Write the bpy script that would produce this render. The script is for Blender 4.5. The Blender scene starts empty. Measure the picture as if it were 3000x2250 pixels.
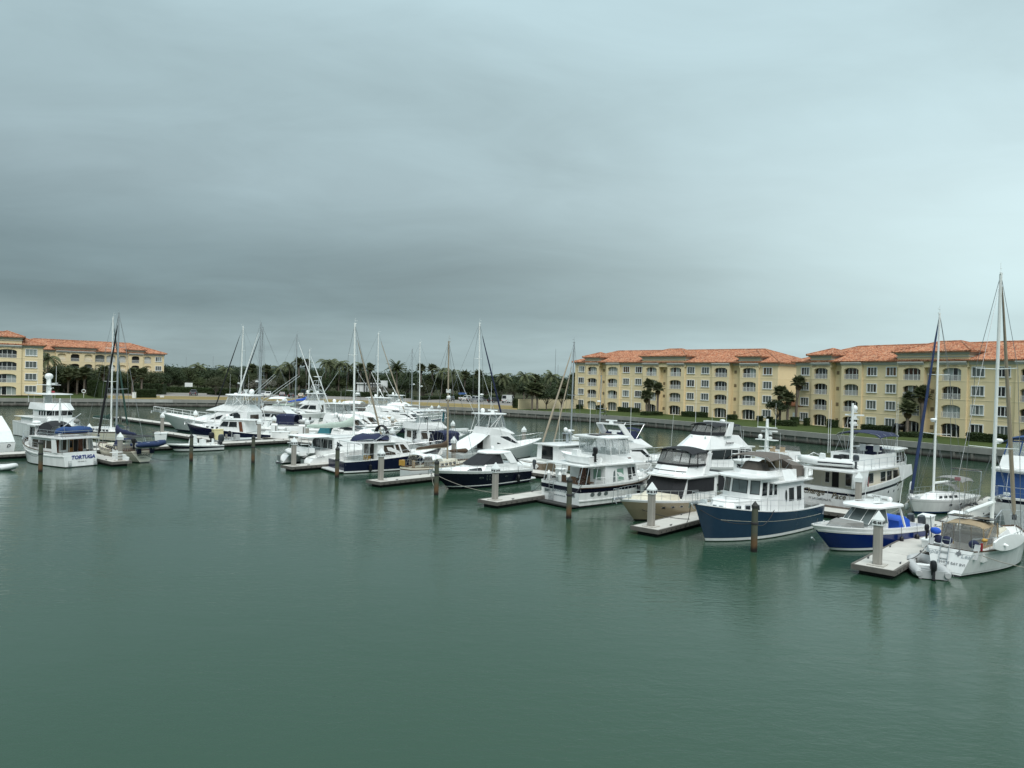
import bpy, bmesh, math, random
from mathutils import Vector, Matrix
R = math.radians
rnd = random.Random(7)
sc = bpy.context.scene
col = sc.collection

# ------------------------------------------------------------------ camera
H_EYE, FPX = 10.0, 2240.0
ROLL, PITCH = R(1.5), math.atan(18 / 2240)
FW = Vector((0, math.cos(PITCH), -math.sin(PITCH)))
_u0 = Vector((0, math.sin(PITCH), math.cos(PITCH)))
_r0 = Vector((1, 0, 0))
RT = _r0 * math.cos(ROLL) + _u0 * math.sin(ROLL)
UP = _u0 * math.cos(ROLL) - _r0 * math.sin(ROLL)
CAM = Vector((0, 0, H_EYE))
cd = bpy.data.cameras.new('camera'); cam = bpy.data.objects.new('camera', cd); col.objects.link(cam)
cam.matrix_world = Matrix(((RT.x, UP.x, -FW.x, 0), (RT.y, UP.y, -FW.y, 0), (RT.z, UP.z, -FW.z, H_EYE), (0, 0, 0, 1)))
cd.sensor_width = 36; cd.lens = 36 * FPX / 3000; cd.clip_start = .5; cd.clip_end = 9000
sc.camera = cam

# ------------------------------------------------------------------ world
SUN_EL, SUN_AZ = R(52), R(172)         # azimuth clockwise from +Y: the veiled sun stands high behind the photographer
W = bpy.data.worlds.new('World'); sc.world = W; W.use_nodes = True
nt = W.node_tree; N = nt.nodes; L = nt.links; N.clear()
def nd(t, **k):
    n = N.new(t)
    for a, b in k.items():
        if a == 'op': n.operation = b
        else: setattr(n, a, b)
    return n
def mth(op, a, b=None, clamp=False):
    n = N.new('ShaderNodeMath'); n.operation = op; n.use_clamp = clamp
    for i, x in enumerate((a, b)):
        if x is None: continue
        if isinstance(x, (int, float)): n.inputs[i].default_value = x
        else: L.new(x, n.inputs[i])
    return n.outputs[0]
out = nd('ShaderNodeOutputWorld')
sky = nd('ShaderNodeTexSky'); sky.sky_type = 'NISHITA'; sky.sun_disc = False
sky.sun_elevation = SUN_EL; sky.sun_rotation = SUN_AZ; sky.altitude = 0; sky.air_density = 1; sky.dust_density = 2
bg1 = nd('ShaderNodeBackground'); bg1.inputs[1].default_value = .05; L.new(sky.outputs[0], bg1.inputs[0])
tc = nd('ShaderNodeTexCoord'); sp = nd('ShaderNodeSeparateXYZ'); L.new(tc.outputs['Generated'], sp.inputs[0])
dx, dy, dz = sp.outputs
zc = mth('MAXIMUM', dz, 0.0)
den = mth('ADD', zc, .17)
cx = mth('DIVIDE', dx, den); cy = mth('DIVIDE', dy, den)
cmb = nd('ShaderNodeCombineXYZ'); L.new(cx, cmb.inputs[0]); L.new(cy, cmb.inputs[1])
def noise(vec, scale, detail, rough, dist=0, sx=1, sy=1, ox=0, oy=0):
    mp = nd('ShaderNodeMapping'); mp.inputs['Scale'].default_value = (sx, sy, 1); mp.inputs['Location'].default_value = (ox, oy, 0)
    L.new(vec, mp.inputs[0])
    n = nd('ShaderNodeTexNoise'); n.inputs['Scale'].default_value = scale; n.inputs['Detail'].default_value = detail
    n.inputs['Roughness'].default_value = rough; n.inputs['Distortion'].default_value = dist
    L.new(mp.outputs[0], n.inputs[0]); return n.outputs[0]
n1 = noise(cmb.outputs[0], .75, 5, .5, .5, .9, 1.1, 3.1, 1.2)      # broad bellies of the cloud deck
n2 = noise(cmb.outputs[0], 2.2, 6, .6, .7, .75, 1.25, 7.7, 2.0)     # ragged streaks
# CIE overcast: the deck brightens towards the zenith; the veiled sun brightens its own side
base = nd('ShaderNodeValToRGB')
cr = base.color_ramp
cr.elements[0].position = 0.0; cr.elements[0].color = (.215, .278, .285, 1)
cr.elements[1].position = 1.0; cr.elements[1].color = (.88, 1.02, 1.04, 1)
for pos, c in ((.04, (.198, .262, .274)), (.08, (.124, .174, .186)), (.14, (.128, .178, .192)), (.23, (.205, .272, .294)), (.34, (.248, .334, .360)), (.45, (.300, .404, .438)), (.70, (.60, .72, .74))):
    e = cr.elements.new(pos); e.color = c + (1,)
L.new(zc, base.inputs[0])
sd = Vector((math.sin(R(36)), math.cos(R(36)), .50)).normalized()      # thin bright cloud low on the right
sq = nd('ShaderNodeVectorMath', op='MULTIPLY'); L.new(tc.outputs['Generated'], sq.inputs[0]); sq.inputs[1].default_value = (1, 1, 3.6)
nq = nd('ShaderNodeVectorMath', op='NORMALIZE'); L.new(sq.outputs[0], nq.inputs[0])
dot = nd('ShaderNodeVectorMath', op='DOT_PRODUCT'); L.new(nq.outputs[0], dot.inputs[0]); dot.inputs[1].default_value = sd
lobe = mth('MAXIMUM', mth('MULTIPLY', mth('ADD', dot.outputs['Value'], 1.0), .5), 0.0)
glow = mth('ADD', mth('MULTIPLY', mth('POWER', lobe, 34.0), .42), mth('MULTIPLY', mth('POWER', lobe, 8.0), .27))
gain = mth('ADD', mth('MULTIPLY', mth('SUBTRACT', n1, .5), .66), mth('MULTIPLY', mth('SUBTRACT', n2, .5), .30))
gain = mth('ADD', gain, .97)
bri = nd('ShaderNodeVectorMath', op='SCALE'); L.new(base.outputs[0], bri.inputs[0]); L.new(gain, bri.inputs['Scale'])
gl = nd('ShaderNodeVectorMath', op='SCALE'); gl.inputs[0].default_value = (.48, .585, .585); L.new(glow, gl.inputs['Scale'])
sm = nd('ShaderNodeVectorMath', op='ADD'); L.new(bri.outputs[0], sm.inputs[0]); L.new(gl.outputs[0], sm.inputs[1])
bg2 = nd('ShaderNodeBackground'); bg2.inputs[1].default_value = 1.0; L.new(sm.outputs[0], bg2.inputs[0])
mx = nd('ShaderNodeMixShader'); mx.inputs[0].default_value = .96
L.new(bg1.outputs[0], mx.inputs[1]); L.new(bg2.outputs[0], mx.inputs[2]); L.new(mx.outputs[0], out.inputs[0])

# ------------------------------------------------------------------ sun, exposure
sl = bpy.data.lights.new('sun', 'SUN'); sl.energy = 1.5; sl.angle = R(40); sl.color = (1, .98, .95)
so = bpy.data.objects.new('sun', sl); col.objects.link(so)
sdir = Vector((math.sin(SUN_AZ) * math.cos(SUN_EL), math.cos(SUN_AZ) * math.cos(SUN_EL), math.sin(SUN_EL)))
so.rotation_euler = sdir.to_track_quat('Z', 'Y').to_euler(); so.location = (60, 0, 120)
vs = sc.view_settings
vs.view_transform = 'Standard'; vs.look = 'None'; vs.exposure = .62; vs.gamma = 1; vs.use_curve_mapping = False
try:
    sc.cycles.max_bounces = 6; sc.cycles.transparent_max_bounces = 12; sc.cycles.use_denoising = True
    sc.cycles.caustics_reflective = False; sc.cycles.caustics_refractive = False
except Exception: pass

# ------------------------------------------------------------------ ground plan
def at(px, py, z=0.0):
    "where the photograph's sight line through (px, py) meets the level z"
    d = FW + RT * ((px - 1500) / FPX) - UP * ((py - 1125) / FPX)
    return CAM + d * ((z - H_EYE) / d.z)
def proj(P):
    d = Vector(P) - CAM; w = d.dot(FW)
    return 1500 + FPX * d.dot(RT) / w, 1125 - FPX * d.dot(UP) / w
_e0 = at(2570, 1655, .5).to_2d(); _e4 = at(860, 1364, .5).to_2d()
SP = (_e4 - _e0).length / 4                       # berth module, 13.9 m
UU = (_e4 - _e0).normalized(); VV = Vector((-UU.y, UU.x))
if VV.y < 0: VV = -VV
def g(k, v, z=None):
    "marina grid: k berth modules along the main dock, v metres across it"
    p = _e0 + UU * (SP * k) + VV * v
    return p if z is None else Vector((p.x, p.y, z))
ANG_V = math.atan2(VV.y, VV.x); ANG_U = math.atan2(UU.y, UU.x)

# ------------------------------------------------------------------ materials
MATS = {}
def mat(name, c, rough=.5, metal=0.0, var=.10, nscale=3.0, bump=0.0, bscale=20.0, spec=.5, alpha=1.0, stretch=(1, 1, 1), coat=0.0):
    if name in MATS: return MATS[name]
    m = bpy.data.materials.new(name); m.use_nodes = True
    t = m.node_tree; b = t.nodes['Principled BSDF']
    b.inputs['Roughness'].default_value = rough; b.inputs['Metallic'].default_value = metal
    b.inputs['Specular IOR Level'].default_value = spec
    if coat: b.inputs['Coat Weight'].default_value = coat; b.inputs['Coat Roughness'].default_value = .08
    b.inputs['Base Color'].default_value = (*c, 1)
    if var or bump:
        tcn = t.nodes.new('ShaderNodeTexCoord'); mp = t.nodes.new('ShaderNodeMapping'); mp.inputs['Scale'].default_value = stretch
        t.links.new(tcn.outputs['Object'], mp.inputs[0])
    if var:
        n = t.nodes.new('ShaderNodeTexNoise'); n.inputs['Scale'].default_value = nscale; n.inputs['Detail'].default_value = 5; n.inputs['Roughness'].default_value = .6
        t.links.new(mp.outputs[0], n.inputs[0])
        r = t.nodes.new('ShaderNodeValToRGB')
        r.color_ramp.elements[0].position = .3; r.color_ramp.elements[1].position = .7
        r.color_ramp.elements[0].color = (*[max(0, x * (1 - var)) for x in c], 1)
        r.color_ramp.elements[1].color = (*[min(1, x * (1 + var)) for x in c], 1)
        t.links.new(n.outputs[0], r.inputs[0]); t.links.new(r.outputs[0], b.inputs['Base Color'])
    if bump:
        n = t.nodes.new('ShaderNodeTexNoise'); n.inputs['Scale'].default_value = bscale; n.inputs['Detail'].default_value = 4
        t.links.new(mp.outputs[0], n.inputs[0])
        bp = t.nodes.new('ShaderNodeBump'); bp.inputs['Strength'].default_value = bump; bp.inputs['Distance'].default_value = .05
        t.links.new(n.outputs[0], bp.inputs['Height']); t.links.new(bp.outputs[0], b.inputs['Normal'])
    if alpha < 1: b.inputs['Alpha'].default_value = alpha
    MATS[name] = m; return m
mat('gel_white', (.79, .80, .79), .3, var=.06, nscale=1.1, coat=.3, stretch=(1.5, 1.5, .5))
mat('hull_white', (.74, .755, .745), .25, var=.09, nscale=.9, coat=.4, stretch=(2.5, 2.5, .3))
mat('deck_white', (.76, .765, .74), .6, var=.06, nscale=2, bump=.1, bscale=40)
mat('cream', (.72, .68, .56), .4, var=.05); mat('deck_cream', (.60, .56, .45), .6, var=.08)
mat('grey_gel', (.42, .44, .44), .4, var=.06)
mat('navy', (.007, .010, .032), .22, var=.1, coat=.15, spec=.3); mat('ink_navy', (.005, .006, .016), .22, var=.1, coat=.1, spec=.25)
mat('slate_blue', (.022, .050, .092), .2, var=.06, coat=.3, spec=.4); mat('royal', (.006, .022, .125), .2, var=.06, coat=.3, spec=.4)
mat('tan_hull', (.30, .25, .165), .22, var=.05, coat=.5); mat('bronze_hull', (.20, .155, .11), .3, var=.06, coat=.4)
mat('black_gel', (.012, .012, .014), .3, var=.1); mat('antifoul', (.012, .014, .018), .6); mat('antifoul_red', (.07, .018, .018), .6)
mat('antifoul_blue', (.012, .04, .11), .5)
mat('glass', (.010, .013, .015), .06, var=0, spec=.6); mat('glass_brown', (.05, .04, .03), .08, var=0); mat('glass_green', (.20, .34, .27), .08, var=.15, nscale=1.2)
mat('glass_grey', (.11, .135, .135), .08, var=.1)
mat('vinyl', (.50, .55, .55), .10, var=.1, alpha=.27)
mat('vinyl_smoke', (.22, .22, .21), .12, var=.12, alpha=.5)
mat('canvas_navy', (.010, .016, .055), .8, var=.2, bump=.25, bscale=5); mat('canvas_black', (.010, .011, .014), .8, var=.2, bump=.2, bscale=5)
mat('canvas_white', (.74, .77, .76), .75, var=.05, bump=.3, bscale=3); mat('canvas_tan', (.30, .23, .145), .85, var=.12, bump=.25, bscale=5)
mat('canvas_taupe', (.115, .098, .085), .85, var=.12, bump=.25, bscale=4); mat('canvas_brown', (.075, .048, .03), .85, var=.15, bump=.3, bscale=5)
mat('canvas_sage', (.42, .50, .44), .8, var=.07, bump=.35, bscale=3); mat('canvas_blue', (.011, .048, .155), .8, var=.15, bump=.3, bscale=5)
mat('canvas_deep', (.010, .026, .085), .8, var=.15, bump=.3, bscale=5)
mat('canvas_bright', (.012, .09, .52), .7, var=.12, bump=.3, bscale=4); mat('canvas_green', (.012, .045, .035), .85, var=.15, bump=.25)
mat('canvas_grey', (.22, .22, .21), .85, var=.1, bump=.25, bscale=4); mat('canvas_teal', (.02, .14, .17), .8, var=.1)
mat('steel', (.62, .64, .65), .28, .85, var=0); mat('alu', (.66, .70, .70), .38, .25, var=.04); mat('mast_white', (.76, .79, .77), .35, var=.03)
mat('mast_grey', (.36, .40, .42), .4, .3, var=.05); mat('mast_tan', (.32, .27, .20), .45, var=.08); mat('wire', (.30, .31, .31), .35, .7, var=0)
mat('teak', (.085, .05, .028), .5, var=.2, stretch=(1, 6, 1)); mat('varnish', (.13, .04, .015), .25, var=.2, coat=.5); mat('oak_door', (.28, .13, .035), .4, var=.15)
mat('rope', (.32, .30, .26), .9, var=.1); mat('rope_dark', (.03, .03, .032), .9); mat('rubber', (.018, .018, .02), .7)
mat('hypalon', (.42, .43, .43), .55, var=.06); mat('hypalon_white', (.66, .68, .67), .5, var=.05)
mat('motor_grey', (.035, .042, .05), .3, coat=.4); mat('motor_black', (.01, .01, .012), .35)
mat('solar', (.016, .02, .03), .15, var=.1); mat('red', (.30, .016, .024), .6); mat('flag', (.28, .12, .13), .8, var=.4); mat('yellow', (.45, .26, .05), .6); mat('stripe_blue', (.012, .03, .16), .4)
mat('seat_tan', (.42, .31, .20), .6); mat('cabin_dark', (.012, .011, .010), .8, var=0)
mat('plastic_white', (.78, .80, .79), .4, var=.04); mat('pale_yellow', (.68, .62, .36), .6, var=.08)
mat('fabric_grey', (.17, .17, .165), .85, var=.08, bump=.2)
mat('hull_pale', (.56, .585, .58), .28, var=.05, coat=.4)

# ------------------------------------------------------------------ mesh builder
class MB:
    def __init__(s): s.v = []; s.f = []; s.m = []
    def add(s, vs, fs, m=0):
        o = len(s.v); s.v.extend([tuple(p) for p in vs]); s.f.extend([tuple(i + o for i in f) for f in fs]); s.m.extend([m] * len(fs)); return s
    def box(s, x0, x1, y0, y1, z0, z1, m=0):
        return s.hexa([(x0, y0, z0), (x1, y0, z0), (x1, y1, z0), (x0, y1, z0), (x0, y0, z1), (x1, y0, z1), (x1, y1, z1), (x0, y1, z1)], m)
    def hexa(s, p, m=0):
        return s.add(p, [(3, 2, 1, 0), (4, 5, 6, 7), (0, 1, 5, 4), (1, 2, 6, 5), (2, 3, 7, 6), (3, 0, 4, 7)], m)
    def tube(s, p, q, r0, r1=None, n=5, m=0, caps=True):
        p = Vector(p); q = Vector(q); r1 = r0 if r1 is None else r1
        d = q - p
        if d.length < 1e-6: return s
        d.normalize(); a = d.orthogonal().normalized(); b = d.cross(a)
        vs = []
        for c, r in ((p, r0), (q, r1)):
            for i in range(n):
                t = 2 * math.pi * i / n; vs.append(c + a * (r * math.cos(t)) + b * (r * math.sin(t)))
        fs = [(i, (i + 1) % n, n + (i + 1) % n, n + i) for i in range(n)]
        if caps: fs += [tuple(range(n - 1, -1, -1)), tuple(range(n, 2 * n))]
        return s.add(vs, fs, m)
    def path(s, pts, r, n=5, m=0):
        for a, b in zip(pts[:-1], pts[1:]): s.tube(a, b, r, r, n, m)
        return s
    def ell(s, c, rx, ry, rz, nu=10, nv=6, m=0, z0=-1.0):
        c = Vector(c); vs = []; fs = []
        a0 = math.asin(max(-1, z0))
        for j in range(nv + 1):
            a = a0 + (math.pi / 2 - a0) * j / nv
            for i in range(nu):
                t = 2 * math.pi * i / nu; vs.append(c + Vector((rx * math.cos(a) * math.cos(t), ry * math.cos(a) * math.sin(t), rz * math.sin(a))))
        for j in range(nv):
            for i in range(nu): fs.append((j * nu + i, j * nu + (i + 1) % nu, (j + 1) * nu + (i + 1) % nu, (j + 1) * nu + i))
        fs.append(tuple(range(nu - 1, -1, -1)))
        return s.add(vs, fs, m)
    def loft(s, rings, m=0, closed=True, cap=True):
        n = len(rings[0]); vs = [p for r in rings for p in r]; fs = []
        for j in range(len(rings) - 1):
            for i in range(n if closed else n - 1):
                fs.append((j * n + i, j * n + (i + 1) % n, (j + 1) * n + (i + 1) % n, (j + 1) * n + i))
        if cap and closed:
            fs.append(tuple(range(n - 1, -1, -1))); fs.append(tuple((len(rings) - 1) * n + i for i in range(n)))
        return s.add(vs, fs, m)
    def prism(s, prof, y0, y1, m=0):
        "profile of (x, z) pulled along y"
        return s.loft([[(x, y0, z) for x, z in prof], [(x, y1, z) for x, z in prof]], m)
    def quad(s, a, b, c, d, m=0): return s.add([a, b, c, d], [(0, 1, 2, 3)], m)
    def slab(s, pts, th, m=0):
        "a thin panel: polygon pts thickened along its normal by th on both sides"
        P = [Vector(p) for p in pts]; nn = (P[1] - P[0]).cross(P[2] - P[0])
        if nn.length < 1e-9: nn = (P[2] - P[0]).cross(P[3] - P[0])
        nn.normalize(); k = len(P)
        vs = [p + nn * th for p in P] + [p - nn * th for p in P]
        fs = [tuple(range(k)), tuple(range(2 * k - 1, k - 1, -1))] + [(i, i + k, (i + 1) % k + k, (i + 1) % k) for i in range(k)]
        return s.add(vs, fs, m)
    def mesh(s, name, mats, smooth=None):
        me = bpy.data.meshes.new(name); me.from_pydata(s.v, [], s.f)
        for x in (mats if isinstance(mats, (list, tuple)) else [mats]): me.materials.append(MATS[x] if isinstance(x, str) else x)
        if len(me.materials) > 1: me.polygons.foreach_set('material_index', s.m)
        me.validate(); bm = bmesh.new(); bm.from_mesh(me); bmesh.ops.recalc_face_normals(bm, faces=bm.faces); bm.to_mesh(me); bm.free()
        if smooth is not None:
            me.shade_smooth(); me.set_sharp_from_angle(angle=R(smooth))
        return me
    def build(s, name, mats, parent=None, smooth=None, **k):
        return link(name, s.mesh(name, mats, smooth), parent, **k)
def link(name, me, parent=None, loc=None, rz=None, sc_=None, label=None, cat=None, group=None, kind=None):
    o = bpy.data.objects.new(name, me); col.objects.link(o)
    if parent is not None: o.parent = parent
    if loc is not None: o.location = loc
    if rz is not None: o.rotation_euler = (0, 0, rz)
    if sc_ is not None: o.scale = sc_ if isinstance(sc_, (tuple, list)) else (sc_,) * 3
    return tag(o, label, cat, group, kind)
def tag(o, label=None, cat=None, group=None, kind=None):
    for a, b in (('label', label), ('category', cat), ('group', group), ('kind', kind)):
        if b: o[a] = b
    return o
def thing(name, label, cat, loc=(0, 0, 0), rz=0, group=None, sc_=None):
    o = bpy.data.objects.new(name, None); col.objects.link(o); o.empty_display_size = .3
    o.location = loc if len(loc) == 3 else (loc[0], loc[1], 0); o.rotation_euler = (0, 0, rz)
    if sc_: o.scale = (sc_,) * 3
    return tag(o, label, cat, group)
def copy_thing(root, loc, rz, label, group=None, sc_=None):
    r = root.copy(); col.objects.link(r); r.location = loc if len(loc) == 3 else (loc[0], loc[1], root.location.z); r.rotation_euler = (0, 0, rz)
    if sc_: r.scale = (sc_,) * 3 if not isinstance(sc_, tuple) else sc_
    r['label'] = label
    if group: r['group'] = group
    for ch in list(root.children):
        c = ch.copy(); col.objects.link(c); c.parent = r
        for gch in list(ch.children):
            d = gch.copy(); col.objects.link(d); d.parent = c
    return r
_tc = {}
def text_mesh(s, size, m, shear=0.0, bold=0.0, ext=.004, align='CENTER'):
    key = (s, size, m, shear, bold, align)
    if key in _tc: return _tc[key]
    cu = bpy.data.curves.new('lettering', 'FONT'); cu.body = s; cu.size = size; cu.shear = shear; cu.offset = bold; cu.extrude = ext; cu.align_x = align; cu.resolution_u = 2
    ob = bpy.data.objects.new('lettering', cu); col.objects.link(ob)
    dg = bpy.context.evaluated_depsgraph_get(); dg.update()
    me = bpy.data.meshes.new_from_object(ob.evaluated_get(dg))
    bpy.data.objects.remove(ob); me.materials.clear(); me.materials.append(MATS[m]); me.name = 'lettering'
    _tc[key] = me; return me
def text(parent, s, size, m, o, xdir, ydir, name='lettering', **k):
    X = Vector(xdir).normalized(); Y = Vector(ydir).normalized(); Z = X.cross(Y)
    ob = link(name, text_mesh(s, size, m, **k), parent)
    ob.matrix_local = Matrix(((X.x, Y.x, Z.x, o[0]), (X.y, Y.y, Z.y, o[1]), (X.z, Y.z, Z.z, o[2]), (0, 0, 0, 1)))
    return ob
def ev(pts, x):
    "piecewise linear"
    if x <= pts[0][0]: return pts[0][1]
    for (a, b), (c, d) in zip(pts[:-1], pts[1:]):
        if x <= c: return b + (d - b) * (x - a) / (c - a)
    return pts[-1][1]
# ================================================================== setting
def node_mat(name):
    m = bpy.data.materials.new(name); m.use_nodes = True; t = m.node_tree
    MATS[name] = m
    return m, t, t.nodes, t.links, t.nodes['Principled BSDF']
def ramp(n, pts):
    r = n.new('ShaderNodeValToRGB'); e = r.color_ramp.elements
    e[0].position, e[0].color = pts[0][0], (*pts[0][1], 1); e[1].position, e[1].color = pts[-1][0], (*pts[-1][1], 1)
    for p, c in pts[1:-1]:
        x = e.new(p); x.color = (*c, 1)
    return r
def tex_noise(n, l, vec, scale, detail=5, rough=.6, stretch=(1, 1, 1), dist=0):
    mp = n.new('ShaderNodeMapping'); mp.inputs['Scale'].default_value = stretch; l.new(vec, mp.inputs[0])
    x = n.new('ShaderNodeTexNoise'); x.inputs['Scale'].default_value = scale; x.inputs['Detail'].default_value = detail
    x.inputs['Roughness'].default_value = rough; x.inputs['Distortion'].default_value = dist
    l.new(mp.outputs[0], x.inputs[0]); return x.outputs[0]

# ---- water
m, t, n, l, b = node_mat('water')
tcn = n.new('ShaderNodeTexCoord'); oc = tcn.outputs['Object']
nz = tex_noise(n, l, oc, .018, 3, .5)
rp = ramp(n, [(.3, (.021, .055, .033)), (.7, (.028, .065, .040))]); l.new(nz, rp.inputs[0]); l.new(rp.outputs[0], b.inputs['Base Color'])
b.inputs['Roughness'].default_value = .015; b.inputs['IOR'].default_value = 1.333; b.inputs['Specular IOR Level'].default_value = .5
h1 = tex_noise(n, l, oc, 1.5, 5, .6, (1, 1.9, 1), .5)
h2 = tex_noise(n, l, oc, .28, 3, .5, (1, 1.7, 1), .3)
patch = tex_noise(n, l, oc, .035, 2, .5, (1, 2.2, 1))
pr = n.new('ShaderNodeMapRange'); pr.inputs['From Min'].default_value = .38; pr.inputs['From Max'].default_value = .64; pr.inputs['To Min'].default_value = .35; pr.inputs['To Max'].default_value = 1.0
l.new(patch, pr.inputs[0])
bp1 = n.new('ShaderNodeBump'); bp1.inputs['Strength'].default_value = .27; bp1.inputs['Distance'].default_value = .16; l.new(h2, bp1.inputs['Height'])
bp2 = n.new('ShaderNodeBump'); bp2.inputs['Distance'].default_value = .075; l.new(h1, bp2.inputs['Height']); l.new(bp1.outputs[0], bp2.inputs['Normal'])
mm = n.new('ShaderNodeMath'); mm.operation = 'MULTIPLY'; mm.inputs[1].default_value = .46; l.new(pr.outputs[0], mm.inputs[0]); l.new(mm.outputs[0], bp2.inputs['Strength'])
h3 = tex_noise(n, l, oc, 5.5, 3, .6, (1, 2.0, 1), .3); bp3 = n.new('ShaderNodeBump'); bp3.inputs['Strength'].default_value = .24; bp3.inputs['Distance'].default_value = .022; l.new(h3, bp3.inputs['Height']); l.new(bp2.outputs[0], bp3.inputs['Normal'])
l.new(bp3.outputs[0], b.inputs['Normal'])
MB().add([(-420, -160, 0), (420, -160, 0), (420, 260, 0), (-420, 260, 0)], [(0, 1, 2, 3)]).build('water', 'water', kind='structure')

# ---- land
WALL = [(-260, -60), (-238, 60), (-210, 128), (-165, 158), (-121.5, 183), (-98, 197), (-80, 206), (-62, 209.5), (-42, 208), (-21, 202.5), (-6, 196.5), (6, 190), (20, 178.5), (33.5, 162), (46, 141), (58.4, 119), (67.6, 102.5), (82, 78), (104, 40), (150, -50)]
ZL = 1.9
def smooth_line(P, it=2):
    for _ in range(it):
        Q = [P[0]]
        for a, b2 in zip(P[:-1], P[1:]):
            Q += [(a[0] * .75 + b2[0] * .25, a[1] * .75 + b2[1] * .25), (a[0] * .25 + b2[0] * .75, a[1] * .25 + b2[1] * .75)]
        P = Q + [P[-1]]
    return P
WL = [Vector(p) for p in smooth_line(WALL)]
CEN = Vector((0, 60))
def radial(i): return (WL[i] - CEN).normalized()
def strip(i0, i1, t0, t1, z):
    mb = MB(); vs = []; ts = t0 if isinstance(t0, list) else None
    for i in range(i0, i1 + 1):
        d = radial(i); a = t0(WL[i]) if callable(t0) else t0; c = t1(WL[i]) if callable(t1) else t1
        for q in range(9):
            s = a + (c - a) * (q / 8) ** 1.5; p = WL[i] + d * s; vs.append((p.x, p.y, z))
    k = i1 - i0 + 1
    return mb.add(vs, [(i * 9 + q, (i + 1) * 9 + q, (i + 1) * 9 + q + 1, i * 9 + q + 1) for i in range(k - 1) for q in range(8)])
def ground_mat(name, c0, c1, sc1=.25, sc2=3.0, bump=.3):
    m, t, n, l, b = node_mat(name); oc = n.new('ShaderNodeTexCoord').outputs['Object']
    a = tex_noise(n, l, oc, sc1, 4, .6); c = tex_noise(n, l, oc, sc2, 6, .7)
    mx = n.new('ShaderNodeMath'); mx.operation = 'ADD'; l.new(a, mx.inputs[0]); l.new(c, mx.inputs[1])
    hf = n.new('ShaderNodeMath'); hf.operation = 'MULTIPLY'; hf.inputs[1].default_value = .5; l.new(mx.outputs[0], hf.inputs[0])
    r = ramp(n, [(.36, c0), (.64, c1)]); l.new(hf.outputs[0], r.inputs[0]); l.new(r.outputs[0], b.inputs['Base Color'])
    b.inputs['Roughness'].default_value = .95; b.inputs['Specular IOR Level'].default_value = .15
    bp = n.new('ShaderNodeBump'); bp.inputs['Strength'].default_value = bump; bp.inputs['Distance'].default_value = .05; l.new(c, bp.inputs['Height']); l.new(bp.outputs[0], b.inputs['Normal'])
ground_mat('lawn', (.036, .056, .014), (.064, .086, .024), .2, 2.5)
ground_mat('dry_grass', (.17, .135, .055), (.27, .205, .09), .12, 1.5)
ground_mat('asphalt', (.20, .185, .17), (.26, .245, .23), .08, 2.0, .15)
ground_mat('woodland_floor', (.03, .04, .018), (.06, .06, .03), .2, 2.0)
NW = len(WL) - 1
strip(0, NW, .3, 2100, ZL).build('ground', 'woodland_floor', kind='structure')
strip(0, NW, .3, 46, ZL + .004).build('lawn', 'lawn', kind='structure')
iA = min(range(len(WL)), key=lambda i: (WL[i] - Vector((-100, 196))).length); iB = min(range(len(WL)), key=lambda i: (WL[i] - Vector((3, 192))).length)
strip(iA, iB, .9, 29, ZL + .008).build('dry_grass', 'dry_grass', kind='structure')
strip(iA, iB, lambda p: 29, lambda p: 64, ZL + .012).build('parking_lot', 'asphalt', kind='structure')
mat('kerb', (.42, .41, .38), .9)
kb = MB()
for i in range(iA, iB):
    a = WL[i] + radial(i) * 29; b2 = WL[i + 1] + radial(i + 1) * 29; a2 = WL[i] + radial(i) * 29.25; b3 = WL[i + 1] + radial(i + 1) * 29.25
    kb.hexa([(a.x, a.y, ZL), (b2.x, b2.y, ZL), (b3.x, b3.y, ZL), (a2.x, a2.y, ZL), (a.x, a.y, ZL + .14), (b2.x, b2.y, ZL + .14), (b3.x, b3.y, ZL + .14), (a2.x, a2.y, ZL + .14)])
kb.build('kerb', 'kerb', kind='structure')
# ---- far wooded ridge, 1.2 to 1.7 km away
m, t, n, l, b = node_mat('far_woods'); oc = n.new('ShaderNodeTexCoord').outputs['Object']
r = ramp(n, [(.3, (.028, .045, .042)), (.7, (.048, .068, .060))]); l.new(tex_noise(n, l, oc, .03, 5, .7), r.inputs[0]); l.new(r.outputs[0], b.inputs['Base Color']); b.inputs['Roughness'].default_value = 1  # bluish cast of distance haze is mixed into the woods colour
hv = []; hf = []; rr = random.Random(3); HN = 420
for j in range(HN):
    a = R(-62 + 124 * j / (HN - 1)); D = 1250 + 160 * math.sin(j * .05)
    hh = 13 + 7 * math.sin(j * .045 + 1) + 4 * math.sin(j * .13) + rr.uniform(-1.2, 1.2) + (9 if rr.random() < .06 else 0) * .35
    hh = max(8, hh * .72) + 3.2
    for q, (e, z) in enumerate(((0, 1.5), (20, hh * .7), (60, hh * .93), (110, hh), (260, hh * .6), (400, 1.5))):
        hv.append((math.sin(a) * (D + e), math.cos(a) * (D + e), z + (rr.uniform(-.8, .8) if 0 < q < 5 else 0)))
for j in range(HN - 1):
    for q in range(5): hf.append((j * 6 + q, (j + 1) * 6 + q, (j + 1) * 6 + q + 1, j * 6 + q + 1))
MB().add(hv, hf).build('wooded_hills', 'far_woods', kind='structure')

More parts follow.
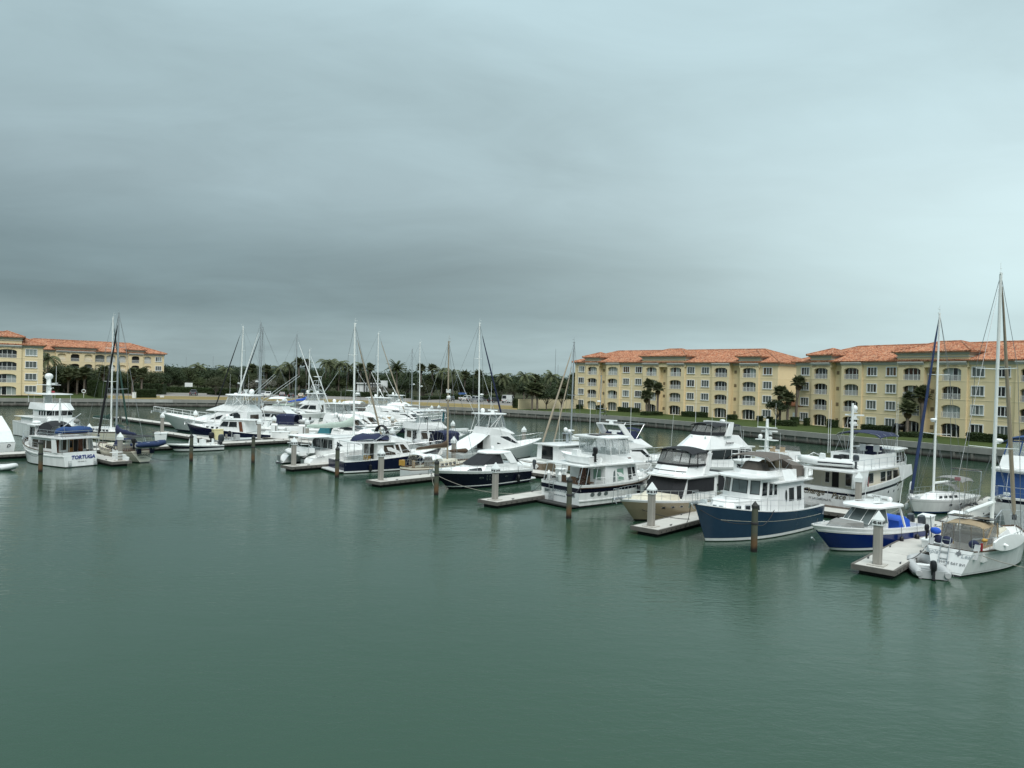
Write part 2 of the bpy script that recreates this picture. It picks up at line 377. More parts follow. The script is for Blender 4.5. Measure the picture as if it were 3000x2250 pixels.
# ---- seawall
def zstain(name, base, wet, z0, z1, var=.25, nscale=1.2, streak=True, mid=None):
    "weathered concrete or timber with a growth band that follows the tide mark"
    m, t, n, l, b = node_mat(name); tcn = n.new('ShaderNodeTexCoord'); geo = n.new('ShaderNodeNewGeometry')
    sx = n.new('ShaderNodeSeparateXYZ'); l.new(geo.outputs['Position'], sx.inputs[0])
    nz = tex_noise(n, l, geo.outputs['Position'], nscale, 6, .65, (1, 1, .25) if streak else (1, 1, 1))
    col0 = ramp(n, [(.25, tuple(x * (1 - var) for x in base)), (.75, tuple(min(1, x * (1 + var)) for x in base))]); l.new(nz, col0.inputs[0])
    ad = n.new('ShaderNodeMath'); ad.operation = 'MULTIPLY_ADD'; ad.inputs[1].default_value = .5; l.new(nz, ad.inputs[0]); 
    sb = n.new('ShaderNodeMath'); sb.operation = 'SUBTRACT'; l.new(sx.outputs[2], sb.inputs[0]); sb.inputs[1].default_value = .25; l.new(sb.outputs[0], ad.inputs[2])
    mr = n.new('ShaderNodeMapRange'); mr.inputs['From Min'].default_value = z0; mr.inputs['From Max'].default_value = z1; l.new(ad.outputs[0], mr.inputs[0])
    mx = n.new('ShaderNodeMixRGB'); mx.inputs[1].default_value = (*wet, 1); l.new(mr.outputs[0], mx.inputs[0])
    if mid:
        rm = n.new('ShaderNodeMapRange'); rm.inputs['From Min'].default_value = mid[1]; rm.inputs['From Max'].default_value = mid[2]; l.new(ad.outputs[0], rm.inputs[0])
        m2 = n.new('ShaderNodeMixRGB'); m2.inputs[1].default_value = (*mid[0], 1); l.new(rm.outputs[0], m2.inputs[0]); l.new(col0.outputs[0], m2.inputs[2]); l.new(m2.outputs[0], mx.inputs[2])
    else: l.new(col0.outputs[0], mx.inputs[2])
    l.new(mx.outputs[0], b.inputs['Base Color']); b.inputs['Roughness'].default_value = .85; b.inputs['Specular IOR Level'].default_value = .25
    bp = n.new('ShaderNodeBump'); bp.inputs['Strength'].default_value = .3; bp.inputs['Distance'].default_value = .03; l.new(nz, bp.inputs['Height']); l.new(bp.outputs[0], b.inputs['Normal'])
zstain('wall_concrete', (.205, .195, .175), (.018, .016, .013), .10, .55)
zstain('cap_concrete', (.27, .265, .245), (.1, .1, .09), -3, -2, .16, .6)
zstain('cap_light', (.40, .40, .38), (.1, .1, .09), -3, -2, .2, .9)
zstain('pile_concrete', (.33, .312, .28), (.05, .045, .035), .05, .3, .12, 2.0)
zstain('pile_timber', (.085, .092, .068), (.016, .014, .012), .12, .42, .22, 3.0, True, ((.125, .075, .038), .62, 1.15))
zstain('dock_concrete', (.50, .485, .45), (.1, .1, .1), -3, -2, .12, .8, False)
zstain('dock_concrete_pale', (.46, .44, .40), (.1, .1, .1), -3, -2, .12, .9, False)
zstain('dock_timber', (.13, .122, .11), (.05, .045, .04), -.1, .2, .25, 2.5, False)
mat('float_dark', (.03, .03, .028), .8); mat('cap_white', (.76, .79, .78), .45, var=.04); mat('cap_dark', (.022, .024, .022), .7); mat('ink', (.02, .02, .022), .6)
mat('ink_blue', (.02, .035, .19), .5); mat('ink_bronze', (.10, .085, .055), .4); mat('ink_grey', (.16, .17, .18), .5); mat('ink_teal', (.09, .13, .15), .5)
sw = thing('seawall', 'long concrete seawall with panels round the marina basin', 'seawall')
cap = MB(); capu = MB()
vis = [i for i in range(len(WL)) if WL[i].y > 30]
for i in vis[:-1]:
    a, b2 = WL[i], WL[i + 1]; da, db = radial(i), radial(i + 1)
    P = lambda p, d, o, z: (p.x + d.x * o, p.y + d.y * o, z)
    cap.hexa([P(a, da, -.12, 1.12), P(b2, db, -.12, 1.12), P(b2, db, .55, 1.12), P(a, da, .55, 1.12), P(a, da, -.12, 1.98), P(b2, db, -.12, 1.98), P(b2, db, .55, 1.98), P(a, da, .55, 1.98)])
cap.build('cap_beam', 'cap_concrete', sw)
pan = MB().box(-1.22, 1.22, 0, .25, -.8, 1.2).mesh('panel', 'wall_concrete')
pil = MB().loft([[(-.17, -.16, z), (.17, -.16, z), (.17, .2, z), (-.17, .2, z)] for z in (-.8, 1.2)]).mesh('pilaster', 'wall_concrete')
acc = 0; prev = None; cntp = 0
dense = []
for i in vis[:-1]:
    a, b2 = WL[i], WL[i + 1]; Ls = (b2 - a).length; s = -acc
    while s + 2.55 <= Ls:
        s += 2.55; p = a + (b2 - a) * (s / Ls); dense.append((p, math.atan2((b2 - a).y, (b2 - a).x)))
    acc = Ls - s
for (p, an), (q, an2) in zip(dense[:-1], dense[1:]):
    px_ = proj((p.x, p.y, 1))[0]
    if not (-250 < px_ < 3300) or p.y < 55: continue
    mid = (p + q) / 2; ang = math.atan2((q - p).y, (q - p).x); nx = Vector((-math.sin(ang), math.cos(ang)))
    o = link('panel', pan, sw, (mid.x + nx.x * (.16 + rnd.uniform(-.015, .015)), mid.y + nx.y * .16, 0), ang)
    o = link('pilaster', pil, sw, (p.x + nx.x * .10, p.y + nx.y * .10, 0), an)
# a paler, repaired length of the coping and a few drain stubs
for px_, py_, w in ((450, 1180, 7.5), (512, 1181, 4.5)):
    q = at(px_, py_, 1.6); i = min(vis, key=lambda j: (WL[j] - q.to_2d()).length); d = radial(i); tg = (WL[i + 1] - WL[i - 1]).normalized()
    mb = MB(); c = WL[i] - d * .16
    mb.hexa([(c.x + tg.x * s * w / 2 + d.x * o, c.y + tg.y * s * w / 2 + d.y * o, z) for z in (1.15, 1.9) for s, o in ((-1, 0), (1, 0), (1, .03), (-1, .03))])
    mb.build('repair_patch', 'cap_light', sw)

# ---- docks
def dock(name, label, p, q, w, group=None, panel=2.45, mats_=('dock_concrete', 'dock_timber', 'float_dark'), waler=True, pm=None):
    "floating dock between plan points p and q"
    d = q - p; Ln = d.length; t_ = thing(name, label, 'dock', (p.x, p.y, 0), math.atan2(d.y, d.x), group)
    np_ = max(1, round(Ln / panel)); pl = Ln / np_
    me = MB().hexa([(.012, -w / 2 + .13, .40), (pl - .012, -w / 2 + .13, .40), (pl - .012, w / 2 - .13, .40), (.012, w / 2 - .13, .40), (.012, -w / 2 + .13, .50), (pl - .012, -w / 2 + .13, .50), (pl - .012, w / 2 - .13, .50), (.012, w / 2 - .13, .50)]).mesh('deck_panel', mats_[0])
    for i in range(np_):
        link('deck_panel', me, t_, (i * pl, 0, rnd.uniform(-.006, .006)))
    MB().box(.35, Ln - .3, -w / 2 + .3, w / 2 - .3, -.25, .395).build('float', mats_[2], t_)
    nb = max(1, round(Ln / 3.6)); bl = Ln / nb
    wb = MB().box(.006, bl - .006, -.065, .065, .25, .515).mesh('waler_board', mats_[1])
    for s in (-1, 1):
        for i in range(nb): link('waler_board', wb, t_, (i * bl, s * (w / 2 - .06), rnd.uniform(-.01, .01)))
    eb = MB().box(-.10, .03, -w / 2 + .01, w / 2 - .01, .24, .51).mesh('end_board', mats_[1])
    link('end_board', eb, t_)
    holes = MB(); x = .3
    while x < Ln:
        for s in (-1, 1): holes.box(x - .05, x + .05, s * (w / 2 + .008) - .012, s * (w / 2 + .008) + .012, .30, .38)
        x += .62
    holes.build('hole_row', 'float_dark', t_, kind='stuff')  # dark boxes stand for the shaded holes along the waler boards
    cl = MB().tube((-.16, 0, .06), (.16, 0, .06), .022, n=5).tube((-.06, 0, -.02), (-.06, 0, .06), .025).tube((.06, 0, -.02), (.06, 0, .06), .025).mesh('cleat', 'motor_grey')
    for i in range(int(Ln // 4)):
        for s in (-1, 1): link('cleat', cl, t_, (2 + i * 4.2, s * (w / 2 - .28), .52))
    return t_
FW_ = 2.1
FLAB = {0: 'finger dock under the pile marked 42 44 beside the sailing yacht', 1: 'finger dock between the tan cruiser and the slate blue trawler', 2: 'finger dock between the black hulled cruiser and the white trawler with solar panels',
        3: 'finger dock at the bow of the small beige sailboat', 4: 'finger dock beside the white sailing catamaran'}
for k in range(0, 5):
    dock('finger_dock', FLAB[k], g(k, -.75), g(k, 15.35), FW_ if k else 2.2, 'finger docks along the near side of the main dock')
FAR = {-1: 'hidden finger dock past the blue canvas yacht', 0: 'finger dock between the small sloop and the blue canvas yacht', 1: 'finger dock beyond the trawler with script on its transom', 2: 'finger dock beside the black canopied motor yacht', 3: 'finger dock beside the bronze hulled boat', 4: 'finger dock beyond the white sportfisher with tarpaulin', 5: 'finger dock by the flybridge cruiser with long hardtop', 6: 'finger dock by the white express hull with navy bow', 7: 'finger dock among the far white sportfishers', 8: 'farthest finger dock near the planted parking shore'}
for k in range(0, 9):
    dock('finger_dock', FAR[k], g(k, 18.05), g(k, 35.8), FW_, 'finger docks along the far side of the main dock')
dock('main_dock', 'long main dock walkway running behind the front row of boats', g(-1.6, 16.7), g(5.80, 16.7), 2.5)
dock('main_dock', 'main dock walkway continuing past the white power pedestals to the far shore', g(5.80, 16.7), g(10.2, 16.7), 2.5)
dock('pier_dock', 'cross dock with the white centre console boat alongside', g(5.92, 15.4), g(5.92, -6.0), 2.8)
dock('pier_dock', 'cross dock behind the white trawler with blue lettering', g(5.92, -6.05), g(5.92, -40), 2.8)
for v, lb in ((-11.7, 'short finger dock under the square pile beside the cream sailboat'), (-26.4, 'finger dock near the covered sportfisher transom')):
    dock('finger_dock', lb, g(4.92, v), g(5.80, v), 2.0, 'finger docks off the cross dock')
for v, lb in ((8.0, 'finger dock by the navy hulled lobster yacht'), (-7.0, 'finger dock behind the dark rigged ketch'), (-21.5, 'finger dock behind the tall white expedition yacht')):
    dock('finger_dock', lb, g(7.5, v), g(6.03, v), 2.0, 'finger docks off the cross dock')

# ---- piles
def post_mesh():
    w = .205; c = .05
    ring = [(w, -w + c), (w, w - c), (w - c, w), (-w + c, w), (-w, w - c), (-w, -w + c), (-w + c, -w), (w - c, -w)]
    mb = MB(); mb.loft([[(x, y, z) for x, y in ring] for z in (-1.5, 2.86)])
    for s in (-1, 1):
        mb.box(s * w - .012, s * w + .012, -.05, .05, .6, 2.8); mb.box(-.05, .05, s * w - .012, s * w + .012, .6, 2.8)
    return mb.mesh('post', 'pile_concrete')
PM = post_mesh()
CM = MB().loft([[(-a, -a, z), (a, -a, z), (a, a, z), (-a, a, z)] for a, z in ((.255, 2.64), (.255, 2.93), (.262, 2.94), (.012, 3.42))]).mesh('cap', 'cap_white')
COL = MB()
for a in (.23,):
    COL.box(-.42, .42, -a - .2, -a, .50, .56).box(-.42, .42, a, a + .2, .50, .56).box(-a - .2, -a, -a, a, .50, .56).box(a, a + .2, -a, a, .50, .56)
COLM = COL.mesh('collar', 'dock_concrete_pale')
def conc_pile(p, label, num=None, collar=True, rz=ANG_V, dz=0):
    t_ = thing('dock_pile', label, 'pile', (p.x, p.y, dz), rz, 'square concrete piles with white caps')
    link('post', PM, t_); link('cap', CM, t_)
    if collar: link('collar', COLM, t_)
    if num:
        text(t_, num, .185, 'ink', (-.262, 0, 2.735), (0, -1, 0), (0, 0, 1), bold=.012, ext=.003)
        text(t_, num, .185, 'ink', (0, -.262, 2.735), (1, 0, 0), (0, 0, 1), bold=.012, ext=.003)
    return t_
for k, s, lb in ((0, '42 44', 'concrete pile with white cap marked 42 44 on the near finger dock'), (1, '38 40', 'concrete pile with white cap marked 38 40 beside the tan cruiser'),
                 (2, '34 36', 'concrete pile with white cap marked 34 36 in front of the black hulled cruiser'), (3, '30 32', 'concrete pile with white cap in front of the navy hulled trawler bow'), (4, '26 28', 'concrete pile with white cap by the catamaran sterns')):
    conc_pile(g(k, 0), lb, s)
conc_pile(g(4.97, -11.6), 'concrete pile with white cap beside the cream sailboat stern')
for k, v, lb in ((.48, 18.6, 'concrete pile with white cap behind the cabin boat hardtop'), (3.46, 15.3, 'concrete pile with white cap behind the furled brown sail'), (4.48, 18.4, 'concrete pile with white cap behind the navy hulled trawler cabin'),
                 (5.84, 18.6, 'concrete pile with white cap by the sage green sail cover'), (6.5, 18.9, 'concrete pile with white cap near the grey inflatable on davits'), (6.9, 14.6, 'bare topped concrete pile by the navy canvas cockpit'), (6.1, 13.2, 'concrete pile with white cap at the stern of the navy lobster yacht'),
                 (5.75, -14, 'concrete pile with white cap between the white yacht and the ketch'), (5.98, -9.5, 'concrete pile with white cap beside the dark green sail cover'), (5.9, -25.5, 'concrete pile with white cap above the covered sportfisher roof')):
    conc_pile(g(k, v), lb)
for k in (3, 4, 5, 6, 7, 8):
    conc_pile(g(k, 36), {3: 'white capped pile beyond the trawler hardtop', 4: 'white capped pile in open water between sportfisher and low bronze boat', 5: 'white capped pile in open water left of the tan mast', 6: 'white capped pile past the anchored bow pulpit', 7: 'white capped pile behind the tall tuna tower', 8: 'white capped pile seen past the far white sportfishers'}[k])
conc_pile(g(7.42, 7.9), 'white capped pile at the tip of the finger dock before the sportfisher bow')
for px_, py_, lb in ((573, 1205, 'white capped pile standing behind the sportfisher bow rail'), (651, 1195, 'white capped pile by the dark furled headsail'), (768, 1180, 'white capped pile past the sportfisher radar dome'), (813, 1173, 'white capped pile above the blue sail cover'), (837, 1168, 'white capped pile near the grey parked car'),
                     (1256, 1198, 'white capped pile by the dry grass shore, nearest the tan mast'), (1265, 1190, 'white capped pile against the seawall beside its lower neighbour'), (1286, 1189, 'white capped pile standing alone against the seawall')):
    q = at(px_, py_, 3.2); conc_pile(q.to_2d(), lb, collar=False)
ring = lambda r_, z, nn=12: [(r_ * math.cos(2 * math.pi * i / nn), r_ * math.sin(2 * math.pi * i / nn), z) for i in range(nn)]
TP = MB().loft([ring(.20, -1.5), ring(.195, 1), ring(.185, 2.75)]).mesh('post', 'pile_timber', 40)
TC = MB().loft([ring(.215, 2.62), ring(.215, 2.76), ring(.01, 3.03)]).mesh('cap', 'cap_dark', 30)
TR = MB().loft([ring(.205, 1.62), ring(.225, 1.66), ring(.225, 1.74), ring(.205, 1.78)]).mesh('rope_wrap', 'rope_dark')
for k, v, lb in ((.5, .2, 'timber pile in front of the slate blue trawler hull'), (1.5, .3, 'timber pile in front of the white trawler transom'), (2.5, .3, 'timber pile at the bow of the black hulled cruiser'), (3.5, .3, 'timber pile before the navy hulled trawler stern'), (4.6, .3, 'timber pile standing alone in open water by the cross dock corner'),
                 (4.93, -4.4, 'timber pile with white band in front of the centre console boat'), (4.92, -19, 'timber pile in front of the white trawler with blue lettering'), (3.5, 36, 'dark timber pile behind the low bronze boat'), (7.45, 2.0, 'timber pile under the sportfisher bow rail')):
    p = g(k, v); t_ = thing('timber_pile', lb, 'pile', (p.x, p.y, 0), rnd.uniform(0, 3), 'round timber mooring piles')
    link('post', TP, t_); link('cap', TC, t_)
    if k < 5: link('rope_wrap', TR, t_)
# ================================================================== apartment buildings
zs = lambda nme, c, v_: zstain(nme, c, c, -9, -8, v_, .35)
zs('stucco', (.80, .66, .42), .05); zs('stucco_light', (.84, .72, .50), .05); zs('trim', (.60, .60, .57), .04)
mat('window_white', (.78, .79, .78), .4, var=.03); mat('vent_brown', (.26, .20, .12), .7); mat('pane_dark', (.010, .012, .013), .06, var=0, spec=.6)
mat('pane_blind', (.30, .34, .33), .12, var=.10, nscale=2, stretch=(6, 1, .2)); mat('pane_half', (.11, .125, .12), .10, var=.3, nscale=2, stretch=(5, 1, .3)); mat('pane_brown', (.10, .06, .03), .1, var=.2)
m, t, n, l, b = node_mat('roof_tile'); oc = n.new('ShaderNodeTexCoord').outputs['Object']
vo = n.new('ShaderNodeTexVoronoi'); vo.inputs['Scale'].default_value = 2.6; mp = n.new('ShaderNodeMapping'); mp.inputs['Scale'].default_value = (1.2, 1, 2.2); l.new(oc, mp.inputs[0]); l.new(mp.outputs[0], vo.inputs['Vector'])
sv = n.new('ShaderNodeSeparateColor'); l.new(vo.outputs['Color'], sv.inputs[0])
r = ramp(n, [(0, (.17, .065, .038)), (.3, (.37, .140, .072)), (.6, (.47, .20, .105)), (.85, (.52, .30, .19)), (1, (.30, .16, .10))]); l.new(sv.outputs[0], r.inputs[0])
nz = tex_noise(n, l, oc, .3, 4, .6); mr = n.new('ShaderNodeMapRange'); mr.inputs['To Min'].default_value = .75; mr.inputs['To Max'].default_value = 1.2; l.new(nz, mr.inputs[0])
mlt = n.new('ShaderNodeVectorMath'); mlt.operation = 'SCALE'; l.new(r.outputs[0], mlt.inputs[0]); l.new(mr.outputs[0], mlt.inputs['Scale']); l.new(mlt.outputs[0], b.inputs['Base Color'])
b.inputs['Roughness'].default_value = .85
wv = n.new('ShaderNodeTexWave'); wv.bands_direction = 'Z'; wv.inputs['Scale'].default_value = 2.2; wv.wave_profile = 'SAW'; l.new(oc, wv.inputs[0])
bp = n.new('ShaderNodeBump'); bp.inputs['Strength'].default_value = .5; bp.inputs['Distance'].default_value = .06; l.new(wv.outputs[1], bp.inputs['Height']); l.new(bp.outputs[0], b.inputs['Normal'])

def hip_roof(mb, x0, x1, y0, y1, z, slope, m=0, rib=.34, front_only=False):
    hw = (y1 - y0) / 2; zr = z + hw * slope; xl, xr = x0 + hw, x1 - hw; ym = (y0 + y1) / 2
    if xl > xr: xl = xr = (x0 + x1) / 2; hx = (x1 - x0) / 2
    A, B, C_, D = (x0, y0, z), (x1, y0, z), (x1, y1, z), (x0, y1, z); E, F_ = (xl, ym, zr), (xr, ym, zr)
    mb.add([A, B, C_, D, E, F_], [(0, 1, 5, 4), (1, 2, 5), (2, 3, 4, 5), (3, 0, 4)], m)
    mb.box(x0, x1, y0, y1, z - .22, z - .003, m)
    def rib_at(p0, p1, side):
        p0 = Vector(p0); p1 = Vector(p1); sd = Vector(side) * (rib * .32); up = Vector((0, 0, .11)); e = (p1 - p0).normalized() * -.06
        a, b_, c = p0 - sd + e, p0 + up + e, p0 + sd + e; a2, b2, c2 = p1 - sd, p1 + up, p1 + sd
        mb.add([a, b_, c, a2, b2, c2], [(0, 1, 4, 3), (1, 2, 5, 4), (0, 2, 1)], m)
    k = int((x1 - x0) / rib)
    for i in range(1, k):
        x = x0 + (x1 - x0) * i / k; dd = min(hw, x - x0, x1 - x) if xl < xr else min(hw, (x - x0) * hw / max(.01, xl - x0), (x1 - x) * hw / max(.01, x1 - xr))
        rib_at((x, y0, z), (x, y0 + dd, z + dd * slope), (1, 0, 0))
        if not front_only: rib_at((x, y1, z), (x, y1 - dd, z + dd * slope), (1, 0, 0))
    k = int((y1 - y0) / rib); ex = xl - x0
    for i in range(1, k):
        y = y0 + (y1 - y0) * i / k; f_ = min(1, (y - y0) / hw, (y1 - y) / hw)
        rib_at((x0, y, z), (x0 + ex * f_, y, z + hw * slope * f_), (0, 1, 0)); rib_at((x1, y, z), (x1 - ex * f_, y, z + hw * slope * f_), (0, 1, 0))
    for P, Q in ((A, E), (B, F_), (C_, F_), (D, E), (E, F_)): mb.tube(Vector(P) + Vector((0, 0, .05)), Vector(Q) + Vector((0, 0, .05)), .16, n=6, m=m)
    return zr
def frame_mesh(w, h, np_, trim=.16, bar=.085, dep=.10, sill=True):
    mb = MB(); a = w / 2
    mb.box(-a - trim, -a, -dep, .02, -trim * .6, h + trim).box(a, a + trim, -dep, .02, -trim * .6, h + trim).box(-a, a, -dep, .02, h, h + trim).box(-a, a, -dep, .02, -trim * .6, 0)
    if sill: mb.box(-a - trim - .06, a + trim + .06, -dep - .06, .02, -trim * .6 - .1, -trim * .6 - .003)
    for i in range(1, np_): x = -a + w * i / np_; mb.box(x - bar / 2, x + bar / 2, -.06, .02, 0, h)
    return mb.mesh('window', 'window_white')
def door_frame_mesh(w, h, np_, bar=.09):
    mb = MB(); a = w / 2; mb.box(-a, a, -.05, .03, h - .06, h).box(-a, a, -.05, .03, 0, .07)
    for i in range(np_ + 1): x = -a + w * i / np_; mb.box(x - bar / 2, x + bar / 2, -.06, .03, .07, h - .06)
    return mb.mesh('glazed_door', 'window_white')
def rail_mesh(w):
    mb = MB(); a = w / 2; mb.box(-a, a, -.03, .03, 1.0, 1.07).box(-a, a, -.025, .025, .08, .13); k = int(w / .16)
    for i in range(k + 1): x = -a + .02 + (w - .04) * i / k; mb.box(x - .018, x + .018, -.018, .018, .13, 1.0)
    return mb.mesh('railing', 'window_white')
PANE = {}
def pane(w, h, kind):
    key = (round(w, 2), round(h, 2), kind)
    if key not in PANE: PANE[key] = MB().box(-w / 2, w / 2, -.012, .012, 0, h).mesh('pane', kind)
    return PANE[key]
_fm = {}
def cached(fn, *a):
    if (fn, a) not in _fm: _fm[(fn, a)] = fn(*a)
    return _fm[(fn, a)]
def apartment(label, org, ang, zb, cells, floors=4, h=3.15, depth=17, towers=(), arch_h=2.32, seed=1, loggia=False, ridge_slope=.36, win_w=2.0, win_h=1.45):
    """cells: (kind, x0, x1, [(centre, width, 'arch'|'win')]); kind W flush, A proud, r recessed"""
    rr = random.Random(seed); B = thing('apartment_building', label, 'building', (org[0], org[1], zb), ang, 'yellow apartment buildings with tiled roofs')
    off = {'W': 0.0, 'A': -.38, 'r': 1.0}; wall = MB(); HT = floors * h + .25
    x_l, x_r = cells[0][1], cells[-1][2]
    for ci, (kd, x0, x1, ops) in enumerate(cells):
        y = off[kd]
        edges = [x0] + [(ops[i][0] + ops[i + 1][0]) / 2 for i in range(len(ops) - 1)] + [x1] if ops else [x0, x1]
        for fl in range(floors):
            z0 = fl * h; z1 = (fl + 1) * h if fl < floors - 1 else HT
            if not ops: wall.quad((x0, y, z0), (x1, y, z0), (x1, y, z1), (x0, y, z1)); continue
            for j, (c, w, kind) in enumerate(ops):
                e0, e1 = edges[j], edges[j + 1]; a, b_ = c - w / 2, c + w / 2
                if kind == 'win': zb_, zt, rise = z0 + .92, z0 + .92 + win_h, 0
                else: zb_, zt, rise = z0 + .02, z0 + arch_h - .42, .42
                wall.quad((e0, y, z0), (a, y, z0), (a, y, z1), (e0, y, z1)); wall.quad((b_, y, z0), (e1, y, z0), (e1, y, z1), (b_, y, z1))
                wall.quad((a, y, z0), (b_, y, z0), (b_, y, zb_), (a, y, zb_))
                nseg = 8 if rise else 1; pr = []
                for q in range(nseg + 1):
                    tt = -1 + 2 * q / nseg; pr.append((c + tt * w / 2, zt + rise * math.sqrt(max(0, 1 - tt * tt)) if rise else zt))
                dy = .5 if rise else .14
                for (xa, za), (xb, zb2) in zip(pr[:-1], pr[1:]):
                    wall.quad((xa, y, za), (xb, y, zb2), (xb, y, z1), (xa, y, z1)); wall.quad((xa, y, za), (xb, y, zb2), (xb, y + dy, zb2), (xa, y + dy, za))
                for xx in (a, b_): wall.quad((xx, y, zb_), (xx, y + dy, zb_), (xx, y + dy, zt), (xx, y, zt))
                wall.quad((a, y, zb_), (b_, y, zb_), (b_, y + dy, zb_), (a, y + dy, zb_))
                if kind == 'win':
                    fr = link('window', cached(frame_mesh, w, win_h, 3), B, (c, y, zb_)); pw = w / 3; st = rr.choice(('pane_dark', 'pane_half', 'pane_blind', 'pane_half', 'pane_brown' if fl == floors - 1 else 'pane_half'))
                    for i in range(3): link('pane', pane(pw, win_h, rr.choice((st, st, 'pane_half'))), fr, (-w / 2 + pw * (i + .5), .05, 0))
                elif loggia:
                    link('loggia_wall', pane(w + .1, arch_h, rr.choice(('stucco_light', 'stucco_light', 'trim', 'pane_half')) if w < 2.45 or w > 2.6 else 'cabin_dark'), B, (c, y + .48, zb_))
                    if fl > 0: link('railing', cached(rail_mesh, w), B, (c, y + .06, zb_))
                else:
                    hh = arch_h - .02; k = 4
                    fr = link('glazed_door', cached(door_frame_mesh, w + .1, hh, k), B, (c, y + .47, zb_)); pw = (w + .1) / k; st = rr.choice(('pane_dark', 'pane_dark', 'pane_blind', 'pane_half'))
                    for i in range(k): link('pane', pane(pw, hh, rr.choice((st, st, st, 'pane_dark'))), fr, (-w / 2 - .05 + pw * (i + .5), .045, 0))
                    if fl > 0: link('railing', cached(rail_mesh, w), B, (c, y + .06, zb_))
        if kd == 'r':
            for fl in range(floors):
                for xx in (x0 + .75, x1 - .30): link('vent', cached(vent_mesh), B, (xx, y, fl * h + 1.0))
        if ci:
            y_p = off[cells[ci - 1][0]]
            if abs(y_p - y) > .01: wall.quad((x0, y_p, 0), (x0, y, 0), (x0, y, HT), (x0, y_p, HT))
    wall.quad((x_l, 0, 0), (x_l, depth, 0), (x_l, depth, HT), (x_l, 0, HT)); wall.quad((x_r, 0, 0), (x_r, depth, 0), (x_r, depth, HT), (x_r, 0, HT)); wall.quad((x_l, depth, 0), (x_r, depth, 0), (x_r, depth, HT), (x_l, depth, HT))
    wall.build('wall', 'stucco', B)
    cs = MB()
    for fl in range(1, floors):
        for kd, x0, x1, ops in cells:
            y = off[kd]; cs.box(x0 + .02, x1 - .02, y - .035, y - .001, fl * h + .02, fl * h + .13)
        for xx, s in ((x_l, -1), (x_r, 1)): cs.box(xx + min(0, s * .035) + s * .001, xx + max(0, s * .035) + s * .001, .02, depth, fl * h + .02, fl * h + .13)
    cs.build('string_course', 'stucco_light', B)
    cn = MB()
    for kd, x0, x1, ops in cells:
        y = off[kd]
        for i, (o, za, zb2) in enumerate(((.10, -.55, -.38), (.22, -.377, -.20), (.36, -.197, 0))): cn.box(x0 - .02, x1 + .02, y - o, y - .002 if i == 0 else y + .5, HT + za, HT + zb2)
    for xx, s in ((x_l, -1), (x_r, 1)):
        for o, za, zb2 in ((.10, -.55, -.38), (.22, -.377, -.20), (.36, -.197, 0)): cn.box(xx + min(s * o, s * .002), xx + max(s * o, s * .002), .02, depth, HT + za, HT + zb2)
    cn.build('cornice', 'trim', B)
    rf = MB(); zr = hip_roof(rf, x_l - .75, x_r + .75, -.75, depth + .75, HT + .23, ridge_slope)
    ro = rf.build('roof', 'roof_tile', B)
    for (x0, x1, back, rise_) in towers:
        tw = MB(); y0 = -.62; tw.box(x0, x1, y0 + .24, back, HT - 1.0, HT + rise_)
        tw.build('tower_block', 'stucco', B)
        tc_ = MB()
        for o, za, zb2 in ((.14, -.78, -.62), (.12, -.40, -.26), (.26, -.257, -.12), (.42, -.117, .02)): tc_.box(x0 - o, x1 + o, y0 + .24 - o, back, HT + rise_ + za, HT + rise_ + zb2)
        tc_.build('tower_cornice', 'trim', B)
        tr_ = MB(); bw = min(back + 3, (x1 - x0) * .9 + 2)
        hip_roof(tr_, x0 - .75, x1 + .75, y0 - .45, max(back, bw), HT + rise_ + .23, ridge_slope * .95)
        tr_.build('tower_roof', 'roof_tile', B)
    return B
def vent_mesh():
    mb = MB().box(-.33, .33, -.03, .02, 0, .72)
    for i in range(7): z = .06 + i * .093; mb.box(-.27, .27, -.05, -.031, z, z + .045)
    return mb.mesh('vent', 'vent_brown')
def sym_cells():
    half = [('A', 1.35 - .0, 6.55, [(3.8, 3.45, 'arch')]), ('W', 6.55, 14.55, [(8.25, 2.0, 'win'), (12.45, 2.0, 'win')]), ('A', 14.55, 19.35, [(17.0, 3.45, 'arch')]), ('r', 19.35, 22.15, []), ('A', 22.15, 26.95, [(24.55, 3.45, 'arch')]), ('W', 26.95, 31.55, [(29.0, 2.0, 'win')])]
    L_ = [(k, -b_, -a, [(-c, w, t_) for c, w, t_ in reversed(o)]) for k, a, b_, o in reversed(half)]
    return L_ + [('r', -1.35, 1.35, [])] + half
TW = ((-27.2, -21.9, 5.5, 1.35), (-6.8, 6.8, 7.0, 1.55), (21.9, 27.2, 5.5, 1.35))
d1 = Vector((.6471, -.7624)); c1 = Vector((38.64, 192.31)) + d1 * -.63
apartment('four storey yellow apartment building with two palms at mid facade and a yellow side wall', c1, math.atan2(d1.y, d1.x), ZL, sym_cells(), towers=TW, seed=4)
d2 = Vector((.4149, -.9099)); c2 = Vector((68.89, 142.72)) + d2 * 10.4
apartment('four storey yellow apartment building behind the tall white sailing yacht mast', c2, math.atan2(d2.y, d2.x), ZL, sym_cells(), towers=TW, seed=9)
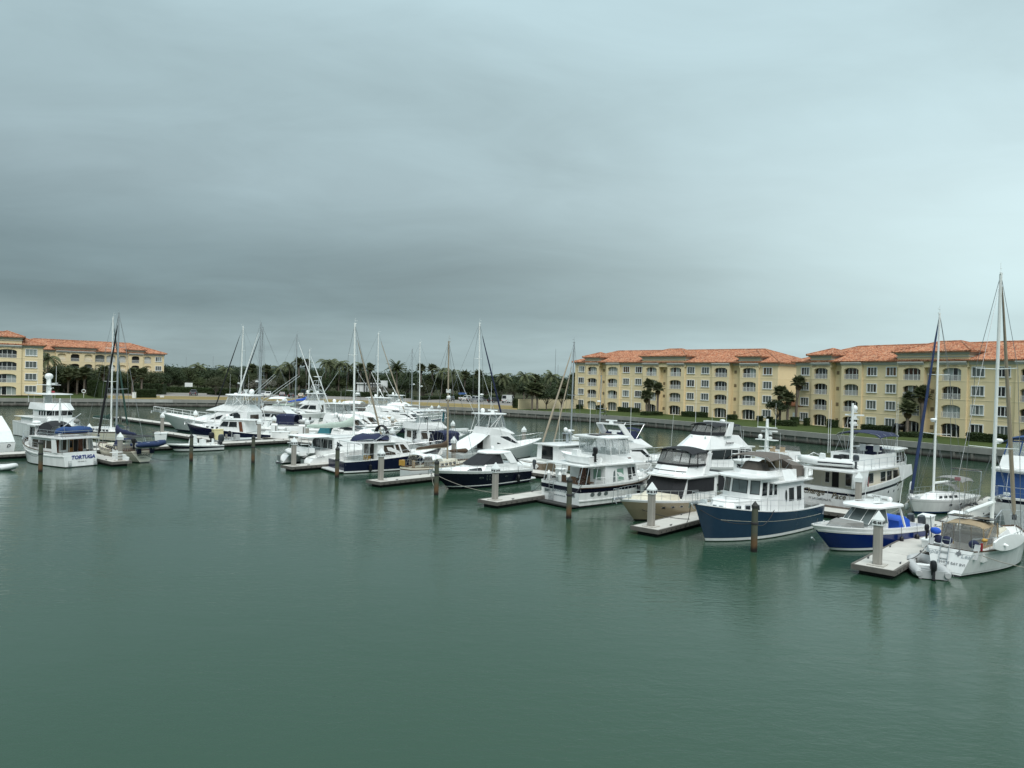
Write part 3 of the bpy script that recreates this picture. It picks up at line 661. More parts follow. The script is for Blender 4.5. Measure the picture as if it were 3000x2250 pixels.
# building at the western corner of the basin: its last bays show
d3 = Vector((.84, .5426)); q3 = at(116, 1150, 2.9)
e3 = Vector((-122.5, 199.5))
apartment('four storey yellow apartment building end with arched balconies above the seawall corner', e3 - d3 * 5.6, math.atan2(d3.y, d3.x), ZL + .3,
          [('W', -36, -22, [(-33, 2.3, 'win'), (-26, 2.3, 'win')]), ('A', -22, -16, [(-19, 4.0, 'arch')]), ('r', -16, -13, []), ('A', -13, -7, [(-10, 4.0, 'arch')]), ('r', -7, -5.3, []), ('A', -5.3, .9, [(-2.2, 4.1, 'arch')]), ('W', .9, 5.6, [(3.0, 2.35, 'win')])],
          towers=((-5.6, .9, 5.5, 1.9),), seed=3, win_h=1.5)
# building farther back, upper floors over the trees
d4 = Vector((.68, .733)); p4 = Vector((-134.5, 252.5))
cw = [('W', -24, -11.7, [(-21, 2.4, 'arch'), (-14.4, 2.4, 'arch')]), ('A', -11.7, -.25, [(-9.97, 2.4, 'arch'), (-6.13, 2.55, 'arch'), (-2.19, 2.4, 'arch')]), ('W', -.25, 6.6, [(1.42, 2.9, 'arch'), (4.8, 2.9, 'arch')]), ('W', 6.6, 10.2, [(8.45, 2.3, 'arch')]), ('A', 10.2, 15, [(12.52, 2.5, 'arch')]), ('W', 15, 18.4, [(16.68, 2.3, 'arch')]), ('W', 18.4, 22.2, [(20.25, 1.9, 'win')])]
apartment('yellow apartment building with long tiled roof standing behind the palm grove', p4 - d4 * 3.0, math.atan2(d4.y, d4.x), ZL + .2, cw, towers=((-11.9, 0, 6.5, 1.0), (10, 15.2, 5, 1.0)), seed=6, arch_h=2.45, loggia=True)
# ================================================================== vegetation
def leaf_mat(name, c, var=.45, tr=.25):
    m, t, n, l, b = node_mat(name); oc = n.new('ShaderNodeTexCoord').outputs['Object']; inf = n.new('ShaderNodeObjectInfo')
    a = tex_noise(n, l, oc, 1.6, 3, .7)
    ad = n.new('ShaderNodeMath'); ad.operation = 'MULTIPLY_ADD'; ad.inputs[1].default_value = .22; l.new(inf.outputs['Random'], ad.inputs[0]); l.new(a, ad.inputs[2])
    r = ramp(n, [(.36, tuple(x * (1 - var) for x in c)), (.82, tuple(x * (1 + var) for x in c))]); l.new(ad.outputs[0], r.inputs[0]); l.new(r.outputs[0], b.inputs['Base Color'])
    b.inputs['Roughness'].default_value = .6; b.inputs['Specular IOR Level'].default_value = .25
    tl = n.new('ShaderNodeBsdfTranslucent'); l.new(r.outputs[0], tl.inputs[0]); mx = n.new('ShaderNodeMixShader'); mx.inputs[0].default_value = tr
    l.new(b.outputs[0], mx.inputs[1]); l.new(tl.outputs[0], mx.inputs[2]); l.new(mx.outputs[0], n['Material Output'].inputs[0])
leaf_mat('leaf_dark', (.030, .046, .018)); leaf_mat('leaf_mid', (.052, .068, .026)); leaf_mat('leaf_olive', (.062, .072, .036)); leaf_mat('leaf_palm', (.110, .128, .064), .5); leaf_mat('leaf_hedge', (.028, .046, .014), .35); leaf_mat('leaf_dead', (.16, .115, .06), .3); leaf_mat('leaf_grey', (.14, .135, .11), .3)
mat('bark', (.13, .11, .09), .95, var=.3, nscale=6, bump=.4); mat('bark_palm', (.17, .14, .115), .95, var=.35, nscale=5, bump=.6, stretch=(1, 1, 3))
def leaf_quads(mb, c, rad, cnt, size, rr, m=0, squash=.8):
    for _ in range(cnt):
        a = rr.uniform(0, 2 * math.pi); cz = rr.uniform(-.75, 1); q = rr.random() ** .45; s = math.sqrt(1 - cz * cz)
        p = Vector((c[0] + rad * q * s * math.cos(a), c[1] + rad * q * s * math.sin(a), c[2] + rad * squash * q * cz))
        n_ = Vector((s * math.cos(a), s * math.sin(a), cz * 1.1 + .35)) + Vector((rr.uniform(-.7, .7), rr.uniform(-.7, .7), rr.uniform(-.7, .7))); n_.normalize()
        x = n_.orthogonal().normalized(); y = n_.cross(x); w = rr.uniform(0, 6.28); x, y = x * math.cos(w) + y * math.sin(w), y * math.cos(w) - x * math.sin(w)
        k = size * rr.uniform(.6, 1.3)
        mb.add([p - x * k * .5, p + y * k * .28, p + x * k * .5, p - y * k * .28 + n_ * k * .08], [(0, 1, 2, 3)], m)
def tree_meshes(seed, h, r, trunk_h, leafm, blobs=13, cnt=190, size=.55):
    rr = random.Random(seed); tr = MB(); cr_ = MB()
    tr.tube((0, 0, -.2), (rr.uniform(-.2, .2), rr.uniform(-.2, .2), trunk_h), h * .028, h * .019, 7)
    for i in range(blobs):
        a = 2.4 * i + rr.uniform(-.4, .4); q = math.sqrt((i + .5) / blobs); zz = trunk_h + (h - trunk_h) * (.30 + .52 * (1 - q * q * .8) * rr.uniform(.7, 1.05))
        c = (r * .68 * q * math.cos(a), r * .68 * q * math.sin(a), zz); br = r * rr.uniform(.30, .46)
        tr.tube((0, 0, trunk_h * rr.uniform(.7, 1)), (c[0] * .85, c[1] * .85, c[2] - br * .2), h * .011, h * .004, 4)
        leaf_quads(cr_, c, br, cnt, size, rr)
    return tr.mesh('trunk', 'bark', 50), cr_.mesh('crown', leafm)
TREES = {k: tree_meshes(*a) for k, a in dict(broad0=(1, 10, 6.6, 1.6, 'leaf_dark', 16, 260, .6), broad1=(2, 10, 6.2, 1.8, 'leaf_mid', 16, 260, .6), broad2=(3, 10, 6.8, 1.8, 'leaf_olive', 17, 240, .55), broad3=(4, 10, 6.0, 1.7, 'leaf_dark', 15, 260, .6), broad4=(5, 10, 6.6, 1.6, 'leaf_mid', 16, 260, .6),
         small0=(6, 5, 2.7, 1.5, 'leaf_dark', 11, 230, .28), thin0=(7, 7, 3.2, 2.2, 'leaf_olive', 12, 90, .32), grey0=(8, 5, 3.4, 1.0, 'leaf_grey', 12, 120, .34)).items()}
def frond_mesh(L_, droop, lw, seed, dead=False, fan=False):
    rr = random.Random(seed); mb = MB(); n_ = 9; pts = []
    for i in range(n_ + 1):
        s = i / n_; ang = R(58) - droop * s ** 1.2; pts.append(ang)
    P = [Vector((0, 0, 0))]
    for i in range(n_): a = pts[i]; P.append(P[-1] + Vector((math.cos(a), 0, math.sin(a))) * (L_ / n_))
    for i in range(n_): mb.tube(P[i], P[i + 1], .045 * (1 - i / n_) + .012, n=3, caps=False)
    if fan:
        c = P[4]; base = (P[5] - P[4]).normalized(); upv = Vector((0, 1, 0)).cross(base) * -1
        for i in range(17):
            t_ = R(-115 + 230 * i / 16); d = base * math.cos(t_) + Vector((0, 1, 0)) * math.sin(t_); d2 = d + Vector((0, 0, -.25)); ll = L_ * .62 * (1 - .25 * abs(t_) / 2)
            w = base.cross(d) ; s_ = d.cross(upv).normalized() * .07 * L_
            mb.add([c, c + d * ll * .55 + s_, c + d2 * ll, c + d * ll * .55 - s_], [(0, 1, 2, 3)])
    else:
        for i in range(1, n_ + 1):
            for q in range(3):
                s = (i - q / 3) / n_; p = P[i - 1].lerp(P[i], 1 - q / 3); ll = lw * math.sin(math.pi * min(1, .12 + s * .86)) ** .6; t_ = (P[i] - P[i - 1]).normalized()
                for sd in (-1, 1):
                    d = (Vector((0, sd, 0)) * .85 + t_ * .55 + Vector((0, 0, -.45 - rr.uniform(0, .25)))).normalized() * ll
                    w = t_ * (.09 + .02 * L_)
                    mb.add([p - w * .4, p + w * .6, p + d + w * .1], [(0, 1, 2)])
    return mb
def palm_thing(kind, label, p, h, seed, group, sc_=1.0, nf=None):
    rr = random.Random(seed); t_ = thing('palm_tree', label, 'palm tree', p, rr.uniform(0, 6), group, None)
    lean = (rr.uniform(-.04, .04), rr.uniform(-.04, .04)) if kind != 'coco' else (rr.uniform(-.1, .1), rr.uniform(-.1, .1))
    tr = MB(); rings = []; nn = 8; r0 = .17 if kind == 'coco' else .26
    for i in range(nn + 1):
        s = i / nn; rad = r0 * (1.25 - .35 * s) * (1 + .10 * math.sin(i * 2.1)) if kind != 'sabal' else r0 * (1 + (.45 if s > .62 else 0) * math.sin(min(1, (s - .62) / .38) * math.pi) + .08 * math.sin(i * 2.4))
        rings.append([(lean[0] * h * s * s + rad * math.cos(2 * math.pi * j / 9), lean[1] * h * s * s + rad * math.sin(2 * math.pi * j / 9), -.3 + (h + .3) * s) for j in range(9)])
    tr.loft(rings).build('trunk', 'bark_palm', t_, 60)
    top = (lean[0] * h, lean[1] * h, h - .1)
    var = FRONDS[kind]; nf = nf or {'coco': 19, 'sabal': 30, 'date': 40}[kind]
    for i in range(nf):
        s = i / nf; q = rr.choice(var); o = link('frond', q, t_, top)
        o.rotation_euler = (0, R({'coco': -6, 'sabal': -30, 'date': -25}[kind] + {'coco': 82, 'sabal': 108, 'date': 105}[kind] * s ** .8), i * 2.399 + rr.uniform(-.15, .15)); k = rr.uniform(.85, 1.12) * sc_; o.scale = (k, k, k)
    if kind == 'sabal':
        for i in range(5):
            o = link('dead_frond', FRONDS['dead'], t_, (top[0], top[1], top[2] - .25)); o.rotation_euler = (0, R(118), i * 1.3)
    return t_
FRONDS = {'coco': [frond_mesh(4.0, R(95), 1.05, s).mesh('frond', 'leaf_palm') for s in (1, 2)] + [frond_mesh(3.7, R(120), 1.0, 3).mesh('frond', 'leaf_palm')],
          'sabal': [frond_mesh(1.75, R(22), .8, s, fan=True).mesh('frond', 'leaf_palm') for s in (4, 5)],
          'date': [frond_mesh(3.6, R(70), .62, s).mesh('frond', 'leaf_mid') for s in (6, 7)],
          'dead': frond_mesh(1.5, R(40), .6, 9, fan=True).mesh('frond', 'leaf_dead')}
def spot(px, D, z=ZL):
    "on the sight line of column px, D metres away in plan"
    q = at(px, 1300, 0) - CAM; q.z = 0; q *= D / q.y; return (q.x, q.y, z)
def tree_at(kind, label, px, D, h, w=1.0, group='trees behind the parking lot', name='broadleaf_tree', rz=None):
    trm, crm = TREES[kind]; h0 = {'b': 10, 's': 5, 't': 7, 'g': 5}[kind[0]]; k = h / h0
    t_ = thing(name, label, 'tree', spot(px, D), rnd.uniform(0, 6.28) if rz is None else rz, group)
    for me in (trm, crm): link(me.name.split('.')[0], me, t_, sc_=(k * w, k * w, k))
    return t_
def hz(px, D, top): return H_EYE + (1107 + .0262 * (px - 1500) - top) * D / FPX - ZL      # height above the lawn for a top at that row
# far rows fill the belt between the car park and the ridge: one mass of distant woodland
mb = MB(); rr = random.Random(21)
for i in range(430):
    px_ = rr.uniform(60, 1745); D = rr.uniform(300, 520); c = spot(px_, D); h_ = rr.uniform(7.0, 11.0) + (D - 300) * .006
    for q in range(3): leaf_quads(mb, (c[0] + rr.uniform(-4, 4), c[1] + rr.uniform(-4, 4), ZL + h_ * rr.uniform(.32, .72)), h_ * .42, 75, 1.3, rr)
mb.build('far_woodland', 'leaf_dark', label='dense belt of distant trees behind the car park', cat='woodland', kind='stuff')
TL = [  # px, D, top row, kind, width, label
 (185, 232, 1060, 'broad0', 1.2, 'round dense tree in front of the rear yellow building'), (150, 226, 1092, 'broad3', .8, 'dark tree against the corner of the yellow building'), (250, 236, 1084, 'broad3', 1.0, 'low dark tree behind the life ring'),
 (300, 238, 1086, 'broad1', 1.0, 'tree behind the tall clipped hedge'), (350, 240, 1086, 'broad4', 1.0, 'tree behind the green boom cover of the ketch'), (440, 245, 1088, 'broad4', 1.0, 'round tree at the end of the rear yellow building'), (165, 228, 1078, 'broad4', .9, 'bushy tree behind the coconut palm by the yellow building corner'), (215, 238, 1076, 'broad3', 1.0, 'dark tree behind the cabbage palms of the western lawn'), (270, 246, 1076, 'broad1', 1.0, 'tall tree behind the clipped hedge and the ketch stays'), (325, 247, 1082, 'broad0', 1.0, 'tree mass behind the white mast of the cutter'), (395, 248, 1080, 'broad3', 1.0, 'tree in front of the rear building middle bays'), (462, 250, 1082, 'broad0', .9, 'tree in front of the rear building end bay'), (489, 275, 1066, 'broad0', 1.0, 'tall tree rising beside the rear building eave'),
 (520, 281, 1106, 'broad2', .95, 'pale trunked olive tree at the car park edge behind the dark car'), (545, 300, 1076, 'broad4', 1.0, 'tall tree beyond the dark car'), (583, 283, 1104, 'broad1', .95, 'tree over the small white sign board'), (620, 300, 1078, 'broad0', 1.1, 'dark tree beyond the planted island'),
 (629, 244, 1098, 'broad2', .9, 'olive tree on the island bed in the car park'), (690, 298, 1080, 'broad3', 1.0, 'dark tree behind the tall silver mast'), (668, 285, 1092, 'broad4', .9, 'bushy tree right of the island bed'), (740, 285, 1090, 'broad1', 1.0, 'bushy tree behind the small white hatchback'), (770, 305, 1076, 'broad0', 1.0, 'dark tree over the white pickup'),
 (815, 287, 1098, 'broad2', .9, 'olive tree behind the grey parked car'), (850, 300, 1080, 'broad3', 1.0, 'dark tree behind the twin masts'), (885, 285, 1096, 'broad1', .9, 'tree behind the cream hatchback'), (915, 300, 1086, 'broad4', 1.0, 'tree behind the dark red car'), (955, 283, 1102, 'broad3', .9, 'low tree beneath the coconut palms'),
 (985, 290, 1096, 'broad1', 1.0, 'tree beneath the tallest palm crown'), (1040, 296, 1082, 'broad0', 1.0, 'dark tree next to the white shed'), (1075, 300, 1090, 'broad1', .9, 'tree directly behind the white shed'), (1130, 288, 1106, 'broad3', .9, 'tree next to the white shed wall'), (1190, 285, 1106, 'broad0', 1.0, 'tree beneath the big date palm'),
 (1235, 262, 1117, 'broad2', .9, 'olive tree on the clipped island by the car park drive'), (1262, 290, 1092, 'broad1', 1.0, 'tree behind the tan mast'), (1300, 292, 1095, 'broad4', 1.0, 'tree behind the dark parked car'), (1345, 300, 1100, 'broad3', 1.0, 'tree behind the blue tarpaulin'), (1385, 290, 1112, 'broad0', .9, 'tree behind the silver sedan'),
 (1420, 292, 1112, 'broad4', .9, 'tree behind the black car'), (1460, 296, 1112, 'broad0', 1.0, 'tree behind the hedge by the white van'), (1500, 282, 1118, 'broad1', 1.0, 'tree above the parked white van'), (1540, 270, 1117, 'broad3', 1.0, 'tree at the end of the beige wall'), (1590, 268, 1120, 'broad2', 1.0, 'olive tree behind the beige wall'),
 (1630, 262, 1122, 'broad0', 1.0, 'dark tree behind the middle of the beige wall'), (1668, 255, 1112, 'broad4', 1.0, 'tree beside the end of the long yellow building'), (1700, 300, 1108, 'broad1', 1.0, 'tree half hidden by the yellow building')]
for px_, D, top, kd, w, lb in TL: tree_at(kd, lb, px_, D, max(4, hz(px_, D, top)), w)
tree_at('thin0', 'thin leafed shrub tree above the parked cars by the hedge', 1487, 268, 5.5, 1.1, None)
tree_at('grey0', 'bare grey thicket of branches behind the sportfisher outriggers', 765, 275, 6, 1.6, 'pale bare shrubs'); tree_at('grey0', 'bare grey shrub below the white shed', 1110, 272, 4.5, 1.6, 'pale bare shrubs')
tree_at('small0', 'small dark round tree between the two yellow buildings', 2275, 157, 5.6, 1.0, 'small dark trees'); tree_at('small0', 'small dark multi-stem tree in front of the beige wall', 1598, 199, 5.6, 1.25, 'small dark trees', rz=1.0); tree_at('small0', 'dark tree by the far end of the beige wall', 1643, 203, 6.0, 1.1, 'small dark trees', rz=2.2)
PL = [('coco', 133, 222, 1040, 'coconut palm at the corner of the yellow building'), ('sabal', 196, 224, 1092, 'cabbage palm behind the expedition yacht mast'), ('sabal', 222, 222, 1092, 'cabbage palm near the life ring, taller trunk'), ('sabal', 243, 220, 1088, 'cabbage palm with broad head by the clipped hedge'),
 ('sabal', 300, 228, 1084, 'cabbage palm behind the ketch mainmast'), ('sabal', 384, 232, 1090, 'cabbage palm behind the green furled sail'), ('sabal', 411, 230, 1090, 'cabbage palm by the white utility box'), ('coco', 575, 305, 1068, 'palm rising above the trees over the dark car'), ('coco', 655, 310, 1078, 'palm beside the dark furled headsail'), ('sabal', 735, 305, 1076, 'palm between the two silver masts'),
 ('sabal', 775, 300, 1078, 'palm right of the second silver mast'), ('coco', 812, 300, 1076, 'palm near the blue sail cover mast'), ('coco', 845, 295, 1064, 'tall palm left of the twin masts'), ('sabal', 872, 293, 1058, 'tall palm between the twin masts'), ('sabal', 893, 296, 1062, 'palm just right of the twin masts'),
 ('coco', 945, 285, 1056, 'tallest coconut palm behind the tuna tower'), ('coco', 962, 292, 1055, 'coconut palm crossing the tallest one'), ('coco', 988, 288, 1060, 'coconut palm left of the catamaran mast'), ('coco', 1013, 290, 1066, 'coconut palm right of the catamaran mast'), ('sabal', 1052, 292, 1074, 'palm cluster head left of the white shed'), ('sabal', 1078, 295, 1074, 'palm behind the white shed roof'),
 ('date', 1158, 275, 1076, 'large round headed date palm behind the pale masts'), ('sabal', 1228, 285, 1076, 'palm with full head left of the tan mast'), ('sabal', 1262, 287, 1076, 'palm just behind the tan mast'), ('coco', 1290, 285, 1080, 'palm between the tan mast and the white mast'), ('coco', 1322, 282, 1086, 'low palm with spread fronds between the two masts'), ('sabal', 1357, 290, 1096, 'small headed palm left of the white mast'),
 ('sabal', 1397, 292, 1094, 'palm right of the white mast'), ('coco', 1467, 296, 1098, 'palm standing above the car park hedge'), ('coco', 1531, 290, 1094, 'palm standing clear above the white van'), ('sabal', 1563, 300, 1105, 'small palm behind the beige wall corner'), ('coco', 1606, 288, 1094, 'palm standing above the middle of the beige wall'), ('sabal', 1676, 280, 1104, 'palm against the end of the long yellow building'),
 ('sabal', 1556, 196, 1134, 'cabbage palm in front of the beige wall'), ('sabal', 1571, 196.5, 1136, 'cabbage palm close beside its twin in front of the beige wall'), ('sabal', 1640, 235, 1134, 'cabbage palm behind the beige wall end')]
for i, (kd, px_, D, top, lb) in enumerate(PL): palm_thing(kd, lb, spot(px_, D), max(4, hz(px_, D, top) - (1.0 if kd == 'coco' else .6)), 40 + i, 'palms along the shore', 1.5 if kd == 'sabal' else 1.25, {'coco': 17, 'sabal': 22, 'date': 40}[kd])
for i, (hx, hy, bx, by, lb) in enumerate(((1899, 1128, 1901, 1215, 'cabbage palm with tall head at mid facade of the long yellow building'), (1891, 1160, 1894, 1216, 'short cabbage palm tucked against its taller neighbour at mid facade'), (1930, 1137, 1926, 1216, 'slender cabbage palm right of the mid facade pair'),
     (2280, 1150, 2284, 1241, 'cabbage palm with thick trunk between the two yellow buildings'), (2304, 1166, 2306, 1244, 'shorter cabbage palm in the gap between the yellow buildings'), (2322, 1120, 2331, 1243, 'tallest slim cabbage palm in the gap between the yellow buildings'),
     (2664, 1168, 2668, 1270, 'cabbage palm partly behind its lower neighbour by the blue furled headsail'), (2655, 1198, 2657, 1273, 'lowest cabbage palm left of the blue furled headsail'), (2706, 1155, 2700, 1274, 'cabbage palm with rough trunk right of the blue furled headsail'))):
    b_ = at(bx, by, ZL); h_ = H_EYE + (1107 + .0262 * (hx - 1500) - hy) * b_.y / FPX - ZL
    palm_thing('sabal', lb, (b_.x, b_.y, ZL), h_, 90 + i, 'cabbage palms on the lawn', 1.12, 26)
def hedge_mesh(L_, w, h, seed, dens=170, size=.22):
    rr = random.Random(seed); mb = MB()
    for _ in range(int(dens * (L_ * h * 2 + L_ * w))):
        x = rr.uniform(-L_ / 2, L_ / 2); f = rr.random(); bul = .06 * math.sin(x * 2.1 + seed)
        if f < .45: p = Vector((x, -w / 2 + rr.uniform(-.05, .1) - bul, rr.uniform(0, h)))
        elif f < .8: p = Vector((x, rr.uniform(-w / 2, w / 2), h + rr.uniform(-.1, .06) + bul))
        else: p = Vector((x, w / 2 + rr.uniform(-.1, .05), rr.uniform(0, h)))
        d = Vector((rr.uniform(-1, 1), rr.uniform(-1, 1), rr.uniform(-1, 1))).normalized(); e = d.orthogonal().normalized(); k = size * rr.uniform(.6, 1.3)
        mb.add([p - d * k * .5, p + e * k * .3, p + d * k * .5, p - e * k * .3], [(0, 1, 2, 3)])
    mb.box(-L_ / 2 + .1, L_ / 2 - .1, -w / 2 + .12, w / 2 - .12, 0, h - .12)
    return mb
def hedge(label, px0, py0, px1, py1, h, w=1.0, group='clipped hedges', dens=60, size=.26, name='hedge'):
    a = at(px0, py0, ZL).to_2d(); b_ = at(px1, py1, ZL).to_2d(); d = b_ - a
    if d.length < .6: d = Vector((.6, 0))
    return link(name, hedge_mesh(d.length, w, h, px0, dens, size).mesh(name, 'leaf_hedge'), None, ((a.x + b_.x) / 2, (a.y + b_.y) / 2, ZL), math.atan2(d.y, d.x), label=label, cat='hedge', group=group)
for a in (('hedge along the long yellow building beneath the four flush windows', 1810, 1206, 1874, 1209, 1.15), ('small round bush by the second balcony column of the long building', 1747, 1200, 1766, 1201, 1.2), ('hedge at the foot of the paired palms', 1878, 1217, 1940, 1217, .9), ('long low hedge under the middle flush windows of the long building', 1996, 1220, 2074, 1224, 1.2), ('bush left of the last arched door of the long building', 2131, 1229, 2158, 1231, 1.1),
          ('square bush beneath the end window of the long building', 2217, 1234, 2235, 1235, 1.15), ('lone round bush next to the small dark tree', 2248, 1237, 2263, 1238, 1.2), ('broad low bed at the foot of the palms between the buildings', 2262, 1246, 2335, 1250, 1.1), ('dark bush right of the palms between the buildings', 2318, 1245, 2338, 1247, 1.6), ('rounded bush beneath the first window of the near building', 2356, 1247, 2370, 1248, 1.5),
          ('bushy shrub between the first two arched doors of the near building', 2422, 1252, 2456, 1254, 1.5), ('hedge beneath the paired windows of the near building', 2525, 1262, 2622, 1270, 1.2), ('low hedge circling the palm trunks by the near building', 2628, 1279, 2735, 1284, .8), ('long hedge under the windows behind the white mast', 2832, 1291, 2958, 1301, 1.3), ('bush at the far end of the long building', 1655, 1195, 1684, 1197, 2.6), ('small bush beneath the first window of the long building', 1690, 1198, 1706, 1199, 1.2),
          ('tall clipped hedge block on the western lawn', 268, 1158, 300, 1166, 4.2, 2.2), ('clipped hedge box beside the white utility box', 397, 1165, 456, 1165, 2.3, 1.6), ('clipped bed around the island olive tree', 613, 1156, 655, 1158, .8, 2.0), ('clipped island hedge by the car park drive', 1215, 1172, 1290, 1170, 1.1, 3.0), ('dark bush at the corner of the beige wall', 1505, 1195, 1516, 1196, 2.4)):
    hedge(*a)
for i, (a, b_, lb) in enumerate(((480, 625, 'hedge along the back of the car park behind the dark car'), (625, 760, 'hedge along the back of the car park behind the silver masts'), (760, 905, 'hedge along the back of the car park behind the row of parked cars'), (905, 1060, 'hedge along the back of the car park behind the tuna tower'), (1060, 1200, 'hedge along the back of the car park below the white shed'), (1290, 1400, 'hedge along the back of the car park behind the blue tarpaulin'), (1400, 1505, 'hedge along the back of the car park behind the white van'))):
    p0 = spot(a, 268); p1 = spot(b_, 268); d = Vector(p1) - Vector(p0)
    link('hedge', hedge_mesh(d.length, 1.5, 1.7, 50 + i, 16, .5).mesh('hedge', 'leaf_hedge'), None, ((p0[0] + p1[0]) / 2, (p0[1] + p1[1]) / 2, ZL), math.atan2(d.y, d.x), label=lb, cat='hedge', group='hedges behind the car park')

for i, (a, b_, lb) in enumerate(((140, 205, 'dark undergrowth beneath the trees by the yellow building corner'), (205, 268, 'dark undergrowth beneath the cabbage palms of the western lawn'), (300, 395, 'dark undergrowth behind the masts on the western lawn'), (395, 480, 'dark undergrowth behind the white utility box'))):
    p0 = spot(a, 240); p1 = spot(b_, 240); d = Vector(p1) - Vector(p0)
    link('shrub_bed', hedge_mesh(d.length, 2.5, 3.2, 70 + i, 14, .6).mesh('shrub_bed', 'leaf_dark'), None, ((p0[0] + p1[0]) / 2, (p0[1] + p1[1]) / 2, ZL), math.atan2(d.y, d.x), label=lb, cat='shrubs', group='undergrowth of the western lawn')

# ================================================================== small things ashore
t_ = thing('garden_wall', 'beige rendered garden wall beside the car park', 'wall')
mb = MB(); P_ = [at(1516, 1198, ZL), at(1590, 1192, ZL), at(1688, 1190, ZL)]
P_ = [Vector(spot(1516, 198)), Vector(spot(1575, 205)), Vector(spot(1690, 214))]
a0 = Vector(spot(1516, 198)); a1 = Vector(spot(1538, 226)); 
for a, b_ in ((P_[0], P_[1]), (P_[1], P_[2])):
    d = (b_ - a).normalized(); nn = Vector((-d.y, d.x, 0)) * .14
    mb.hexa([tuple(x) for x in (a - nn, b_ - nn, b_ + nn, a + nn)] + [tuple(x + Vector((0, 0, 2.5))) for x in (a - nn, b_ - nn, b_ + nn, a + nn)])
zs('wall_paint', (.60, .53, .36), .05); mb.build('wall_body', 'wall_paint', t_)
mb = MB()
for a, b_ in ((P_[0], P_[1]), (P_[1], P_[2])):
    d = (b_ - a).normalized(); nn = Vector((-d.y, d.x, 0)) * .2
    mb.hexa([tuple(x + Vector((0, 0, 2.503))) for x in (a - nn, b_ - nn, b_ + nn, a + nn)] + [tuple(x + Vector((0, 0, 2.62))) for x in (a - nn, b_ - nn, b_ + nn, a + nn)])
mb.build('coping', 'wall_paint', t_)
# white shed with dark posts
p = Vector(spot(1085, 276)); t_ = thing('shed', 'white flat roofed shed behind a row of dark posts', 'shed', p, R(8))
MB().box(-5.2, 3.2, 0, 5, 0, 4.6).box(3.2, 5.6, -.4, 5, 0, 5.8).build('wall', 'plastic_white', t_); MB().box(-5.5, 3.1, -.6, 5.2, 4.605, 4.85).build('roof', 'plastic_white', t_)
pm = MB().tube((0, 0, 0), (0, 0, 6.4), .2, n=7).mesh('post', 'cap_dark')
for i in range(6): link('post', pm, t_, (-2.6 + i * .95, -1.0, 0))
p = Vector(spot(2318, 163)); t_ = thing('garage_annex', 'low annex with red tiled roof and pale door between the buildings', 'annex', p, R(-62))
MB().box(-3, 3, 0, 4, 0, 3.6).build('wall', 'stucco', t_); rf = MB(); hip_roof(rf, -3.4, 3.4, -.4, 4.4, 3.8, .4); rf.build('roof', 'roof_tile', t_); MB().box(.2, 1.8, -.06, -.002, .05, 2.3).build('door', 'plastic_white', t_)
# blue tarpaulin over a frame
p = Vector(spot(1351, 272)); t_ = thing('tarpaulin_shelter', 'bright blue tarpaulin shelter among the trees', 'shelter', p, .2)
MB().loft([[(x, -1.3, 1.2), (x, 0, 2.4), (x, 1.3, 1.2), (x, 1.2, 1.15), (x, 0, 2.3), (x, -1.2, 1.15)] for x in (-1.4, 0, 1.4)]).build('tarpaulin', 'canvas_blue', t_)
fm = MB()
for x in (-1.3, 1.3):
    for y in (-1.2, 1.2): fm.tube((x, y, 0), (x, y, 1.2), .04)
fm.build('frame', 'steel', t_)
# life ring post, utility boxes, sign
p = at(245, 1166, ZL); t_ = thing('life_ring_post', 'white life ring on a post at the seawall lawn', 'life ring', p, R(20)); MB().tube((0, 0, 0), (0, 0, 1.5), .05).build('post', 'plastic_white', t_)
mb = MB()
for i in range(16):
    a, b_ = 2 * math.pi * i / 16, 2 * math.pi * (i + 1) / 16; mb.tube((.42 * math.cos(a), -.1, 1.75 + .42 * math.sin(a)), (.42 * math.cos(b_), -.1, 1.75 + .42 * math.sin(b_)), .1, n=6)
mb.build('ring', 'plastic_white', t_)
for px_, py_, w, h_, lb in ((393, 1166, .9, 1.5, 'tall white utility box by the clipped hedge'), (475, 1164, 1.0, .5, 'low white utility cover on the yellowed grass')):
    p = at(px_, py_, ZL); t_ = thing('utility_box', lb, 'utility box', p, R(15)); MB().box(-w / 2, w / 2, -.35, .35, 0, h_).build('cabinet', 'plastic_white', t_); MB().box(-w / 2 - .05, w / 2 + .05, -.4, .4, h_ + .002, h_ + .08).build('lid', 'plastic_white', t_)
p = Vector(spot(549, 268)); t_ = thing('sign_board', 'small white sign board on two posts behind the car park', 'sign', p, .1)
MB().box(-1.3, 1.3, -.05, .05, 2.0, 3.4).build('board', 'plastic_white', t_)
pm = MB().box(-.06, .06, -.05, .05, 0, 2.0).mesh('post', 'plastic_white')
for x in (-1.1, 1.1): link('post', pm, t_, (x, 0, 0))
for px_, h_, lb in ((540, 38, 'thin lattice radio mast beyond the trees left of the ketch headsail'), (619, 40, 'thin lattice radio mast far beyond the trees'), (1052, 62, 'pale thin chimney mast beyond the palms'), (1437, 40, 'thin pole rising beyond the trees over the black car'), (1621, 88, 'tall thin dark tower beyond the beige wall palms'), (1629, 42, 'short thin pole beside the tall dark tower')):
    p = Vector(spot(px_, 900, 2)); hh = (hz(px_, 900, 1107 + .026 * (px_ - 1500)) + h_ * 900 / FPX * (1.0 if h_ < 60 else 1.0)); MB().tube((0, 0, 0), (0, 0, hh), .45 if h_ > 60 else .28, .2, 5).build('radio_mast', 'mast_grey', loc=p, label=lb, cat='mast', group='thin masts on the skyline')
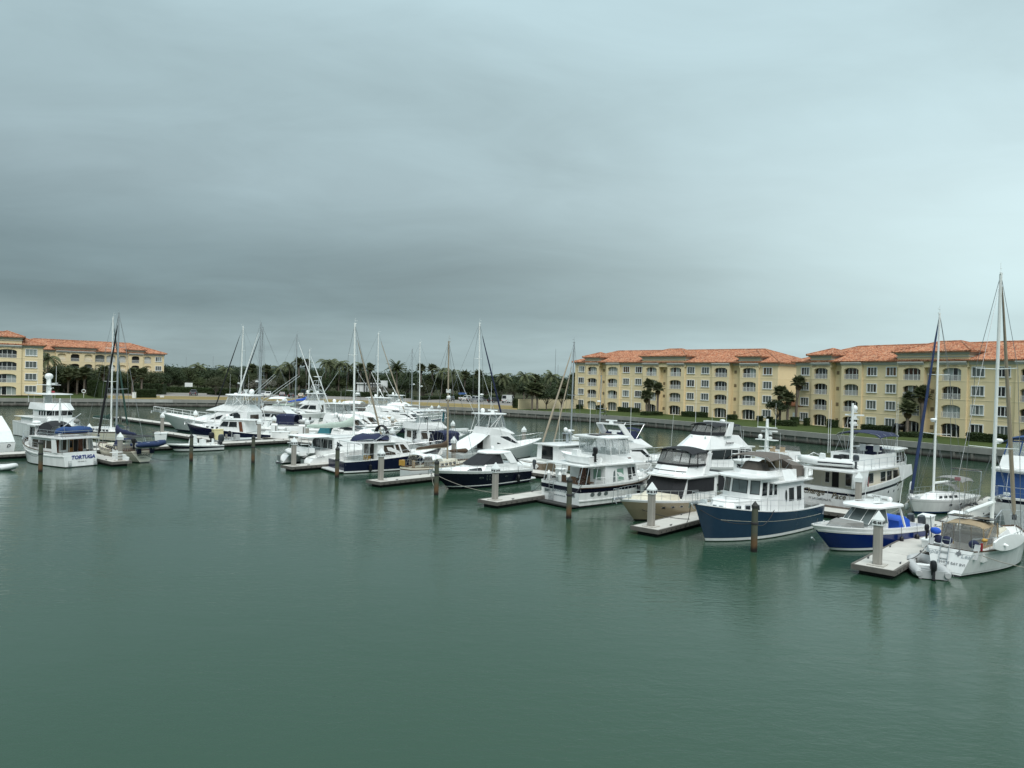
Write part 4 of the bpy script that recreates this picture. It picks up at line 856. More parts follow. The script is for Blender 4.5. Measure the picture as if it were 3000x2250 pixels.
# dark garden statue (an elephant with lowered trunk) on the lawn
p = at(2640, 1271, ZL); t_ = thing('garden_statue', 'dark bronze elephant statue on the lawn beside the palms', 'statue', p, R(170))
mb = MB().ell((0, 0, 1.25), .85, .5, .62, 10, 6); mb.ell((.85, 0, 1.5), .42, .34, .42, 8, 6); mb.path([(1.15, 0, 1.4), (1.4, 0, 1.0), (1.5, 0, .5), (1.62, 0, .15)], .12, 6)
for x in (-.5, .5):
    for y in (-.26, .26): mb.tube((x, y, 0), (x, y, 1.0), .17, .2, 7)
for y in (-.34, .34): mb.ell((.72, y, 1.5), .26, .06, .34, 8, 5)
mb.build('figure', 'motor_black', t_, 50)

# ================================================================== parked vehicles
mat('car_white', (.72, .73, .72), .3, var=0, coat=.6); mat('car_silver', (.36, .38, .40), .3, .3, var=0, coat=.6); mat('car_grey', (.12, .125, .14), .3, .2, var=0, coat=.6); mat('car_black', (.012, .013, .016), .25, var=0, coat=.8); mat('car_red', (.10, .012, .016), .3, var=0, coat=.6); mat('car_cream', (.66, .62, .48), .3, var=0, coat=.6); mat('car_green', (.05, .08, .08), .3, var=0, coat=.6)
mat('tail_red', (.35, .01, .01), .3, var=0); mat('lamp_clear', (.6, .62, .62), .15, var=0)
PROF = {'suv': ([(-2.3, .35), (-2.35, .75), (-2.3, 1.05), (2.25, .95), (2.35, .75), (2.3, .35)], [(-2.28, 1.05), (-2.05, 1.72), (.35, 1.74), (1.1, 1.02)], 1.9),
        'pickup': ([(-2.8, .5), (-2.85, 1.1), (2.7, 1.15), (2.85, 1.0), (2.85, .5)], [(-.75, 1.1), (-.6, 1.85), (.85, 1.87), (1.5, 1.14)], 2.0),
        'sedan': ([(-2.35, .35), (-2.4, .85), (2.25, .78), (2.35, .6), (2.3, .35)], [(-1.9, .84), (-1.0, 1.42), (.3, 1.42), (1.25, .80)], 1.8),
        'van': ([(-2.9, .4), (-2.95, 1.2), (2.3, 1.15), (2.8, .95), (2.85, .4)], [(-2.9, 1.2), (-2.85, 2.55), (1.2, 2.55), (2.15, 1.16)], 2.0),
        'hatch': ([(-1.9, .35), (-1.95, .9), (1.8, .82), (1.95, .6), (1.9, .35)], [(-1.9, .9), (-1.65, 1.55), (.25, 1.56), (1.05, .84)], 1.75)}
WHEEL = MB()
WHEEL.loft([[(.34 * math.cos(2 * math.pi * i / 14), y, .34 * math.sin(2 * math.pi * i / 14)) for i in range(14)] for y in (-.11, .11)]); WHEEL.loft([[(.19 * math.cos(2 * math.pi * i / 10), y, .19 * math.sin(2 * math.pi * i / 10)) for i in range(10)] for y in (-.125, .125)], 1)
WHEEL = WHEEL.mesh('wheel', ['rubber', 'alu'])
def car(kind, label, color, px, D, face):
    sx_, sy_, _z = spot(px, D); face = math.atan2(sy_, sx_) + face
    body, cab, w = PROF[kind]; t_ = thing('parked_' + {'suv': 'car', 'hatch': 'car', 'sedan': 'car', 'pickup': 'pickup', 'van': 'van'}[kind], label, {'pickup': 'pickup', 'van': 'van'}.get(kind, 'car'), spot(px, D, ZL + .012), face, 'vehicles in the car park')
    h = w / 2; mb = MB(); n_ = len(body)
    mb.loft([[(x, -h + .06, z) for x, z in body], [(x, -h, (z - .6) * .94 + .6) for x, z in body], [(x, h, (z - .6) * .94 + .6) for x, z in body], [(x, h - .06, z) for x, z in body]])
    mb.loft([[(x, -h + .08 + .17 * (z > 1.2), z) for x, z in cab], [(x, h - .08 - .17 * (z > 1.2), z) for x, z in cab]])
    if kind == 'pickup': mb.box(-2.75, -.85, -h + .05, -h + .15, 1.1, 1.22).box(-2.75, -.85, h - .15, h - .05, 1.1, 1.22)
    mb.build('body', color, t_)
    (a, az), (b_, bz), (c, cz), (d, dz_) = cab
    for s in (-1, 1):
        y = lambda z: s * (h - .075 - .17 * min(1, max(0, (z - az) / (bz - az))))
        gl = MB(); L1, L2 = (a + .25, b_ + .22), (d - .35, c - .12)
        if kind == 'van': L1 = (d - 1.5, d - 1.5)
        z0, z1 = az + .08, bz - .14; gl.slab([(L1[0], y(z0) + s * .012, z0), (L2[0], y(z0) + s * .012, z0), (L2[1], y(z1) + s * .012, z1), (L1[1], y(z1) + s * .012, z1)], .01); gl.build('side_window', 'glass', t_)
    f = lambda P, Q, u: (P[0] + (Q[0] - P[0]) * u, P[1] + (Q[1] - P[1]) * u)
    for (P, Q, nme, o) in ((cab[3], cab[2], 'windscreen', .02), (cab[0], cab[1], 'rear_window', -.02)):
        p0, p1 = f(P, Q, .15), f(P, Q, .88); y0, y1 = h - .26, h - .32
        MB().slab([(p0[0] + o, -y0, p0[1] + .01), (p0[0] + o, y0, p0[1] + .01), (p1[0] + o, y1, p1[1] + .01), (p1[0] + o, -y1, p1[1] + .01)], .012).build(nme, 'glass', t_)
    xf, xr = body[-2][0], body[1][0]
    for s in (-1, 1):
        MB().box(xr - .03, xr + .1, s * (h - .22) - .12, s * (h - .22) + .12, .72, .95).build('tail_light', 'tail_red', t_); MB().box(xf - .14, xf + .02, s * (h - .3) - .2, s * (h - .3) + .2, .62, .80).build('headlight', 'lamp_clear', t_)
    for x in (body[0][0] + .8, body[-1][0] - .85):
        for s in (-1, 1): link('wheel', WHEEL, t_, (x, s * (h - .12), .34))
    MB().box(xr - .06, xr + .04, -h + .15, h - .15, .40, .58).build('rear_bumper', 'cap_dark', t_)
    return t_
AW = R(-82); TOC = R(-100); AWY = R(78)
for a in (('pickup', 'dark grey pickup parked alone at the grass edge', 'car_grey', 564, 238, R(-6)), ('hatch', 'small white hatchback behind the silver mast', 'car_white', 716, 249, R(-18)), ('suv', 'silver suv half hidden by the white pickup', 'car_silver', 767, 250, R(170)), ('pickup', 'white pickup facing the grass edge', 'car_white', 783, 240, R(172)), ('suv', 'grey suv with dark rear window', 'car_grey', 826, 243, R(-8)),
          ('sedan', 'dark sedan behind the twin masts', 'car_black', 851, 244, R(-5)), ('hatch', 'cream hatchback next to the green truck', 'car_cream', 880, 242, R(-8)), ('van', 'greenish van behind the cream hatchback', 'car_green', 889, 250, R(-8)), ('sedan', 'dark red sedan near the tuna tower', 'car_red', 915, 249, R(-16)), ('suv', 'black suv seen behind the tower of the sportfisher', 'car_black', 938, 256, R(-40)),
          ('suv', 'dark suv behind the tan mast', 'car_black', 1316, 247, R(165)), ('pickup', 'white pickup parked left of the white mast', 'car_white', 1364, 254, R(-50)), ('pickup', 'silver pickup behind the white mast', 'car_silver', 1388, 247, R(-50)), ('sedan', 'dark sedan right of the white mast', 'car_grey', 1408, 255, R(-25)), ('suv', 'black suv between the mast and the van', 'car_black', 1443, 244, R(-32)), ('van', 'tall white van at the end of the car row', 'car_white', 1487, 246, R(-30)), ('sedan', 'dark sedan beside the beige wall', 'car_grey', 1511, 236, R(-15))):
    car(*a)
# ================================================================== boat kit (x forward, y to port, z up from the waterline)
class Boat:
    def __init__(s, name, label, cat, bow, stern, B, fs, fm, fb, grid=True, group=None, **k):
        pb, ps = (g(*bow), g(*stern)) if grid else (Vector(bow), Vector(stern))
        d = pb - ps; s.L = d.length; s.B = B; s.fs, s.fm, s.fb = fs, fm, fb
        c = (pb + ps) / 2; f_ = 1.0
        if 'dl' in k: f_ = s.L / k['dl']; s.L = k['dl']
        s.t = thing(name, label, cat, (c.x, c.y, 0), math.atan2(d.y, d.x), group); s.t.scale = (f_, 1, 1); s.fx = f_
        s.rake = k.get('rake', 1.3); s.tw = k.get('tw', .84); s.trk = k.get('trk', 0.0); s.flare = k.get('flare', .2); s.full = k.get('full', 2.3); s.pw = k.get('pw', 1.25); s.tumble = 0; s.sfl = k.get('sfl', 0)
    def h(s, t): return (1 - t) ** 2 * s.fs + 2 * t * (1 - t) * s.fm + t * t * s.fb
    def b(s, t):
        if t < .45: return s.B / 2 * (s.tw + (1 - s.tw) * math.sin(math.pi / 2 * t / .45))
        return s.B / 2 * max(0, 1 - ((t - .45) / .55) ** s.full) ** .92
    def pt(s, t, z, sg=1, inset=0.0):
        h = s.h(t); q = max(-.3, min(1.0, z / h)); b_ = s.b(t); bwl = b_ * (1 - s.flare * (.25 + .75 * t ** 1.5))
        sf = getattr(s, 'sfl', 0) * (1 - t) ** 2.5; bwl *= 1 - sf; y = bwl + (b_ - bwl) * (max(0, q) ** (s.pw * (1 - sf) + .42 * sf))
        if q < 0: y *= max(0, 1 + q * 1.6)
        x = -s.L / 2 + t * s.L - s.rake * (1 - q) * t ** 3 + s.trk * q * (1 - t) ** 6
        return Vector((x, sg * max(0, y - inset), z))
    def T(s, x): return (x + s.L / 2) / s.L
    def hull(s, bands, mats, bw=.08, deck='deck_white', cap='gel_white', nst=18, well=None, name='hull', capw=.10, inner=None):
        """bands: levels from the keel up; ('f', fraction of sheer, offset) or metres. mats[i] colours the band below bands[i]."""
        mb = MB(); lv = lambda t, q: q if not isinstance(q, tuple) else s.h(t) * q[1] + q[2]
        ts = [i / nst for i in range(nst)] + [.975, .992, 1.0]
        umats = []; idx = []
        for m_ in mats:
            if m_ not in umats: umats.append(m_)
            idx.append(umats.index(m_))
        for sg in (1, -1):
            rows = []
            for t in ts:
                r = [s.pt(t, -.42, sg, 9), s.pt(t, -.22, sg)]
                for q in bands: r.append(s.pt(t, min(lv(t, q), s.h(t)), sg))
                rows.append(r)
            nr = len(rows[0])
            for j in range(nr - 1):
                m_ = idx[max(0, j - 1)]
                vs = [r[j] for r in rows] + [r[j + 1] for r in rows]; k = len(rows)
                mb.add(vs, [(i, i + 1, k + i + 1, k + i) for i in range(k - 1)], m_)
            # transom half
            r0 = rows[0]
            for j in range(nr - 1):
                a, b_ = r0[j], r0[j + 1]; mb.quad(a, b_, (b_.x, 0, b_.z), (a.x, 0, a.z), idx[max(0, j - 1)])
        mb.build(name, umats, s.t, 40)
        s.bw = bw; s.well = well or []
        dz = lambda t: s.h(t) - bw - ev(s.well, t) if s.well else s.h(t) - bw
        s.dz = dz
        dk = MB(); ib = MB(); tt = [.004] + [i / nst for i in range(1, nst)] + [.975, .99]
        if s.well:
            for (a, _), (b_, _2) in zip(s.well[:-1], s.well[1:]): tt += [a, b_]
            tt = sorted(set(x for x in tt if .004 <= x <= .99))
        P = {sg: [(s.pt(t, s.h(t), sg), s.pt(t, s.h(t), sg, capw), s.pt(t, dz(t), sg, capw)) for t in tt] for sg in (1, -1)}
        k = len(tt)
        for sg in (1, -1):
            A = P[sg]
            for i in range(k - 1):
                up = Vector((0, 0, .03)); ib.quad(A[i][0] + up, A[i + 1][0] + up, A[i + 1][1] + up, A[i][1] + up); ib.quad(A[i][1] + up, A[i + 1][1] + up, A[i + 1][2], A[i][2]); ib.quad(A[i][0] + up, A[i + 1][0] + up, A[i + 1][0] - up, A[i][0] - up)
        for i in range(k - 1): dk.quad((P[1][i][1].x, P[1][i][2].y, P[1][i][2].z), (P[1][i + 1][1].x, P[1][i + 1][2].y, P[1][i + 1][2].z), (P[-1][i + 1][1].x, P[-1][i + 1][2].y, P[-1][i + 1][2].z), (P[-1][i][1].x, P[-1][i][2].y, P[-1][i][2].z))
        a, b_ = P[1][0], P[-1][0]; up = Vector((0, 0, .03))
        ib.quad(a[0] + up, b_[0] + up, b_[0] + up + Vector((capw, 0, 0)), a[0] + up + Vector((capw, 0, 0))); ib.quad(a[0] + up + Vector((capw, 0, 0)), b_[0] + up + Vector((capw, 0, 0)), (b_[0].x + capw, b_[0].y, b_[2].z), (a[0].x + capw, a[0].y, a[2].z))
        dk.build('deck', deck, s.t); ib.build('gunwale', cap, s.t)
        return s
    def band(s, z0, z1, m_, t0=0.0, t1=1.0, name='rub_rail', th=.03, n=20):
        "moulding that follows the sheer: z0, z1 as fraction/offset tuples"
        lv = lambda t, q: q if not isinstance(q, tuple) else s.h(t) * q[1] + q[2]; mb = MB()
        for sg in (1, -1):
            ts = [t0 + (t1 - t0) * i / n for i in range(n + 1)]
            for a, c in zip(ts[:-1], ts[1:]):
                q = []
                for t in (a, c):
                    for z in (lv(t, z0), lv(t, z1)):
                        p = s.pt(t, z, sg); q += [p, p + Vector((0, sg * th, 0))]
                mb.hexa([q[0], q[4], q[5], q[1], q[2], q[6], q[7], q[3]])
        mb.build(name, m_, s.t)
    def transom_y(s, z): return s.pt(0, z).y
    def rail(s, t0=.35, t1=1.0, hgt=.75, n=9, m_='steel', inset=.1, mid=1, r=.016, name='guard_rail', close=True, z=None, fwd=0.0, sides=(1, -1)):
        mb = MB(); tops = {}
        for sg in sides:
            pts = []
            for i in range(n + 1):
                t = t0 + (t1 - t0) * i / n; p = s.pt(t, s.h(t), sg, inset); p.x += fwd * (i / n) ** 4
                if t >= .985: p.y = sg * max(abs(p.y), .18)
                pts.append(p)
            top = [p + Vector((0, 0, hgt)) for p in pts]; tops[sg] = top
            mb.path(top, r); 
            for q in range(mid): mb.path([p + Vector((0, 0, hgt * (q + 1) / (mid + 1))) for p in pts], r * .6, 4)
            for p, q in zip(pts, top): mb.tube(p, q, r * .9, n=4)
        if close and len(sides) == 2 and t1 > .9: mb.tube(tops[1][-1], tops[-1][-1], r)
        mb.build(name, m_, s.t)
    # -- blocks
    def house(s, name, m_, z0, z1, x0, x1, X0, X1, w0, w1, W0=None, W1=None, nose=0.0, roof=None, over=.12, camber=.06, open_top=False, roofname='roof', th=.07, overf=None):
        W0 = w0 * .93 if W0 is None else W0; W1 = w1 * .9 if W1 is None else W1
        bot = [(x0, w0), (x1 - nose, w1)]; top = [(X0, W0), (X1 - nose, W1)]
        if nose: bot.append((x1, w1 * .5)); top.append((X1, W1 * .5))
        rb = [(x, y, z0) for x, y in bot] + [(x, -y, z0) for x, y in reversed(bot)]; rt = [(x, y, z1) for x, y in top] + [(x, -y, z1) for x, y in reversed(top)]
        mb = MB(); mb.loft([rb, rt], cap=not open_top)
        if open_top:
            ri = [(x * .985 + (x0 + x1) / 2 * .015, y * .94, z1) for x, y, _ in rt]; rbi = [(x, y * .94, z0 + .05) for x, y, _ in rb]
            mb.loft([rt, ri], cap=False); mb.loft([ri, rbi], cap=False)
        o = mb.build(name, m_, s.t)
        F = {'P': [Vector(rb[0]), Vector(rb[1]), Vector(rt[1]), Vector(rt[0])], 'S': [Vector((p[0], -p[1], p[2])) for p in (rb[0], rb[1], rt[1], rt[0])],
             'A': [Vector((x0, w0, z0)), Vector((x0, -w0, z0)), Vector((X0, -W0, z1)), Vector((X0, W0, z1))]}
        n_ = len(bot)
        if nose:
            F['F'] = [Vector((x1, w1 * .5, z0)), Vector((x1, -w1 * .5, z0)), Vector((X1, -W1 * .5, z1)), Vector((X1, W1 * .5, z1))]
            F['FP'] = [Vector((x1 - nose, w1, z0)), Vector((x1, w1 * .5, z0)), Vector((X1, W1 * .5, z1)), Vector((X1 - nose, W1, z1))]
            F['FS'] = [Vector((p.x, -p.y, p.z)) for p in F['FP']]
        else: F['F'] = [Vector((x1, w1, z0)), Vector((x1, -w1, z0)), Vector((X1, -W1, z1)), Vector((X1, W1, z1))]
        F['c'] = Vector(((x0 + x1) / 2, 0, (z0 + z1) / 2))
        if roof:
            of = over if overf is None else overf; pts = [(X0 - over, W0 + over), (X1 - nose + of * .4, W1 + over)] + ([(X1 + of, W1 * .5 + over * .5)] if nose else [(X1 + of, W1 + over * .6)])
            s.slab_roof(roofname, roof, pts, z1 + .003, th, camber)
        return F
    def slab_roof(s, name, m_, pts, z, th=.07, camber=.06):
        ring_ = [(x, y) for x, y in pts] + [(x, -y) for x, y in reversed(pts)]
        cx_ = sum(p[0] for p in ring_) / len(ring_); mb = MB()
        lv = [(1.0, z), (1.0, z + th), (.93, z + th + camber * .55), (.55, z + th + camber)]
        mb.loft([[(cx_ + (x - cx_) * k, y * k, zz) for x, y in ring_] for k, zz in lv]); return mb.build(name, m_, s.t, 35)
    def win(s, F, face, pts, m_='glass', fr=None, name='window', proud=.012, fw=.05):
        "pts: (u, v) fractions on a face"
        Q = F[face]
        bil = lambda u, v: (Q[0] * (1 - u) + Q[1] * u) * (1 - v) + (Q[3] * (1 - u) + Q[2] * u) * v
        P = [bil(*p) for p in pts]; nn = (P[1] - P[0]).cross(P[2] - P[0]).normalized(); mid = sum(P, Vector()) / len(P)
        if nn.dot(mid - F['c']) < 0: nn = -nn
        mb = MB(); mb.slab([p + nn * proud for p in P], .010, 0)
        if fr:
            E = [p + (p - mid).normalized() * fw * 1.3 for p in P]; mb.slab([p + nn * (proud * .4) for p in E], .008, 1)
        return mb.build(name, [m_] + ([fr] if fr else []), s.t)
    def wins(s, F, face, u0, u1, v0, v1, n=1, gap=.03, m_='glass', fr=None, skew=0.0, name='window', both=False):
        "row of n windows; skew slants the forward edge of the last one"
        w = (u1 - u0 - gap * (n - 1)) / n
        for f_ in (('P', 'S') if both else (face,)):
            for i in range(n):
                a = u0 + i * (w + gap); b_ = a + w; sk = skew if i == n - 1 else 0
                s.win(F, f_, [(a, v0), (b_, v0), (b_ - sk, v1), (a, v1)], m_, fr, name)
    def canopy(s, name, m_, x0, x1, w, z, crown=.18, drop=.25, w1=None, z1=None, th=.015, n=8, endcurve=.12):
        w1 = w if w1 is None else w1; z1 = z if z1 is None else z1; mb = MB(); rings = []
        for o in (th, -th):
            for i in range(7):
                u = i / 6; x = x0 + (x1 - x0) * u; ww = w + (w1 - w) * u; zz = z + (z1 - z) * u - endcurve * (2 * u - 1) ** 2
                rings.append([(x, ww * (-1 + 2 * j / n), zz + crown * (1 - (-1 + 2 * j / n) ** 2) - (drop if j in (0, n) else 0) * 1.0 + o) for j in range(n + 1)])
        top, bot = rings[:7], rings[7:]
        mb.loft(top, closed=False); mb.loft(bot, closed=False)
        for j in range(n): 
            for k in (0, 6): mb.quad(top[k][j], top[k][j + 1], bot[k][j + 1], bot[k][j])
        for k in range(6):
            for j in (0, n): mb.quad(top[k][j], top[k + 1][j], bot[k + 1][j], bot[k][j])
        return mb.build(name, m_, s.t, 40)
    def tubes(s, name, m_, segs, r=.02, n=5):
        mb = MB()
        for sg in segs: mb.path([Vector(p) for p in sg], r, n)
        return mb.build(name, m_, s.t)
    def panel(s, name, m_, pts, th=.006): return MB().slab(pts, th).build(name, m_, s.t)
    def frame_canopy(s, x0, x1, w, z, zb, m_='steel', n=3, name='canopy_frame', crown=.15):
        mb = MB(); xm = (x0 + x1) / 2
        for i in range(n):
            x = x0 + (x1 - x0) * i / (n - 1); xb = xm + (x - xm) * .25; P_ = [(xb, w, zb), (x, w, z - .15)] + [(x, w * math.cos(math.pi * q / 6), z - .05 + crown * math.sin(math.pi * q / 6) - .02) for q in range(1, 6)] + [(x, -w, z - .15), (xb, -w, zb)]
            mb.path([Vector(p) for p in P_], .016, 4)
        return mb.build(name, m_, s.t)
    # -- gear
    def antenna(s, x, y, z, h=3.0, dx=0, r=.016): return MB().tube((x, y, z), (x + dx, y, z + h), r, r * .5, 4).build('antenna', 'plastic_white', s.t)
    def radome(s, x, y, z, r=.3): return MB().loft([[(x + q * r * math.cos(2 * math.pi * i / 12), y + q * r * math.sin(2 * math.pi * i / 12), z + zz * r) for i in range(12)] for q, zz in ((.75, 0), (1, .2), (1, .5), (.7, .75), (.2, .82))]).build('radome', 'plastic_white', s.t, 40)
    def radar_bar(s, x, y, z, w=1.3, ang=0.0):
        mb = MB(); mb.box(x - .16, x + .16, y - .16, y + .16, z, z + .22); c, q = math.cos(ang), math.sin(ang); d = Vector((-q, c, 0)) * w / 2; e = Vector((c, q, 0)) * .07; o = Vector((x, y, z + .23))
        mb.hexa([o - d - e, o + d - e, o + d + e, o - d + e] + [p + Vector((0, 0, .13)) for p in (o - d - e, o + d - e, o + d + e, o - d + e)]); return mb.build('radar', 'plastic_white', s.t)
    def dome(s, x, y, z, r=.28): return MB().tube((x, y, z), (x, y, z + r * .5), r * .6, r * .9, 12).ell((x, y, z + r), r, r, r * 1.05, 12, 6, z0=-.6).build('satellite_dome', 'plastic_white', s.t, 50)
    def mast(s, x, z0, H_, r=.09, m_='mast_white', spread=((.45, 1.0), (.72, .8)), rake=0.0, lean=0.0, name='mast', fore=None, back=None, chain=None, wires=True):
        top = Vector((x - rake, lean, z0 + H_)); bas = Vector((x, 0, z0)); mb = MB(); mb.tube(bas, top, r, r * .75, 8)
        mb.box(top.x - .12, top.x + .22, top.y - .03, top.y + .03, top.z, top.z + .1); mb.tube(top, top + Vector((.1, .05, .7)), .012, n=4); mb.tube(top + Vector((.1, .05, .35)), top + Vector((.45, .1, .4)), .02, n=4)
        mb.build(name, m_, s.t, 40)
        wr = MB(); tips = {1: [], -1: []}
        for f_, hs in spread:
            c = bas.lerp(top, f_)
            for sg in (1, -1): e = c + Vector((-.2, sg * hs, .06)); MB().tube(c, e, .035, .022, 5).build('spreader', m_, s.t); tips[sg].append(e)
        if wires:
            cw = chain or (s.b(s.T(x)) - .12 if hasattr(s, 'bw') else 1.4); cz = s.h(s.T(x)) if hasattr(s, 'bw') else z0
            for sg in (1, -1):
                p = [Vector((x - .1, sg * cw, cz))] + tips[sg] + [top]; wr.path(p, .017, 4)
                if tips[sg]: wr.tube(Vector((x - .35, sg * cw, cz)), bas.lerp(top, spread[0][0]), .013, n=4); wr.tube(Vector((x + .3, sg * cw, cz)), bas.lerp(top, spread[0][0]), .010, n=4)
            if fore: wr.tube(top, fore, .017, n=4)
            if back: wr.tube(top, back, .017, n=4)
            wr.build('rigging', 'wire', s.t)
        return top
    def furled(s, a, b_, m_, r=.10, f0=.04, f1=.93, name='furled_headsail'):
        a = Vector(a); b_ = Vector(b_); P = [(f0, .03), (f0 + .03, r), (f0 + .3, r * 1.05), (f0 + .6, r * .85), (f1 - .06, r * .5), (f1, .02)]; mb = MB()
        for (f, q), (f2, q2) in zip(P[:-1], P[1:]): mb.tube(a.lerp(b_, f), a.lerp(b_, f2), q, q2, 7, caps=False)
        mb.build(name, m_, s.t, 50)
        mb2 = MB(); mb2.tube(a.lerp(b_, .02), a.lerp(b_, .04), .14, .14, 8); mb2.build('furling_drum', 'motor_grey', s.t)
    def boom(s, x0, x1, z, m_='mast_white', sail='canvas_sage', sr=.26, droop=0.0, r=.07, z1=None, lean=0.0):
        z1 = z if z1 is None else z1
        MB().tube((x0, 0, z), (x1, lean, z1), r, r * .85, 7).build('boom', m_, s.t, 40)
        if sail:
            mb = MB(); rings = []
            for i in range(9):
                u = i / 8; x = x0 + (x1 - x0) * (.01 + .97 * u); zz = z + (z1 - z) * u; q = sr * (1 - .6 * u ** 1.3) * (1.15 if i == 0 else 1); hgt = q * (2.3 if u < .1 else 1.7 + .15 * math.sin(i * 2))
                rings.append([(x, lean * u + q * .55 * math.cos(a), zz + .02 + hgt * .45 + hgt * .55 * math.sin(a) - droop * math.sin(math.pi * u)) for a in [2 * math.pi * j / 10 for j in range(10)]])
            mb.loft(rings); mb.build('sail_cover', sail, s.t, 60)
    def outboard(s, x, y, z, k=1.0, m_='motor_black', tilt=0.0):
        mb = MB(); rot = Matrix.Rotation(tilt, 3, 'Y')
        q = MB(); q.loft([[(a * .30 * c, b_ * .21 * c, zz) for a, b_ in [(math.cos(2 * math.pi * i / 10), math.sin(2 * math.pi * i / 10)) for i in range(10)]] for zz, c in ((.05, .75), (.2, 1), (.5, 1.02), (.68, .8), (.74, .35))]); q.box(-.11, .09, -.07, .07, -.75, .06); q.box(-.26, .12, -.13, .13, -.50, -.47); q.ell((-.02, 0, -.7), .24, .07, .07, 8, 4)
        q.box(.08, .30, -.12, .12, -.2, .08)
        s_ = [tuple(Vector((x, y, z)) + rot @ (Vector(v) * k)) for v in q.v]; mb.add(s_, q.f); return mb.build('outboard_motor', m_, s.t, 40)
    def fender(s, x, y, z, r=.13, l=.6, m_='plastic_white'):
        mb = MB(); mb.loft([[(x + q * r * math.cos(2 * math.pi * i / 8), y + q * r * math.sin(2 * math.pi * i / 8), z + zz * l) for i in range(8)] for q, zz in ((.3, -.5), (1, -.38), (1, .38), (.3, .5))]); mb.tube((x, y, z + l * .5), (x, y * .97, z + l * .5 + .7), .012, n=4); return mb.build('fender', m_, s.t, 50)
    def fenders(s, ts, sg, m_='plastic_white', r=.13, l=.6):
        for t in ts: p = s.pt(t, s.h(t) - .2, sg); s.fender(p.x, p.y + sg * (r + .02), s.h(t) - .75, r, l, m_)
    def ladder(s, x, y, z0, z1, w=.42, n=5, m_='steel', dx=0.0, name='ladder'):
        mb = MB()
        for sg in (-1, 1): mb.tube((x, y + sg * w / 2, z0), (x + dx, y + sg * w / 2, z1), .022)
        for i in range(n): f = (i + .5) / n; mb.box(x + dx * f - .03, x + dx * f + .03, y - w / 2, y + w / 2, z0 + (z1 - z0) * f - .015, z0 + (z1 - z0) * f + .015)
        return mb.build(name, m_, s.t)
    def anchor(s, z=None, fwd=.3):
        z = s.h(1) if z is None else z; x = s.L / 2
        MB().box(x - .7, x + fwd, -.14, .14, z + .02, z + .10).build('bow_roller', 'steel', s.t)
        MB().tube((x - .3, 0, z + .14), (x + fwd + .1, 0, z + .12), .03).tube((x + fwd + .05, 0, z + .12), (x + fwd - .1, .2, z - .25), .035).tube((x + fwd + .05, 0, z + .12), (x + fwd - .1, -.2, z - .25), .035).build('anchor', 'steel', s.t)
        MB().box(x - 1.3, x - 1.05, -.12, .12, z - .05, z + .2).tube((x - 1.17, -.2, z + .1), (x - 1.17, .2, z + .1), .1, n=8).build('windlass', 'alu', s.t)
    def platform(s, d=.9, z=.28, m_='gel_white', w=None, th=.1, name='swim_platform', x=None):
        w = s.pt(0, z).y if w is None else w; x = s.pt(0, z).x if x is None else x
        MB().loft([[(x - .002, w, zz), (x - d + .25, w, zz), (x - d, w - .3, zz), (x - d, -w + .3, zz), (x - d + .25, -w, zz), (x - .002, -w, zz)] for zz in (z - th, z)]).build(name, m_, s.t)
    def name_aft(s, txt, size, m_, z, y=0.0, dx=.025, **k):
        x = s.pt(0, z).x - dx; x2 = s.pt(0, z + .3).x - dx; return text(s.t, txt, size, m_, (x, y, z), (0, -1, 0), (x2 - x, 0, .3), **k)
    def name_side(s, txt, size, m_, t, z, sg, out=.02, **k):
        a, b_ = s.pt(t, z, sg), s.pt(t + .05, z, sg); u = s.pt(t, z + .2, sg); d = (b_ - a).normalized() * (-1 if sg > 0 else 1); nrm = d.cross(u - a).normalized()
        return text(s.t, txt, size, m_, a + nrm * out, d, (u - a).normalized(), **k)
    def box(s, name, m_, *a): return MB().box(*a).build(name, m_, s.t)
    def seat(s, x, y, z, m_='plastic_white', f=1):
        MB().box(x - .25, x + .25, y - .25, y + .25, z + .45, z + .55).box(x - .27 * f - .05, x - .27 * f + .05, y - .25, y + .25, z + .55, z + 1.05).tube((x, y, z), (x, y, z + .45), .06).build('helm_seat', m_, s.t)
    def portlights(s, ts, z, sg, r=.12, m_='glass', fr='steel', rect=None):
        for t in ts:
            a, b_, u = s.pt(t, z, sg), s.pt(t + .02, z, sg), s.pt(t, z + .1, sg); X = (b_ - a).normalized(); Y = (u - a).normalized(); nrm = X.cross(Y) * (-sg); w, h_ = rect or (r, r)
            mb = MB(); mk = lambda k, o: [a + X * (w * k * math.cos(q)) + Y * (h_ * k * math.sin(q)) + nrm * o for q in [2 * math.pi * i / 10 + (.31 if rect else 0) for i in range(10)]]
            mb.slab(mk(1, .016), .006, 0); mb.slab(mk(1.25, .008), .006, 1); mb.build('portlight', [m_, fr], s.t)
